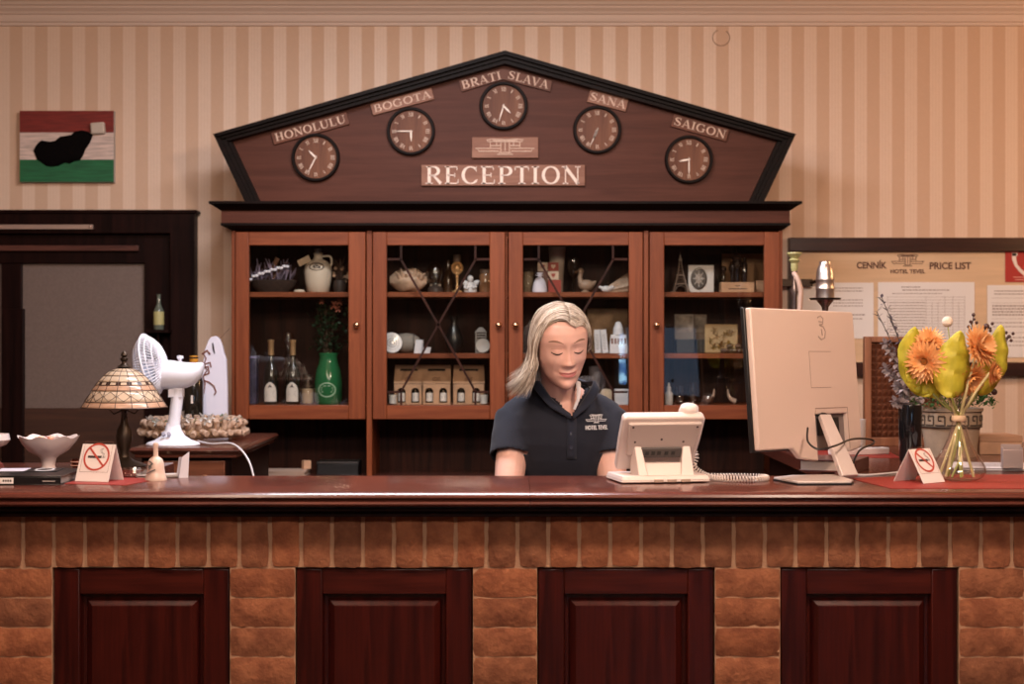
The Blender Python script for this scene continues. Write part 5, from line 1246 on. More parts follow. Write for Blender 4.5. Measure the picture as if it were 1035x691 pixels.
for i in range(16):
    x, z = rnd.uniform(-.052, .052), rnd.uniform(.02, .098)
    for k in range(5): a = k*2*PI/5+i; q.leaf((x, -.006, z), (x+.016*math.cos(a), -.0085, z+.016*math.sin(a)), .012)
q.build('painted_flowers', mat('tray_ochre', (.34, .19, .04), .7, c2=(.12, .055, .02), vscale=40), t, smooth=False)
t = thing('bead_cluster', 'cluster of dark round beads on the middle shelf in front of the painted tray', 'beads', at(741, SM, 6.39))
q = MB()
for i in range(16): q.ball((rnd.uniform(-.045, .04), rnd.uniform(-.012, .02), .010), .010, 10, 8)
for i in range(5): q.ball((rnd.uniform(-.02, .03), .008, .028), .010, 10, 8)
q.build('beads', mat('brown_bead', (.10, .055, .035), .3, coat=.4), t)
# --- fourth door, cabinet floor
t = thing('dropper_bottle', 'small white plastic bottle at the left of the cabinet floor behind the fourth door', 'bottle', at(676, SB, 6.37))
q = MB(); q.lathe([(.015, 0), (.016, .004), (.016, .045), (.009, .055), (.007, .06)], 20); q.build('bottle_body', WHITE, t)
q = MB(); q.lathe([(.009, .058), (.009, .070), (.005, .075), (.003, .088), (.0001, .089)], 16); q.build('cap', WHITE, t)
for px, lab, h in ((687, 'clear stemless glass next to the white plastic bottle', .075), (700.5, 'wide clear tumbler in the middle of the fourth cabinet floor', .09)):
    q = MB(); q.shell([(.012, 0), (.020, .012), (.024, h*.6), (.022, h)], 24, .0015); tag(q.build('drinking_glass', glass('sparkle_glass', (.85, .82, .8), 1.7, gain=1.8), loc=at(px, SB, 6.40)), lab, 'glass', 'clear glasses on the cabinet floor')
t = thing('glass_bowl', 'low clear glass bowl right of the wide tumbler', 'bowl', at(714, SB, 6.40))
q = MB(); q.shell([(.012, 0), (.028, .014), (.034, .034)], 24, .002); q.build('bowl', glass('sparkle_glass'), t)
for px, d_, lab in ((719, 1, 'curved beige horn pointing up to the right on the cabinet floor'), (738.5, -1, 'curved beige horn pointing up to the left on the cabinet floor')):
    q = MB(); q.tube(spline([(-d_*.02, 0, .012), (-d_*.004, 0, .020), (d_*.008, 0, .036), (d_*.012, 0, .062)], 5), [.012-.00065*i for i in range(16)], 10)
    zmn = min(v.z for v in q.v); q.v = [v-Vector((0, 0, zmn)) for v in q.v]
    q.ball((0, 0, 0), 0.0001); tag(q.build('horn', mat('horn_beige', (.45, .30, .23), .4), loc=at(px, SB, 6.45)), lab, 'horn', 'pair of horns on the cabinet floor')
# --- open niche under the doors
NB = .935
t = thing('paper_stack', 'stack of papers in the niche below the first cabinet door', 'papers', at(292, NB, 6.38))
q = MB()
for i in range(9): q.box(-.09+.002*math.sin(i*2), .075+.002*math.cos(i), -.08, .06, .0025*i, .0025*i+.0018, R3(0, 0, math.sin(i)*2))
q.build('sheets', mat('cream_papers', (.42, .3, .23), .8), t, smooth=False)
t = thing('desk_organiser', 'black plastic organiser tray in the niche below the first cabinet door', 'organiser', at(343, NB, 6.42))
q = MB(); q.box(-.085, .085, -.06, .06, 0, .005); q.box(-.085, -.08, -.06, .06, .005, .055); q.box(.08, .085, -.06, .06, .005, .055); q.box(-.085, .085, .055, .06, .005, .055); q.box(-.085, .085, -.06, -.055, .005, .045); q.build('tray', BLK, t, bevel=.001)
q = MB(); q.box(-.08, .08, -.05, .05, .046, .052); q.build('lid', mat('grey_lid', (.05, .04, .035), .4), t, bevel=.001)
q = MB(); q.box(-.016, .016, -.012, .012, 0, .034); q.v = [R3(0, 0, 30) @ v for v in q.v]
o = tag(q.build('small_carton', mat('kraft_cardboard'), loc=(X(309, 6.38), 6.40, NB+.0225), bevel=.001), 'tiny beige carton lying on the stack of papers in the niche', 'carton')
# ================================================================ things on the counter and desks
def prismt(q, poly, d, T): q.prism(poly, 0, d, T)
# ---- tiffany lamp
LX, LY = X(125.5, 4.6), 4.6
t = thing('table_lamp', 'small table lamp with a cream and peach leaded-glass shade at the left', 'lamp', (LX, LY, TOP))
s0 = 4.6/F
zr = Z(411.5, LY)-TOP; zt_ = Z(371, LY)-TOP; RR = 42.5*s0
prof = [(0, 1), (.06, .985), (.22, .95), (.36, .88), (.50, .76), (.62, .62), (.72, .47), (.81, .32), (.90, .16), (1.0, 0.0)]   # (radius, height) fractions
def shp(f):
    f = max(0, min(1, f)); i = min(int(f*9), 8); k = f*9-i
    return ((prof[i][0]+(prof[i+1][0]-prof[i][0])*k)*RR, zr+(prof[i][1]+(prof[i+1][1]-prof[i][1])*k)*(zt_-zr))
NS = 16
def pt(f, a, off=0): r, z = shp(f); return Vector(((r+off)*math.cos(a), (r+off)*math.sin(a), z+off*.5))
t_sh = bpy.data.objects.new('lamp_shade', None); col.objects.link(t_sh); t_sh.parent = t
C1 = mat('cream_opal_glass', (.66, .52, .38), .3, trans=.3, coat=.4); C2 = mat('peach_opal_glass', (.58, .36, .24), .3, trans=.3, coat=.4, var=.12, vscale=60)
levels = [.13, .30, .42, .54, .60, .68, .90, 1.0]
bands = [(.13, .30, 0), (.30, .42, 0), (.42, .54, 0), (.54, .60, 2), (.60, .70, 1), (.70, .90, 0), (.90, 1.0, 1)]
q = MB(); 
for a0, a1, kind in bands:
    rows = 3; q.k = 1 if kind == 1 else 0
    vs = []; n = NS*4
    for j in range(rows+1):
        for i in range(n): vs.append(pt(a0+(a1-a0)*j/rows, 2*PI*i/n))
    q.add(vs, [(j*n+i, j*n+(i+1) % n, (j+1)*n+(i+1) % n, (j+1)*n+i) for j in range(rows) for i in range(n)])
o = q.build('glass_shade', [C1, C2], t_sh, solid=.002)
q = MB(); lead = .0011
off_a = PI/2 + PI/NS*.15
for i in range(NS): a = off_a+2*PI*i/NS; q.tube([pt(.13+.87*k/12, a, .001) for k in range(13)], lead, 5)
for lv in (.30, .42, .54, .60, .70, .90, 1.0): q.tube([pt(lv, 2*PI*k/64, .001) for k in range(64)], lead*(1.5 if lv == 1 else 1), 5, closed=True)
for i in range(NS):
    a = off_a+2*PI*(i+.5)/NS; da = 2*PI/NS*.46
    q.tube([pt(.80, a-da, .0012), pt(.715, a, .0012), pt(.80, a+da, .0012), pt(.885, a, .0012)], lead, 5, closed=True)
q.build('lead_lines', mat('dark_lead', (.07, .045, .035), .4, .5), t_sh)
q = MB()
for i in range(NS):
    a = off_a+2*PI*(i+.5)/NS; da = 2*PI/NS*.42; P = [pt(.80, a-da, .0009), pt(.72, a, .0009), pt(.80, a+da, .0009), pt(.88, a, .0009)]; q.add(P, [(0, 1, 2, 3)])
q.build('peach_diamonds', C2, t_sh, smooth=False)
q = MB()
for i in range(NS):
    a = off_a+2*PI*i/NS; P = [pt(.545, a-.09, .0016), pt(.595, a-.09, .0016), pt(.595, a+.09, .0016), pt(.545, a+.09, .0016)]; q.add(P, [(0, 1, 2, 3)])
q.build('dark_jewels', mat('umber_glass', (.035, .018, .014), .2), t_sh, smooth=False)
q = MB(); q.lathe([(shp(.14)[0]+.001, shp(.14)[1]+.001), (.022, zt_+.001), (.014, zt_+.006), (.008, zt_+.010), (.006, zt_+.016), (.011, zt_+.020), (.0115, zt_+.026), (.006, zt_+.030), (.010, zt_+.035), (.008, zt_+.041), (.003, zt_+.046), (.0001, zt_+.049)], 24); q.build('finial', BRONZE, t)
q = MB(); q.lathe([(.062, 0), (.064, .006), (.052, .012), (.030, .020), (.016, .030), (.012, .045), (.018, .06), (.024, .085), (.020, .11), (.010, .13), (.008, .16), (.013, .168), (.008, .176), (.006, zt_)], 28)
q.build('base', BRONZE, t)
q = MB()
for k in range(4):
    a = k*PI/2+.4; d = Vector((math.cos(a), math.sin(a), 0)); q.tube([d*r+Vector((0, 0, z)) for r, z in ((.008, .165), (.03, .155), (.042, .168), (.034, .182), (.024, .176), (.026, .168))], .0022, 6)
q.build('scroll_arms', BRONZE, t)
# ---- side cabinet with fan, wreath etc.
SX0, SX1, SY0, SY1 = X(130, 5.2), X(243, 5.2), 5.2, 6.05
SZ = Z(452.5, 5.2)
t = thing('side_cabinet', 'dark wooden side cabinet with moulded top edge under the white fan', 'cabinet', ((SX0+SX1)/2, 5.6, 0))
T_ = Tr(-(SX0+SX1)/2, -5.6, 0)
q = MB(); q.T = T_.copy(); q.frus((SX0+.012, SX1-.012, SY0+.012, SY1), (SX0, SX1, SY0, SY1), SZ-.022, SZ-.010); q.frus((SX0, SX1, SY0, SY1), (SX0+.006, SX1-.006, SY0+.006, SY1), SZ-.010, SZ); q.box(SX0+.016, SX1-.016, SY0+.016, SY1, SZ-.034, SZ-.022); q.build('top', TABW, t, bevel=.002)
q = MB(); q.T = T_.copy(); q.box(SX0+.035, SX1-.035, SY0+.035, SY1-.02, 0, SZ-.034); q.build('body', DARKW, t, smooth=False)
for i in range(2):
    a = SX0+.045+i*((SX1-SX0-.09)/2); b = a+(SX1-SX0-.09)/2-.01; q = MB(); q.T = T_.copy(); q.box(a, b, SY0+.020, SY0+.035, SZ-.16, SZ-.045); d = q.build('drawer', wood('drawer_wood', (.10, .03, .014), (.20, .07, .035), 'x', .4, .1), t, bevel=.002)
    q = MB(); q.T = T_.copy(); q.ball(((a+b)/2, SY0+.012, SZ-.10), .011, 12, 8); q.build('knob', BRASS, d)
# fan
FX, FY = X(175, 5.33), 5.33; f0 = FY/F
t = thing('desk_fan', 'white plastic desk fan on the side cabinet, its round head turned to the left', 'fan', (FX, FY, SZ))
WF = mat('fan_white', (.74, .75, .84), .35)
def fp(px, py, dy=0): return Vector((X(px, FY)-FX, dy, Z(py, FY)-SZ))
zb_ = 0
q = MB(); q.lathe([(.0001, 0), (.088, 0), (.090, .004), (.086, .010), (.062, .018), (.040, .032), (.028, .052), (.022, .075), (.0001, .076)], 36, sy=.9); q.build('base', WF, t)
hN = Z(395, FY)-SZ
q = MB(); q.tube([(.0, 0, .06), (.006, 0, .10), (.014, 0, hN-.02), (.016, 0, hN+.01)], [.023, .020, .021, .022], 16); q.box(-.012, .034, -.02, .02, hN-.02, hN+.006); q.build('neck', WF, t)
q = MB()
for x in (-.022, -.004): q.lathe([(.007, 0), (.006, .012), (.0001, .013)], 10, Tr(x, -.042, .038) @ R3(65, 0, 0))
q.build('speed_buttons', mat('fan_grey', (.30, .30, .38), .4), t)
# motor housing from left (grille) to right
hous = [((160, 377), .052, .044), ((164, 377), .054, .046), ((176, 377.5), .052, .046), ((188, 378.0), .047, .044), ((197, 376.5), .040, .038), ((203.5, 373), .028, .030), ((206, 370), .012, .014)]
rings = []
for (c, rz_, ry_) in hous:
    p = fp(*c); rings.append([p+Vector((.18*rz_*math.sin(a)*0, ry_*math.cos(a), rz_*(math.sin(a) if math.sin(a) < 0 else math.sin(a)*.85))) for a in [2*PI*i/28 for i in range(28)]])
q = MB(); q.loft(rings); q.build('motor_housing', WF, t)
q = MB(); p = fp(182, 365); q.lathe([(.006, 0), (.006, .008), (.011, .010), (.011, .018), (.0001, .02)], 14, Tr(*p)); q.build('swing_knob', WF, t)
# cage: axis to the left, tipped
cc = fp(152.5, 368); CT = Tr(*cc) @ R3(0, 0, -5) @ R3(0, -14, 0) @ R3(0, -90, 0)      # local z = blowing direction
RC = 31*f0
rim = MB(); rim.tube([(RC*math.cos(a), RC*math.sin(a), 0) for a in [2*PI*i/48 for i in range(48)]], .0036, 8, CT, closed=True)
o = bpy.data.objects.new('cage', None); col.objects.link(o); o.parent = t
rim.build('cage_rim', WF, o)
def grille(sgn, depth, nm, nw, tw_):
    q = MB()
    for i in range(nw):
        a = 2*PI*i/nw; q.tube([((RC-.001)*r*math.cos(a+sgn*.25*(1-r)), (RC-.001)*r*math.sin(a+sgn*.25*(1-r)), sgn*depth*(1-r**3.2)) for r in (1, .93, .82, .65, .45, .25)], tw_, 4, CT)
    for r in (.45, .72, .9): q.tube([((RC-.001)*r*math.cos(a), (RC-.001)*r*math.sin(a), sgn*depth*(1-r**3.2)) for a in [2*PI*k/40 for k in range(40)]], tw_, 4, CT, closed=True)
    q.lathe([(RC*.27, sgn*depth-.002), (RC*.27, sgn*depth+.001), (RC*.20, sgn*(depth+.004)), (.0001, sgn*(depth+.005))], 24, CT)
    q.build(nm, WF, o)
grille(1, .050, 'front_grille', 64, .0017); grille(-1, .048, 'rear_grille', 50, .0019)
for i in range(3):
    q = MB(); vs = []; fs = []
    for j in range(8):
        r = .014+(RC*.86-.014)*j/7
        for k in range(7):
            a = 2*PI*i/3+(k-3)*.20*math.sin(PI*(.25+.6*j/7)); vs.append((r*math.cos(a), r*math.sin(a), (k-3)*.0042))
    for j in range(7):
        for k in range(6): b = j*7+k; fs.append((b, b+1, b+8, b+7))
    q.add(vs, fs, CT); q.build('blade', mat('blade_blue_white', (.45, .5, .62), .3, trans=.3), o, solid=.0015)
q = MB(); q.lathe([(.016, -.014), (.018, .004), (.010, .014), (.0001, .016)], 20, CT); q.build('hub', WF, o)
# fan cable
q = MB(); P = [(X(198, 5.36), 5.40, SZ+.010), (X(215, 5.3), 5.28, SZ+.008), (X(236, 5.22), 5.21, SZ+.012), (X(250, 5.15), 5.15, SZ-.03), (X(257, 5.12), 5.12, SZ-.10), (X(260, 5.1), 5.10, SZ-.2), (X(258, 5.1), 5.12, .5), (X(262, 5.1), 5.2, .01)]
q.tube(spline(P, 8), .0032, 8); tag(q.build('power_cable', mat('white_cable', (.6, .58, .6), .4)), 'white cable hanging down from the fan over the side cabinet corner', 'cable')
# white bottle-shaped bag, wine bottles, wreath
t = thing('wooden_cutting_board', 'tall white board with rounded top and painted brown vine on the side cabinet', 'board', (X(217.5, 5.98), 5.98, SZ))
k = 5.98/F; q = MB(); hgt = Z(339.5, 5.98)-SZ
pr = [(-12.5*k, 0), (-13*k, hgt*.62), (-10*k, hgt*.86), (-6.5*k, hgt*.955), (-3.5*k, hgt*.99), (1*k, hgt), (5*k, hgt*.97), (7.5*k, hgt*.90), (9*k, hgt*.83), (11.5*k, hgt*.76), (12.5*k, hgt*.5), (13*k, 0)]
q.prism(pr, -.012, .012); q.build('board', mat('cool_white_paint', (.66, .66, .78), .5), t, bevel=.002, smooth=False)
q = MB(); q.bar2([(-2*k, hgt*.93), (-1*k, hgt*.86), (0, hgt*.82)], [.005, .007, .003], -.0135, -.012); q.build('slot', mat('slot_dark', (.03, .02, .03), .8), t, smooth=False)
q = MB(); BV = mat('vine_brown', (.16, .05, .035), .8)
def vp(px, py): return (X(px, 5.98)-X(217.5, 5.98), Z(py, 5.98)-SZ)
for P, w in (([(206, 357), (209, 362), (207, 368), (210, 374), (206, 380), (208, 388), (206.5, 398)], .004), ([(206, 384), (212, 386), (217, 390), (219, 396), (217, 399)], .005), ([(207, 368), (213, 366), (214, 371)], .005), ([(205, 358), (210, 354), (213, 358)], .007), ([(206, 372), (211, 370), (212, 377), (207, 379)], .006)):
    q.bar2([vp(*p) for p in P], w, -.015, -.012)
q.build('painted_vine', BV, t, smooth=False)
q = MB(); q.tube(spline([(-.02, .0, hgt*.9), (.02, .002, hgt*.98), (.055, .0, hgt*1.08)], 4), .0012, 5); q.build('twig', mat('tan_bark'), t)
t = thing('wine_bottle', 'dark bottle with an orange-yellow cap behind the fan', 'bottle', (X(196, 5.9), 5.9, SZ))
q = MB(); H = Z(360, 5.9)-SZ; q.lathe(bottle_prof(.036, H, .015, .68), 28); q.build('bottle_body', DBT, t)
q = MB(); q.lathe([(.0155, H-.022), (.0165, H-.02), (.0165, H+.002), (.0001, H+.003)], 20); q.build('cap', mat('orange_cap', (.62, .28, .03), .4), t)
q = MB(); decal(q, [(-.004, .12), (.004, .12), (.004, .15), (-.004, .15)], [(0, 1, 2, 3)], .0365); q.build('label_strip', LBL, t, smooth=False)
t = thing('wine_bottle', 'plain dark bottle left of the orange-capped bottle, half hidden by the fan', 'bottle', (X(186.5, 5.95), 5.95, SZ))
q = MB(); H = Z(365, 5.95)-SZ; q.lathe(bottle_prof(.034, H, .013, .6), 28); q.build('bottle_body', DBT, t)
q = MB(); decal(q, [(-.010, .03), (.010, .03), (.010, .09), (-.010, .09)], [(0, 1, 2, 3)], .0345); q.build('label', LBL, t, smooth=False)
WXc, WYc = X(196, 5.66), 5.66; WA, WB = 50*5.66/F, .17
t = thing('cork_wreath', 'wreath of wine corks with small white flowers lying on the side cabinet', 'wreath', (WXc, WYc, SZ))
q = MB(); q.tube([(WA*.86*math.cos(a), WB*.86*math.sin(a), .030) for a in [2*PI*i/40 for i in range(40)]], .021, 10, closed=True); q.build('wreath_base', mat('straw', (.30, .19, .11), .9, bump=1, bscale=90), t)
ck = MB(); ck.lathe([(.0001, -.021), (.0100, -.021), (.0112, -.019), (.0112, .019), (.0100, .021), (.0001, .021)], 12)
cork_me = ck.mesh('cork'); cork_me.materials.append(mat('cork', (.26, .15, .09), .85, bump=.5, bscale=150, c2=(.52, .38, .29), vscale=45))
rnd = random.Random(12)
for i in range(96):
    a = 2*PI*((i//3)+.33*(i % 3))/32+rnd.uniform(-.03, .03); ph = PI*(-.06, .26, .56)[i % 3]+rnd.uniform(-.12, .12)
    c = Vector((WA*.86*math.cos(a), WB*.86*math.sin(a), .036)); dr_ = Vector((math.cos(a), math.sin(a), 0)); nn = dr_*math.cos(ph)+Vector((0, 0, 1))*math.sin(ph)
    p = c+nn*.024; p.z = max(.023, p.z)
    o = bpy.data.objects.new('cork', cork_me); col.objects.link(o); o.parent = t; o.location = p
    q_ = (nn+Vector((rnd.uniform(-.5, .5), rnd.uniform(-.5, .5), rnd.uniform(-.3, .3)))).normalized().to_track_quat('Z', 'Y'); o.rotation_mode = 'QUATERNION'; o.rotation_quaternion = q_
for i in range(12):
    a = rnd.uniform(PI, 2*PI) if i < 9 else rnd.uniform(0, PI); c = Vector((WA*.92*math.cos(a), WB*1.02*math.sin(a), .078+rnd.uniform(-.01, .01))); q = MB()
    for k_ in range(5): b = k_*2*PI/5+i; q.leaf(c, c+Vector((.019*math.cos(b), -.008, .017*math.sin(b))), .016)
    q.build('flower', mat('white_petal', (.70, .68, .66), .7, trans=.2), t)
q = MB()
for i in range(24): a = rnd.uniform(0, 2*PI); c = Vector((WA*.9*math.cos(a), WB*.9*math.sin(a), .066)); q.leaf(c, c+Vector((rnd.uniform(-.03, .03), rnd.uniform(-.02, .01), rnd.uniform(0, .02))), .012)
q.build('leaves', leafmat('wreath_green', (.10, .22, .05)), t)
# ---- bottle on a small shelf by the door
t = thing('wall_shelf', 'tiny dark wall shelf on the door frame holding a bottle', 'shelf', (X(160, 6.55), 6.575, Z(333, 6.52)))
q = MB(); q.box(-.05, .05, -.06, .040, -.012, 0); q.prism([(-.004, -.012), (.004, -.012), (.004, -.05), (-.004, -.04)], -.03, .040); q.build('shelf_board', DARKW, t, smooth=False)
t = thing('glass_bottle', 'slim pale bottle with a yellow-green label on the tiny wall shelf', 'bottle', (X(160.5, 6.55), 6.55, Z(333, 6.52)))
H = 36*6.52/F; q = MB(); q.lathe(bottle_prof(.021, H, .008, .52), 24); q.build('bottle_body', mat('pale_green_glass', (.12, .14, .11), .15, coat=.5), t)
q = MB(); q.lathe([(.0215, .02), (.0215, H*.5), (.018, H*.56)], 24); q.build('label', mat('yellow_green_label', (.42, .38, .16), .6), t)
# ================================================================ left end of the counter
s1 = 4.1/F
# black ring binder
t = thing('black_binder', 'flat black binder lying at the left end of the counter with papers on it', 'binder', (X(30, 4.15), 4.15, TOP))
bx0_, bx1_ = -.16, X(62, 4.03)-X(30, 4.15)
q = MB(); q.box(bx0_, bx1_, -.125, .12, 0, .003); q.box(bx0_, bx1_, -.125, .12, .021, .024); q.box(bx0_, bx1_, -.125, -.122, .003, .021); q.build('cover', mat('black_vinyl', (.008, .008, .009), .3, coat=.2), t, bevel=.001)
q = MB(); [q.box(bx0_+.006, bx1_-.004, -.12, .115, .004+.0035*i, .0065+.0035*i) for i in range(5)]; q.build('pages', mat('grey_pages', (.25, .22, .2), .8), t, smooth=False)
q = MB(); x = X(7.5, 4.03)-X(30, 4.15); q.box(x-.017, x+.017, -.1265, -.125, .004, .019); lb = q.build('spine_label', PAPER, t, smooth=False)
q = MB(); [q.box(x-.010+.006*i, x-.006+.006*i, -.1272, -.1265, .009, .014) for i in range(4)]; q.build('label_text', INK, lb, smooth=False)
q = MB(); x = X(50, 4.03)-X(30, 4.15); q.box(x-.016, x+.016, -.1262, -.125, .009, .0115); q.build('spine_print', mat('silver_print', (.4, .36, .34), .5), t, smooth=False)
t = thing('leaflet', 'white and dark leaflet lying on the black binder', 'leaflet', (X(32, 4.2), 4.20, TOP+.0242), math.radians(6))
q = MB(); q.box(-.10, .075, -.06, .05, 0, .0015); q.build('sheet', BLK, t, smooth=False)
q = MB(); q.box(-.085, -.01, -.055, .045, .0015, .0022); q.build('white_panel', mat('lilac_paper', (.55, .52, .6), .7), t, smooth=False)
q = MB(); q.tube([(.035+.022*math.cos(a), -.005+.042*math.sin(a), .0018) for a in [2*PI*i/24 for i in range(24)]], .004, 5, closed=True, flat=.3); q.build('ring_print', mat('grey_print', (.5, .48, .48), .7), t)
# bowl of sweets
t = thing('footed_bowl', 'white fluted footed bowl behind the black binder', 'bowl', (X(49, 4.42), 4.42, TOP))
k = 4.42/F; hb = Z(441, 4.42)-TOP
rings = []; n = 48
def bowlring(r, z, w): return [Vector((r*(1+w*.045*math.cos(8*a))*math.cos(a), r*(1+w*.045*math.cos(8*a))*math.sin(a), z+w*.004*math.cos(8*a))) for a in [2*PI*i/n for i in range(n)]]
P = [(.026, 0, 0), (.024, .004, 0), (.017, hb*.2, 0), (.022, hb*.40, 0), (.030, hb*.47, .2), (.055, hb*.62, .6), (.074, hb*.84, 1), (.083, hb, 1), (.080, hb-.001, 1), (.068, hb*.83, 1), (.048, hb*.66, .5), (.0, hb*.58, 0)]
q = MB(); q.loft([bowlring(r+.0001, z, w) for r, z, w in P]); q.build('bowl', mat('pinkish_porcelain', (.66, .57, .56), .35, coat=.3), t)
for i, (dx, dy, cc_, lab) in enumerate(((-.018, -.01, (.75, .38, .25), 'peach wrapped sweet in the footed bowl, leftmost'), (.004, .01, (.70, .32, .22), 'orange wrapped sweet in the middle of the footed bowl'), (.022, 0, (.72, .62, .58), 'white wrapped sweet in the footed bowl, rightmost'))):
    q = MB(); q.ball((0, 0, 0), (.012, .009, .008), 10, 8); q.leaf((-.008, 0, 0), (-.022, 0, .008), .014); q.leaf((.008, 0, 0), (.022, 0, .008), .014)
    tag(q.build('wrapped_sweet', mat('sweet_%d' % i, cc_, .35), loc=(X(49, 4.42)+dx, 4.42+dy, TOP+hb*.92+.002), rot=(0, 0, i)), lab, 'sweet', 'sweets in the footed bowl')
q = MB(); q.shell([(.014, 0), (.018, .004), (.020, .040)], 20, .002); o = tag(q.build('glass_votive', glass('peach_glass', (.75, .5, .4), 1.6, gain=2), loc=(X(79, 4.4), 4.40, TOP)), 'small patterned glass votive right of the footed bowl', 'votive')
q = MB(); [q.tube([((.0205)*math.cos(a), .0205*math.sin(a), z) for a in [2*PI*i/20 for i in range(20)]], .0012, 5, closed=True) for z in (.012, .022, .032)]; q.build('relief_bands', mat('peach_relief', (.5, .32, .25), .4), o)
t = thing('white_dish', 'pale dish with a red foot at the very left edge, behind the binder', 'dish', (X(-4, 4.6), 4.6, TOP+.0))
q = MB(); q.lathe([(.022, 0), (.020, .01), (.008, .02), (.008, .058)], 20); q.build('foot', mat('dark_red_foot', (.12, .02, .015), .4), t)
q = MB(); q.shell([(.010, .058), (.030, .066), (.040, .080), (.036, .098)], 24, .002); q.build('dish', mat('pinkish_porcelain'), t)
# tent signs
RINK = mat('sign_red', (.50, .07, .045), .6)
def tent(cxy, rz, label, w, h, spread, boardtint):
    t = thing('no_smoking_sign', label, 'sign', (cxy[0], cxy[1], TOP+.0022), math.radians(rz), 'folded no-smoking cards on the counter')
    tilt = math.atan2(spread/2, h); L_ = math.hypot(h, spread/2)
    q = MB(); q.add([(-w/2, -spread/2, 0), (w/2, -spread/2, 0), (w/2, 0, h), (-w/2, 0, h), (-w/2, spread/2, 0), (w/2, spread/2, 0)], [(0, 1, 2, 3), (3, 2, 5, 4)]); q.build('folded_card', boardtint, t, solid=.0016, smooth=False)
    T = Tr(0, -spread/4, h/2) @ R3(-math.degrees(tilt), 0, 0); y = -.0012
    def B(P, w_, m_y=0): return [(p[0]*w, p[1]*L_) for p in P]
    f = bpy.data.objects.new('printed_symbol', None); col.objects.link(f); f.parent = t
    q = MB(); cz_ = .16*L_; r = .36*w
    q.bar2([(r*math.cos(a), cz_+r*math.sin(a)) for a in [2*PI*i/40 for i in range(41)]], .0052, y-.0004, y, T); q.bar2([(-r*.7, cz_+r*.7), (r*.7, cz_-r*.7)], .0052, y-.0004, y, T); q.build('red_ring', RINK, f, smooth=False)
    q = MB(); q.bar2([(-r*.72, cz_), (r*.42, cz_)], .0062, y-.0002, y, T); q.bar2([(r*.52, cz_), (r*.58, cz_)], .0062, y-.0002, y, T); q.bar2([(r*.66, cz_), (r*.70, cz_)], .0062, y-.0002, y, T)
    for dx in (0, .1): q.bar2([(r*(.5+dx), cz_+.004), (r*(.52+dx), cz_+r*.22), (r*(.3+dx), cz_+r*.36), (r*(.22+dx), cz_+r*.55), (r*(.38+dx), cz_+r*.66)], .0009, y-.0002, y, T)
    q.build('cigarette', INK, f, smooth=False)
    q = MB(); s_ = .42*w
    q.bar2([(-s_, cz_-s_), (s_, cz_-s_), (s_, cz_+s_), (-s_, cz_+s_), (-s_, cz_-s_)], .0008, y-.0002, y, T); q.build('thin_border', mat('border_brown', (.25, .14, .11), .7), f, smooth=False)
tent((X(100.5, 4.14), 4.14), -17, 'white folded no-smoking card on the left red mat, beside the bell', .098, .094, .075, mat('card_white_pink', (.80, .73, .71), .7))
tent((X(929, 4.11), 4.11), 38, 'white folded no-smoking card on the right, in front of the flower vase', .088, .084, .095, mat('card_white_pink'))
RM = mat('red_leatherette', (.26, .022, .014), .5, bump=.3, bscale=300)
q = MB(); q.box(-.115, .105, -.10, .10, 0, .0015); tag(q.build('red_mat', RM, loc=(X(104, 4.12)+.006, 4.14, TOP), rot=(0, 0, math.radians(-14)), smooth=False), 'red mat under the left no-smoking card', 'mat')
q = MB(); q.prism([(0, 0)], 0, 0) if False else None
x0_, x1_ = X(893, 4.0), 1.50
q.add([(X(858, 4.22), 4.22, TOP), (X(900, 3.93), 3.93, TOP), (x1_, 3.92, TOP), (x1_, 4.33, TOP), (X(960, 4.33), 4.33, TOP)], [(0, 1, 2, 3, 4)]); n = 5
q.v += [v+Vector((0, 0, .0018)) for v in q.v[:5]]; q.f += [(5, 6, 7, 8, 9)]+[(i, (i+1) % 5, 5+(i+1) % 5, 5+i) for i in range(5)]; q.mi += [0]*6
c = Vector((1.25, 4.1, TOP)); q.v = [v-c for v in q.v]; tag(q.build('red_mat', RM, loc=c, smooth=False), 'large red mat under the flower vase and right no-smoking card', 'mat')
# bell
t = thing('ceramic_bell', 'small cream handbell on the counter next to the left red mat', 'bell', (X(157.5, 4.17), 4.17, TOP))
BC = mat('bell_cream', (.66, .50, .42), .35, coat=.4)
q = MB(); q.lathe([(.0285, 0), (.029, .003), (.0255, .012), (.0225, .030), (.021, .045), (.017, .056), (.009, .062)], 32); q.build('bell_body', BC, t)
q = MB(); q.lathe([(.0085, .060), (.0065, .066), (.0065, .086), (.008, .092), (.006, .098), (.0001, .100)], 20); q.build('handle', BC, t)
q = MB(); q.bar2([(-.014, .034), (-.004, .046), (-.012, .052)], .005, -.0245, -.0225); q.bar2([(-.018, .020), (-.006, .026), (.004, .030)], .003, -.0262, -.0225); q.bar2([(-.016, .042), (-.006, .036), (-.014, .03)], .003, -.0245, -.0225); q.build('painted_motif', mat('motif_grey', (.14, .13, .12), .6), t, smooth=False)
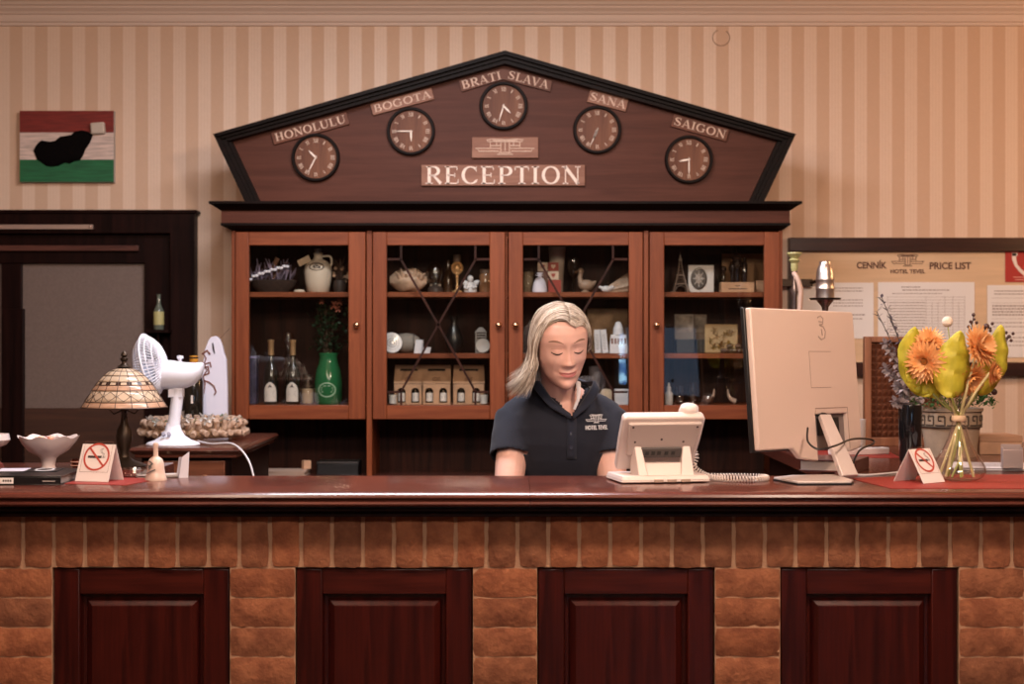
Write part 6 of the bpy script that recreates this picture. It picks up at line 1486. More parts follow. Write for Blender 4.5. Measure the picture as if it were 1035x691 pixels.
# folded leaflet, ashtray, papers
t = thing('folded_leaflet', 'white folded leaflet standing upright right of the bell', 'leaflet', (X(181, 4.24), 4.24, TOP), math.radians(12))
q = MB(); q.add([(0, 0, 0), (.024, .006, 0), (.027, .006, .070), (.008, 0, .056), (-.007, .03, 0), (.0, .03, .054)], [(0, 1, 2, 3), (4, 0, 3, 5)]); q.build('leaflet', mat('lilac_white_paper', (.66, .66, .76), .6), t, solid=.0012, smooth=False)
t = thing('glass_ashtray', 'low clear glass ashtray between the left card and the bell', 'ashtray', (X(139, 4.3), 4.27, TOP))
q = MB(); q.lathe([(.032, 0), (.040, .004), (.044, .022), (.036, .024), (.032, .008), (.0001, .007)], 28); q.build('dish', glass('ashtray_glass', (.8, .76, .72), 1.8, gain=2.2), t)
t = thing('paper_pile', 'loose pile of printed papers behind the bell', 'papers', (X(160, 4.27), 4.265, TOP), math.radians(14))
q = MB(); [q.box(-.055, .055, -.025, .03, .0016*i, .0016*i+.0011, R3(0, 0, 9*math.sin(i*2.1))) for i in range(5)]; q.build('sheets', mat('dim_paper', (.42, .36, .33), .8), t, smooth=False)
# ================================================================ phone
t = thing('desk_phone', 'beige multi-line desk phone seen from behind on the counter', 'telephone', (X(667, 4.13), 4.13, TOP), math.radians(11))
k = 4.12/F
q = MB(); w = .118
q.frus((-w, w, -.058, .105), (-w+.004, w-.004, -.052, .100), .008, .020); q.box(-w, w, -.058, .105, .003, .008); q.build('foot_plate', IVORY, t, bevel=.002)
q = MB()
for x in (-.02, .015, .052): q.box(x-.012, x+.012, -.062, -.056, .003, .011)
q.build('line_jacks', mat('jack_tan', (.42, .30, .24), .4), t, bevel=.001)
q = MB()
for s_ in (-1, 1):
    x = s_*.066+.004; q.add([(x-.016-s_*.010, -.040, .018), (x+.016-s_*.004, -.040, .018), (x+.016, .012, .018), (x-.016, .012, .018), (x-.009, -.006, .098), (x+.009, -.006, .098), (x+.009, .022, .098), (x-.009, .022, .098)], [(3, 2, 1, 0), (4, 5, 6, 7), (0, 1, 5, 4), (1, 2, 6, 5), (2, 3, 7, 6), (3, 0, 4, 7)])
q.add([(-.066, -.035, .018), (.074, -.035, .018), (.072, -.016, .05), (-.062, -.016, .05), (-.066, .0, .018), (.074, .0, .018), (.072, .004, .05), (-.062, .004, .05)], [(0, 1, 2, 3), (7, 6, 5, 4), (3, 2, 6, 7), (0, 3, 7, 4), (1, 5, 6, 2)])
q.build('stand', IVORY, t, bevel=.0025)
# console: big tilted slab, top edge toward the viewer
PT = Tr(-.002, .030, .016) @ R3(35, 0, 0) @ R3(0, 0, 0)
def slabp(q, pts, y0, y1): q.prism(pts, y0, y1, PT)
q = MB(); hw = .100; Hc = .172
pts = [(-hw-.004, .0), (hw+.004, .0), (hw+.010, .09), (hw+.012, Hc-.008), (hw+.004, Hc), (-hw-.0, Hc), (-hw-.008, Hc-.008), (-hw-.008, .09)]
slabp(q, pts, .022, .048); q.build('console', IVORY, t, bevel=.005)
q = MB(); slabp(q, [(-hw+.014, .055), (hw-.006, .055), (hw+.002, Hc-.014), (-hw+.006, Hc-.014)], .012, .0225); q.build('rear_cover', mat('ivory_shaded_plastic', (.56, .47, .43), .45), t, bevel=.003)
q = MB(); slabp(q, [(-.052, .052), (.058, .052), (.058, .082), (-.052, .082)], .006, .0122); q.build('port_recess', mat('port_grey', (.10, .09, .085), .5), t, bevel=.001)
q = MB()
for x in (-.034, -.018, -.002, .018, .036): slabp(q, [(x-.005, .062), (x+.005, .062), (x+.005, .073), (x-.005, .073)], .0045, .0062)
q.build('ports', BLK, t, smooth=False)
q = MB()
for x, z in ((-hw+.018, Hc-.024), (hw-.010, Hc-.024), (0, .108), (-.07, .10), (.06, .10)): q.lathe([(.003, 0), (.003, .001), (.0001, .001)], 10, PT @ Tr(x, .012, z) @ R3(90, 0, 0))
q.build('screws', INK, t)
q = MB(); q.tube([(.098, .082, Hc-.02), (.098, .094, Hc-.05), (.098, .10, .06)], .001, 4) if False else None
rings = []
for yy, a, b in ((0, .016, .010), (.012, .021, .016), (.030, .023, .018), (.10, .017, .012), (.16, .017, .012), (.21, .022, .018), (.225, .016, .012)):
    pass
hs = MB(); xh = .074
for z0, a, b, o in ((.0, .020, .010, .0), (.010, .026, .018, .004), (.030, .026, .020, .004), (.050, .019, .014, .012), (.125, .018, .013, .014), (.150, .025, .020, .006), (.176, .027, .022, .002), (.192, .024, .018, .001), (.198, .014, .010, .001)):
    rings.append([PT @ Vector((xh+a*math.cos(t_), .056-o*.3+b*math.sin(t_), z0-.012)) for t_ in [2*PI*i/20 for i in range(20)]])
hs.loft(rings); hs.build('handset', mat('handset_ivory', (.72, .62, .58), .35), t, ang=60)
# handset cord
def coil(path, r, turns, wire, q, seg=6, per=9):
    P = spline(path, 24); n = turns*per; out = []; L_ = [0]
    for i in range(1, len(P)): L_.append(L_[-1]+(P[i]-P[i-1]).length)
    j = 0; u = None
    for i in range(n+1):
        d = L_[-1]*i/n
        while j < len(P)-2 and L_[j+1] < d: j += 1
        a = P[j].lerp(P[j+1], (d-L_[j])/max(1e-9, L_[j+1]-L_[j])); tt = (P[j+1]-P[j]).normalized()
        u = tt.orthogonal().normalized() if u is None else (u-tt*u.dot(tt)).normalized(); w_ = tt.cross(u); ph = 2*PI*i/per
        out.append(a+(u*math.cos(ph)+w_*math.sin(ph))*r)
    q.tube(out, wire, seg)
q = MB(); zc = TOP+.0085
coil([(X(703, 4.14), 4.22, TOP+.085), (X(706, 4.15), 4.20, TOP+.06), (X(703, 4.16), 4.19, TOP+.035), (X(712, 4.16), 4.17, TOP+.016), (X(722, 4.15), 4.14, zc), (X(738, 4.13), 4.11, zc), (X(756, 4.13), 4.10, zc), (X(770, 4.14), 4.12, zc), (X(774, 4.17), 4.16, zc), (X(764, 4.19), 4.19, zc), (X(745, 4.2), 4.20, zc), (X(728, 4.2), 4.20, zc), (X(716, 4.2), 4.205, zc)], .0062, 62, .0019, q)
tag(q.build('phone_cord', mat('beige_cord', (.62, .52, .46), .4)), 'curly beige handset cord lying beside the desk phone', 'cord')
# ================================================================ monitor
MXc, MYc = X(818, 4.28), 4.22
t = thing('computer_monitor', 'large silver-beige monitor seen from behind on an angled stand', 'monitor', (MXc, MYc, TOP))
MS = mat('monitor_silver', (.66, .52, .455), .45, .0); MS2 = mat('monitor_stand_silver', (.62, .54, .52), .35, .2)
pTL, pTR, pBL = (Vector((X(757, 4.10), 4.10, Z(310.5, 4.10))), Vector((X(861, 4.47), 4.47, Z(315, 4.47))), Vector((X(768, 4.08), 4.08, Z(455.5, 4.08))))
ex_ = (pTR-pTL); Wm = ex_.length; ex_.normalize(); ez_ = (pTL-pBL); ez_ = (ez_-ex_*ez_.dot(ex_)); Hm = ez_.length; ez_.normalize(); ey_ = ez_.cross(ex_)   # ey points away from the viewer
MT = Matrix(((ex_.x, ey_.x, ez_.x, pBL.x-MXc), (ex_.y, ey_.y, ez_.y, pBL.y-MYc), (ex_.z, ey_.z, ez_.z, pBL.z-TOP), (0, 0, 0, 1)))
q = MB(); q.T = MT.copy()
cutl, cutr, ch = Wm*.545, Wm*.86, Hm*.235
hull = [(0, 0), (cutl-.12, -.0), (cutl-.085, -.028), (cutl, -.040), (cutl, ch), (cutr, ch), (cutr, -.02), (Wm*.985, -.012), (Wm, .02), (Wm, Hm-.006), (Wm-.006, Hm), (0, Hm)]
q.prism(hull, 0, .018); q.build('rear_housing', MS, t, bevel=.004, ang=30)
q = MB(); q.T = MT.copy(); q.box(-.004, Wm+.002, .018, .030, -.004, Hm+.002); q.build('bezel', BLK, t, bevel=.002)
q = MB(); q.T = MT.copy(); q.box(.008, Wm-.008, .0302, .031, .012, Hm-.010); q.build('screen', mat('dim_screen', (.02, .025, .035), .15, emis=(.45, .6, .9), estr=.5), t, smooth=False)
q = MB(); q.T = MT.copy(); q.box(cutl, cutr, .012, .018, -.01, ch); q.build('connector_bay', mat('bay_grey', (.20, .16, .15), .5), t, smooth=False)
q = MB(); q.T = MT.copy(); q.box(cutl+.02, cutl+.055, .006, .012, .03, ch-.01); q.box(cutr-.07, cutr-.035, .006, .012, .03, ch-.01); q.build('ports', BLK, t, smooth=False)
q = MB(); q.T = MT.copy(); ux = Wm*.62
q.bar2([(ux-.05, Hm*.695), (ux+.06, Hm*.695)], .0016, -.0006, 0); q.bar2([(ux-.05, Hm*.43), (ux+.05, Hm*.43)], .0016, -.0006, 0); q.bar2([(ux-.05, Hm*.43), (ux-.05, Hm*.695)], .0008, -.0006, 0)
q.bar2([(cutl-.0, ch+.006), (cutl, ch+.016), (cutr+.004, ch+.016), (cutr+.004, -.01)], .003, -.0006, 0)
q.build('panel_groove', mat('groove_brown', (.34, .24, .20), .5), t, smooth=False)
q = MB(); q.T = MT.copy()
for P in ([(-.018, .035), (.0, .042), (.014, .032), (.010, .014), (-.010, .010)], [(-.010, .010), (.012, .004), (.022, -.012), (.016, -.034), (-.004, -.040), (-.020, -.030)], [(-.012, .022), (.006, .020)], [(.0, -.004), (.004, -.026)]):
    q.bar2([(ux+.02+x*.9, Hm*.87+z*.8) for x, z in P], .0035, -.0012, 0)
q.build('embossed_emblem', mat('emblem_silver', (.44, .34, .30), .4, .3), t, smooth=False)
# stand
bz = [Vector((X(833, 4.30), 4.30, Z(420, 4.30))), Vector((X(860, 4.14), 4.16, TOP+.010))]
q = MB(); a_, b_ = bz[0]-Vector((MXc, MYc, TOP)), bz[1]-Vector((MXc, MYc, TOP)); d = (b_-a_).normalized(); sd = Vector((.88, .42, 0)).normalized(); nn = d.cross(sd).normalized()
vs = []
for p, w_, h_ in ((a_, .018, .007), (b_, .026, .008)):
    for u, v_ in ((-1, -1), (1, -1), (1, 1), (-1, 1)): vs.append(p+sd*u*w_+nn*v_*h_)
q.add(vs, [(3, 2, 1, 0), (4, 5, 6, 7), (0, 1, 5, 4), (1, 2, 6, 5), (2, 3, 7, 6), (3, 0, 4, 7)])
q.build('stand_arm', MS2, t, bevel=.002)
q = MB(); q.tube([a_+d*.004+nn*.0, a_+Vector((-.012, .05, .0))], .011, 12); q.build('tilt_joint', BLK, t)
q = MB(); base = [(X(781, 4.16), 4.155), (X(806, 4.02), 4.02), (X(861, 4.03), 4.03), (X(864, 4.06), 4.07), (X(846, 4.22), 4.24), (X(800, 4.22), 4.22)]
for z0, z1, sc_ in ((0, .004, 1.0),): pass
def poly_z(q, P, z0, z1): n = len(P); q.add([(x-MXc, y-MYc, z0) for x, y in P]+[(x-MXc, y-MYc, z1) for x, y in P], [tuple(range(n))[::-1], tuple(range(n, 2*n))]+[(i, (i+1) % n, n+(i+1) % n, n+i) for i in range(n)])
poly_z(q, base, .0, .004); q.build('rubber_foot', BLK, t, smooth=False)
q = MB(); poly_z(q, [((x-MXc)*.985+MXc, (y-MYc)*.985+MYc) for x, y in base], .004, .010); q.build('base_plate', MS2, t, bevel=.0015)
# cables
q = MB(); yb = 4.20
q.tube(spline([(X(815, 4.22), 4.20, Z(432, 4.22)), (X(816, 4.15), 4.14, Z(446, 4.15)), (X(828, 4.12), 4.12, Z(454, 4.12)), (X(845, 4.15), 4.15, Z(450, 4.15)), (X(862, 4.3), 4.3, Z(443.5, 4.3)), (X(880, 4.5), 4.5, Z(444, 4.5)), (X(881, 4.5), 4.48, Z(448, 4.48)), (X(868, 4.35), 4.35, Z(456, 4.35)), (X(860, 4.3), 4.32, TOP+.004)], 6), .0028, 8)
tag(q.build('monitor_cable', BLK), 'black cable looping out from the back of the monitor', 'cable')
q = MB(); q.tube(spline([(X(859, 4.3), 4.36, TOP+.003), (X(868, 4.3), 4.30, TOP+.003), (X(885, 4.3), 4.31, TOP+.003), (X(905, 4.4), 4.38, TOP+.003), (X(925, 4.4), 4.42, TOP+.003)], 6), .003, 8)
tag(q.build('flat_cable', mat('white_cable')), 'white cable lying on the desk right of the monitor base', 'cable')
t = thing('closed_ledger', 'thick brown hardback book lying behind the monitor stand', 'book', (X(826, 4.55), 4.52, TOP+.0), math.radians(-24))
q = MB(); q.box(-.10, .06, -.09, .09, 0, .005); q.box(-.10, .06, -.09, .09, .030, .035); q.box(.055, .06, -.09, .09, .005, .030); q.build('cover', mat('oxblood_cover', (.09, .022, .016), .4, coat=.2), t, bevel=.001)
q = MB(); q.box(-.096, .055, -.086, .086, .005, .030); q.build('pages', mat('page_edge', (.5, .4, .34), .8), t, smooth=False)
for o_ in [t]: o_.location = (X(838, 4.5)+.035, 4.50, TOP)
q = MB(); q.box(-.14, .12, -.16, .16, 0, .0015); tag(q.build('red_mat', RM, loc=(X(855, 5.2)+.02, 5.14, TOP), rot=(0, 0, math.radians(-6)), smooth=False), 'red mat farther back on the desk, behind the monitor', 'mat')
t = thing('power_strip', 'white power strip lying on the rear red mat beside the monitor', 'power strip', (X(868, 5.1), 5.10, TOP+.0016), math.radians(18))
q = MB(); q.box(-.10, .10, -.022, .022, 0, .022); q.build('housing', mat('strip_white', (.66, .60, .58), .4), t, bevel=.003)
q = MB(); [q.lathe([(.015, .0222), (.013, .0226), (.0001, .0224)], 16, Tr(-.065+.043*i, 0, 0)) for i in range(4)]; q.build('sockets', mat('socket_grey', (.3, .27, .26), .5), t)
t = thing('white_mug', 'white mug half hidden behind the right edge of the monitor', 'mug', (X(871.5, 5.3), 5.42, TOP))
q = MB(); q.shell([(.030, 0), (.036, .006), (.038, .10)], 28, .003); q.build('mug_body', mat('cool_white_card'), t)
# ================================================================ hookahs
HY = 5.35; k = HY/F
STL = mat('brushed_steel', (.72, .66, .62), .36, 1.0)
t = thing('hookah', 'hookah with a green clay bowl and beige hose behind the monitor', 'hookah', (X(803, HY), HY, TOP))
def hz(py): return Z(py, HY)-TOP
q = MB(); q.shell([(.05, 0), (.065, .02), (.068, .07), (.045, .13), (.022, .17), (.018, .20)], 28, .003); q.build('water_base', glass('smoky_glass', (.35, .3, .3), 1.6, gain=2), t)
q = MB(); q.lathe([(.018, .19), (.024, .20), (.010, .22), (.012, hz(345)), (.016, hz(340)), (.010, hz(330)), (.008, hz(300)), (.014, hz(294)), (.008, hz(288)), (.009, hz(272))], 24); q.build('stem', mat('dark_chrome', (.28, .22, .2), .25, .9), t)
q = MB(); q.lathe([(.010, hz(274)), (.013, hz(270)), (.012, hz(266)), (.020, hz(263)), (.013, hz(261)), (.026, hz(256.5)), (.025, hz(255)), (.0001, hz(258))], 28); q.build('clay_bowl', mat('green_glaze', (.38, .36, .16), .4, coat=.3), t)
q = MB(); q.tube(spline([(-.006, -.02, hz(276)), (.004, -.035, hz(282)), (.014, -.04, hz(294)), (.012, -.04, hz(308)), (.008, -.045, hz(330)), (.03, -.05, hz(360))], 6), .0085, 10); q.build('hose', mat('pale_hose', (.50, .34, .27), .5), t)
t = thing('hookah', 'hookah carrying a tall steel heat cover on a dark tray behind the monitor', 'hookah', (X(834, HY), HY, TOP))
q = MB(); q.shell([(.05, 0), (.062, .02), (.062, .09), (.030, .15), (.02, .18)], 28, .003); q.build('water_base', glass('smoky_glass'), t)
q = MB(); q.lathe([(.02, .17), (.009, .19), (.009, hz(330)), (.016, hz(322)), (.009, hz(316)), (.012, hz(310)), (.030, hz(303))], 24); q.build('stem', mat('dark_chrome'), t)
q = MB(); q.lathe([(.0001, hz(303.5)), (.050, hz(303)), (.054, hz(301)), (.050, hz(302)), (.0001, hz(302.5))], 32); q.build('tray', mat('dark_tray', (.04, .03, .028), .3, .6), t)
q = MB(); q.lathe([(.030, hz(302.3)), (.031, hz(300)), (.0305, hz(293)), (.0315, hz(292.5)), (.0315, hz(291)), (.0305, hz(290.5)), (.0305, hz(284)), (.0315, hz(283.5)), (.0315, hz(282)), (.030, hz(280)), (.029, hz(276)), (.026, hz(271)), (.0215, hz(268)), (.020, hz(267.4)), (.0195, hz(264.3)), (.017, hz(264)), (.015, hz(266)), (.0001, hz(266.5))], 36); q.build('heat_cover', STL, t)
# dark bracket shelf left of the hookahs
t = thing('wall_lamp_bracket', 'dark metal bracket on the board frame behind the hookahs', 'bracket', (X(801, 6.5), 6.60, Z(285, 6.5)))
q = MB(); q.box(-.03, .10, -.015, .004, -.016, .016); q.tube([(.09, -.01, 0), (.13, -.03, .012), (.17, -.04, .006)], .008, 8); q.build('bracket', BRONZE, t, bevel=.003)
# ================================================================ wooden lattice screen, planter, vases, flowers
LYc = 5.55; k = LYc/F
t = thing('lattice_screen', 'carved wooden lattice screen standing behind the flowers', 'screen', (X(912, LYc), LYc, TOP))
w = 78*k; h = Z(340, LYc)-TOP
FRW = wood('warm_frame_wood', (.20, .075, .035), (.34, .14, .07), 'z', .45, .1)
q = MB(); fr = .024
q.box(-w/2, -w/2+fr, -.015, .015, 0, h); q.box(w/2-fr, w/2, -.015, .015, 0, h); q.box(-w/2+fr, w/2-fr, -.015, .015, h-.02, h); q.box(-w/2+fr, w/2-fr, -.015, .015, 0, .03); q.build('frame', FRW, t, bevel=.002)
q = MB(); nx = 11; nz = 14; cw = (w-2*fr)/nx; chh = (h-.05)/nz
q.box(-w/2+fr, w/2-fr, .004, .010, .03, h-.02)
for i in range(nx):
    for j in range(nz):
        cx_ = -w/2+fr+cw*(i+.5); cz_ = .03+chh*(j+.5); a, b = cw*.47, chh*.47
        q.add([(cx_-a, .004, cz_-b), (cx_+a, .004, cz_-b), (cx_+a, .004, cz_+b), (cx_-a, .004, cz_+b), (cx_-a*.15, -.012, cz_+b*.55), (cx_+a*.15, -.012, cz_+b*.55)], [(0, 1, 5, 4), (1, 2, 5), (2, 3, 4, 5), (3, 0, 4)])
q.build('carved_panel', wood('carved_wood', (.10, .032, .015), (.20, .07, .034), 'z', .5, 0), t, smooth=False)
# planter
PYc = 5.05; k = PYc/F
t = thing('greek_key_planter', 'beige stone planter with a greek key band behind the flower vase', 'planter', (X(961, PYc), PYc, TOP))
zt1 = Z(412, PYc)-TOP; R1 = 31*k
STN = mat('sandstone', (.36, .27, .19), .85, bump=.4, bscale=90, var=.15, vscale=14)
q = MB(); q.shell([(R1*.80, 0), (R1*.86, .05), (R1*.93, zt1*.62), (R1*.97, zt1*.63), (R1*.97, zt1*.93), (R1*1.02, zt1*.94), (R1*1.03, zt1)], 40, .008); q.build('pot', STN, t)
q = MB(); z0, z1 = zt1*.66, zt1*.90; hh = z1-z0; nK = 16; Rk = R1*.975
key = [(0, 0), (.82, 0), (.82, .78), (.28, .78), (.28, .4), (.55, .4)]
for i in range(nK):
    a0 = 2*PI*i/nK
    for (xa, za), (xb, zb2) in zip(key, key[1:]):
        n_ = 3; P = [(a0+(xa+(xb-xa)*m/n_)*2*PI/nK, z0+hh*(za+(zb2-za)*m/n_)) for m in range(n_+1)]
        q.tube([(Rk*math.cos(a), Rk*math.sin(a), z) for a, z in P], .0026, 5)
for z in (z0-.006, z1+.005): q.tube([(Rk*math.cos(a), Rk*math.sin(a), z) for a in [2*PI*m/40 for m in range(40)]], .0022, 5, closed=True)
q.build('greek_key_band', mat('dark_key_line', (.07, .05, .035), .8), t)
q = MB(); q.lathe([(R1*.9, zt1-.015), (.0001, zt1-.01)], 24); q.build('soil', mat('soil', (.03, .02, .012), .95, bump=.8), t)
t = thing('potted_shrub', 'dense small-leaved green plant growing in the greek key planter', 'plant', (X(962, PYc), PYc, TOP+zt1-.01))
q = MB(); rnd = random.Random(21)
for i in range(1300):
    a = rnd.uniform(0, 2*PI); r = rnd.uniform(.3, 1)**.6; b = Vector((.135*r*math.cos(a), .12*r*math.sin(a), .015+.075*math.sqrt(max(0, 1-r*r*.8))*rnd.uniform(.5, 1.15)-(.02 if r > .9 else 0)))
    e = b+Vector((rnd.uniform(-.013, .013), rnd.uniform(-.013, .006), rnd.uniform(-.008, .016))); q.leaf(b, e, .010, n=3)
q.build('leaves', leafmat('bush_green', (.045, .12, .028)), t)
q = MB()
for i in range(14): a = i*.45; q.tube([(0, 0, 0), (.05*math.cos(a), .05*math.sin(a), .03), (.09*math.cos(a), .08*math.sin(a), .055)], .002, 5)
q.build('stems', mat('brown_stem'), t)
# black vase with dusty blossoms
BY = 4.85; k = BY/F
t = thing('black_vase', 'tall black glossy cylinder vase left of the planter', 'vase', (X(920, BY), BY, TOP))
hv = Z(409, BY)-TOP
q = MB(); q.shell([(.031, 0), (.033, .004), (.036, hv-.012), (.034, hv)], 32, .003); q.build('vase_body', mat('black_gloss', (.006, .006, .007), .12, coat=.5), t)
t = thing('dried_flowers', 'dusty lilac orchid sprays in the black cylinder vase', 'flowers', (X(920, BY), BY, TOP+hv*.3))
q = MB(); rnd = random.Random(8); tips = []
for px, py in ((890, 301), (898, 322), (893, 347), (897, 372), (907, 390), (917, 362), (903, 405), (928, 380), (884, 315)):
    e = Vector((X(px, BY)-X(920, BY), rnd.uniform(-.03, .03), Z(py, BY)-TOP-hv*.3)); b = Vector((rnd.uniform(-.012, .012), 0, 0)); m = b.lerp(e, .55)+Vector((.02, 0, .03)); P = spline([b, m, e], 6); q.tube(P, .0013, 5); tips.append(P)
q.build('stems', mat('grey_stem', (.10, .085, .07), .8), t)
q = MB(); q2 = MB()
for i, P in enumerate(tips):
    for j in range(5, len(P)):
        c = P[j]
        if 2 <= i <= 7:
            for kx in range(5): a = kx*2*PI/5+j; q.leaf(c, c+Vector((.020*math.cos(a), -.008, .020*math.sin(a))), .017)
        else:
            for kx in range(3): q2.leaf(c, c+Vector((rnd.uniform(-.022, .022), -.004, rnd.uniform(-.01, .022))), .010)
q.build('petals', mat('dusty_lilac', (.34, .29, .30), .8, var=.25, vscale=40, trans=.2), t)
q2.build('lavender_buds', mat('grey_lavender', (.13, .11, .15), .9), t)
# carafe vase
VY = 4.14; k = VY/F; VX = X(969, VY)
VG = glass('vase_glass', (.985, .975, .96), 1.45, gain=1.3)
t = thing('glass_vase', 'clear glass carafe vase with a wide bulbous foot on the red mat', 'vase', (VX, VY, TOP+.0019))
def vz(py): return Z(py, VY)-TOP-.0019
q = MB(); q.shell([(.030, 0), (.045, .002), (.062, .010), (.0705, .024), (.068, .038), (.055, .060), (.040, .085), (.027, .112), (.020, .138), (.0165, .158), (.0165, .170), (.020, .188), (.027, .210), (.036, .232), (.037, .2335)], 48, .0018); q.build('vase_body', VG, t)
q = MB(); q.lathe([(.0170, .156), (.0182, .158), (.0182, .168), (.0170, .170)], 28); q.build('neck_band', mat('raffia_band', (.60, .44, .28), .7), t)
STM = mat('pale_flower_stem', (.50, .44, .22), .6, sss=0); STG = mat('green_flower_stem', (.25, .27, .07), .6)
GG = 'orange gerbera blooms in the glass vase'
zv = TOP+.0019
fl = [((935, 365), 24, (-.75, -1, -.1), 'orange gerbera bloom at the left of the bouquet', -.034), ((905, 372), 0, None, None, 0), ((990, 350), 24, (.75, -1, .3), 'orange gerbera bloom at the right, behind the tall green leaf', .02), ((980, 383), 21, (.5, -1, -.6), 'orange gerbera bloom low on the right, drooping over the vase rim', .03), ((1003, 376), 15, (.95, -.6, -.2), 'smaller orange gerbera bloom at the far right, seen from the side', .045), ((938, 345), 19, (-.5, -1, .9), 'orange gerbera bloom facing up at the top left of the bouquet', -.01)]
GP = mat('gerbera_petal', (.80, .38, .12), .6, trans=.3, c2=(.90, .56, .26), vscale=30); GC = mat('gerbera_centre', (.36, .15, .03), .9, bump=1, bscale=400)
rnd = random.Random(33)
for (px, py), r_, nrm, lab, bx in fl:
    if not r_: continue
    Yf = VY + rnd.uniform(-.015, .03); c = W(px, py, Yf)
    t = thing('gerbera', lab, 'flower', (VX, VY, zv), 0, GG); c = c-Vector((VX, VY, zv)); nn = Vector(nrm).normalized()
    u = nn.orthogonal().normalized(); v_ = nn.cross(u); R_ = r_*k
    q = MB()
    for layer, (n_, rr, lift) in enumerate(((26, 1.0, .05), (24, .86, .22), (20, .64, .42), (14, .42, .6))):
        for i in range(n_):
            a = 2*PI*i/n_+layer*.13+rnd.uniform(-.05, .05); d = (u*math.cos(a)+v_*math.sin(a)); L2 = R_*rr*rnd.uniform(.9, 1.06); q.leaf(c+d*R_*.12+nn*.001*layer, c+d*L2+nn*(R_*lift), R_*.24, nn, 5, .3, -.06, .7)
    q.build('petals', GP, t)
    q = MB(); q.ball((0, 0, 0), (1, 1, .5), 12, 8, Matrix((((u.x*R_*.16), v_.x*R_*.16, nn.x*R_*.16, c.x+nn.x*R_*.1), ((u.y*R_*.16), v_.y*R_*.16, nn.y*R_*.16, c.y+nn.y*R_*.1), ((u.z*R_*.16), v_.z*R_*.16, nn.z*R_*.16, c.z+nn.z*R_*.1), (0, 0, 0, 1)))); q.build('flower_centre', GC, t)
    q = MB(); b = Vector((-bx*1.1, rnd.uniform(-.02, .02), .010)); q.tube(spline([c-nn*.004, (c*.55+Vector((0, 0, .18*.45))), Vector((bx*.12, rnd.uniform(-.005, .005), .163)), Vector((-bx*.5, b.y*.5, .085)), b], 6), .0036, 8); q.build('stem', STM, t)
# big green-yellow leaves
LG = mat('chartreuse_leaf', (.40, .37, .02), .45, trans=.35, c2=(.78, .68, .07), vscale=26, stretch=(1, 1, .5), bump=.5, bscale=60)
def bigleaf(P, wpx, lab, cup, nrm=(0, -1, .1)):
    Y = VY+(-.03 if cup > .5 else .035); t = thing('calla_leaf', lab, 'leaf', (VX, VY, zv), 0, 'yellow-green leaves in the bouquet')
    pts = spline([W(px, py, Y)-Vector((VX, VY, zv)) for px, py in P], 6); n_ = len(pts); vs = []; fs = []
    wmax = wpx*k
    for i, p in enumerate(pts):
        u = i/(n_-1); w_ = wmax*(u+.03)**.7*(1.0-u)**1.05*2.45/2 + .0008; tt = (pts[min(i+1, n_-1)]-pts[max(0, i-1)]).normalized(); sd = tt.cross(Vector(nrm)).normalized(); nn = sd.cross(tt)
        for s_ in (-1, -.5, 0, .5, 1): vs.append(p+sd*s_*w_+Vector((0, 1, 0))*(abs(s_)**1.6)*w_*cup*.6+Vector((0, 1, 0))*.007*math.sin(i*1.3+s_*2)*abs(s_))
    for i in range(n_-1):
        for j in range(4): a = i*5+j; fs.append((a, a+1, a+6, a+5))
    q = MB(); q.add(vs, fs); q.build('blade', LG, t, solid=.0008)
    q = MB(); q.tube(spline([pts[0], pts[0]*.5+Vector((0, 0, .08)), Vector((rnd.uniform(-.004, .004), 0, .163)), Vector((rnd.uniform(-.02, .02), rnd.uniform(-.015, .015), .08)), Vector((rnd.uniform(-.035, .035), rnd.uniform(-.03, .03), .010))], 6), .003, 8); q.build('stem', STG, t)
bigleaf([(943, 398), (930, 378), (922, 352), (925, 330)], 44, 'yellow-green pointed leaf at the left edge of the bouquet', .4)
bigleaf([(962, 402), (964, 376), (967, 354), (971, 334)], 46, 'broad yellow-green leaf in the middle of the bouquet, nearest the viewer', .9)
bigleaf([(988, 398), (1002, 372), (1008, 350), (1012, 328)], 38, 'tall yellow-green leaf at the right of the bouquet', .4)
bigleaf([(950, 400), (935, 390), (925, 388), (915, 372)], 22, 'small drooping yellow-green leaf low on the left of the bouquet', .5)
# berry sprigs
for i, (P, bs, lab) in enumerate((([(975, 395), (980, 345), (984, 320)], [(984, 318), (981, 325), (987, 326), (979, 330)], 'dark berry sprig at the top centre of the bouquet'),
    ([(985, 395), (993, 345), (997, 330)], [(997, 330), (1001, 334), (993, 335), (1003, 327)], 'dark berry sprig between the middle and right leaves'),
    ([(990, 395), (1008, 360), (1020, 340)], [(1020, 340), (1024, 337), (1017, 336), (1022, 344), (1013, 345)], 'dark berry sprig at the far right of the bouquet'),
    ([(985, 400), (998, 395), (1005, 396)], [(1005, 396), (1002, 391), (1006, 389)], 'cluster of dark berries low on the right of the bouquet'))):
    Y = VY+.05; t = thing('berry_sprig', lab, 'berries', (VX, VY, zv), 0, 'dark berry sprigs in the bouquet')
    pts = [W(px, py, Y)-Vector((VX, VY, zv)) for px, py in P]
    q = MB(); q.tube(spline([Vector((.002*i, .01, .02)), Vector((0, .003, .163))]+pts, 5), .0015, 6)
    q.build('stem', mat('brown_stem'), t)
    q = MB(); big = .0085 if i in (1, 3) else .005
    for m_, (px, py) in enumerate(bs): c = W(px, py, Y)-Vector((VX, VY, zv)); q.ball(tuple(c), big if m_ == 0 else .0045, 10, 8); 
    for m_ in range(4): c = pts[1].lerp(pts[2], .3+.2*m_); q.ball((c.x+rnd.uniform(-.012, .012), c.y, c.z+rnd.uniform(-.004, .008)), .0038, 8, 6)
    q.build('berries', mat('dark_berry', (.05, .018, .014), .4, coat=.3), t)
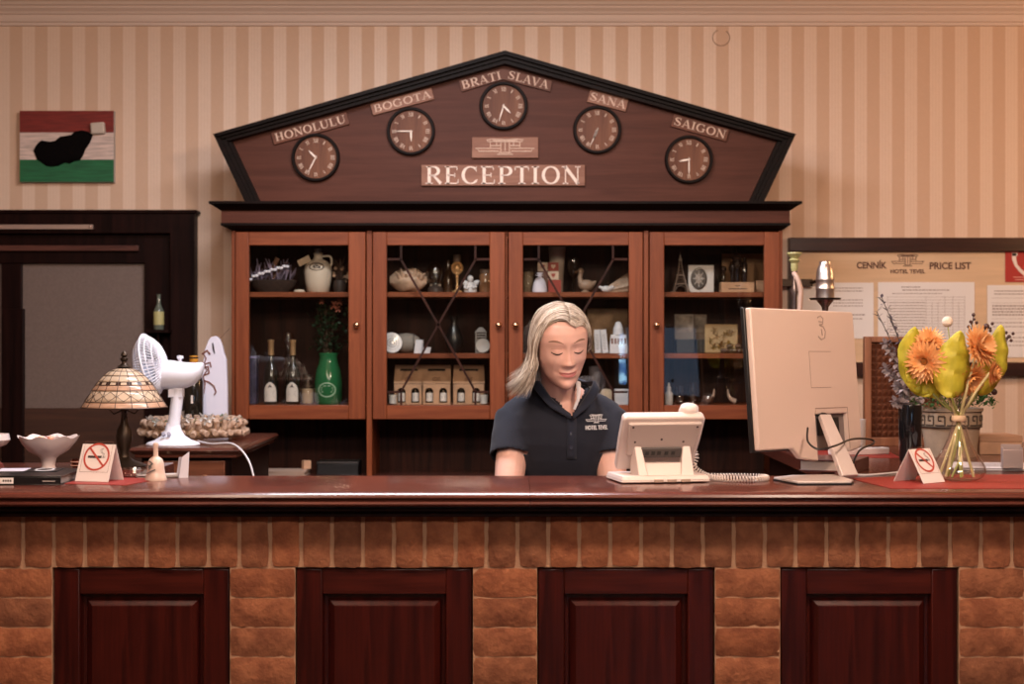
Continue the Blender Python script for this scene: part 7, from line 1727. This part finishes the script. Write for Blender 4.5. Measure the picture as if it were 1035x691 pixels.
t = thing('white_ball', 'plain round white ball on a made-up thin stem above the bouquet', 'flower', (VX, VY, zv))
c = W(957.5, 325, VY+.07)-Vector((VX, VY, zv))
q = MB(); q.ball(tuple(c), 5.6*k, 20, 14); q.build('bloom', mat('warm_white_ball', (.76, .64, .54), .9, bump=.6, bscale=220), t)  # plain white ball; its bloom and stem are made up
q = MB(); q.tube(spline([c, c*.7+Vector((0, 0, .05)), Vector((0, .008, .163)), Vector((.01, .01, .02))], 6), .0015, 6); q.build('stem', STG, t)
# ---- far right
t = thing('cardboard_box', 'small closed cardboard box on the desk behind the flower vase', 'box', (X(1004, 5.2), 5.2, TOP))
k = 5.2/F; q = MB(); hb = Z(438, 5.2)-TOP-.004; w = 21*k; q.box(-w, w, -.08, .08, 0, hb); q.build('carton', mat('kraft_cardboard'), t, bevel=.002)
q = MB(); q.box(-w-.002, w+.002, -.082, .082, hb-.018, hb+.002); q.build('lid', mat('kraft_lid', (.44, .25, .15), .8, var=.1), t, bevel=.002)
t = thing('paper_pile', 'white papers spread on the desk at the right edge', 'papers', (X(1020, 4.55), 4.56, TOP), math.radians(-14))
q = MB(); [q.box(-.15, .17, -.10, .12, .0018*i, .0018*i+.0010, Tr(.006*math.sin(i*3), .008*math.cos(i*2), 0) @ R3(0, 0, 7*math.sin(i*1.7))) for i in range(5)]; q.build('sheets', mat('bright_paper', (.72, .67, .68), .8), t, smooth=False)
q = MB(); [q.box(-.11, .12, .09-.018*i, .093-.018*i, .0085, .0088) for i in range(9)]; q.build('print', mat('label_grey'), t, smooth=False)
t = thing('acrylic_holder', 'small frosted acrylic holder standing on papers at the right edge', 'holder', (X(1024, 4.45), 4.46, TOP+.0092), math.radians(-8))
q = MB(); q.box(-.028, .028, -.016, -.013, 0, .052); q.box(-.028, .028, .013, .016, 0, .066); q.box(-.028, -.025, -.013, .013, 0, .058); q.box(.025, .028, -.013, .013, 0, .058); q.box(-.025, .025, -.013, .013, 0, .004); q.build('holder', mat('frosted_acrylic', (.55, .46, .44), .3, trans=.5), t, bevel=.001)
q = MB(); [q.box(-.022, .022, -.010+.005*i, -.0085+.005*i, .0045, .045) for i in range(4)]; q.build('cards', mat('bright_paper'), t, smooth=False)
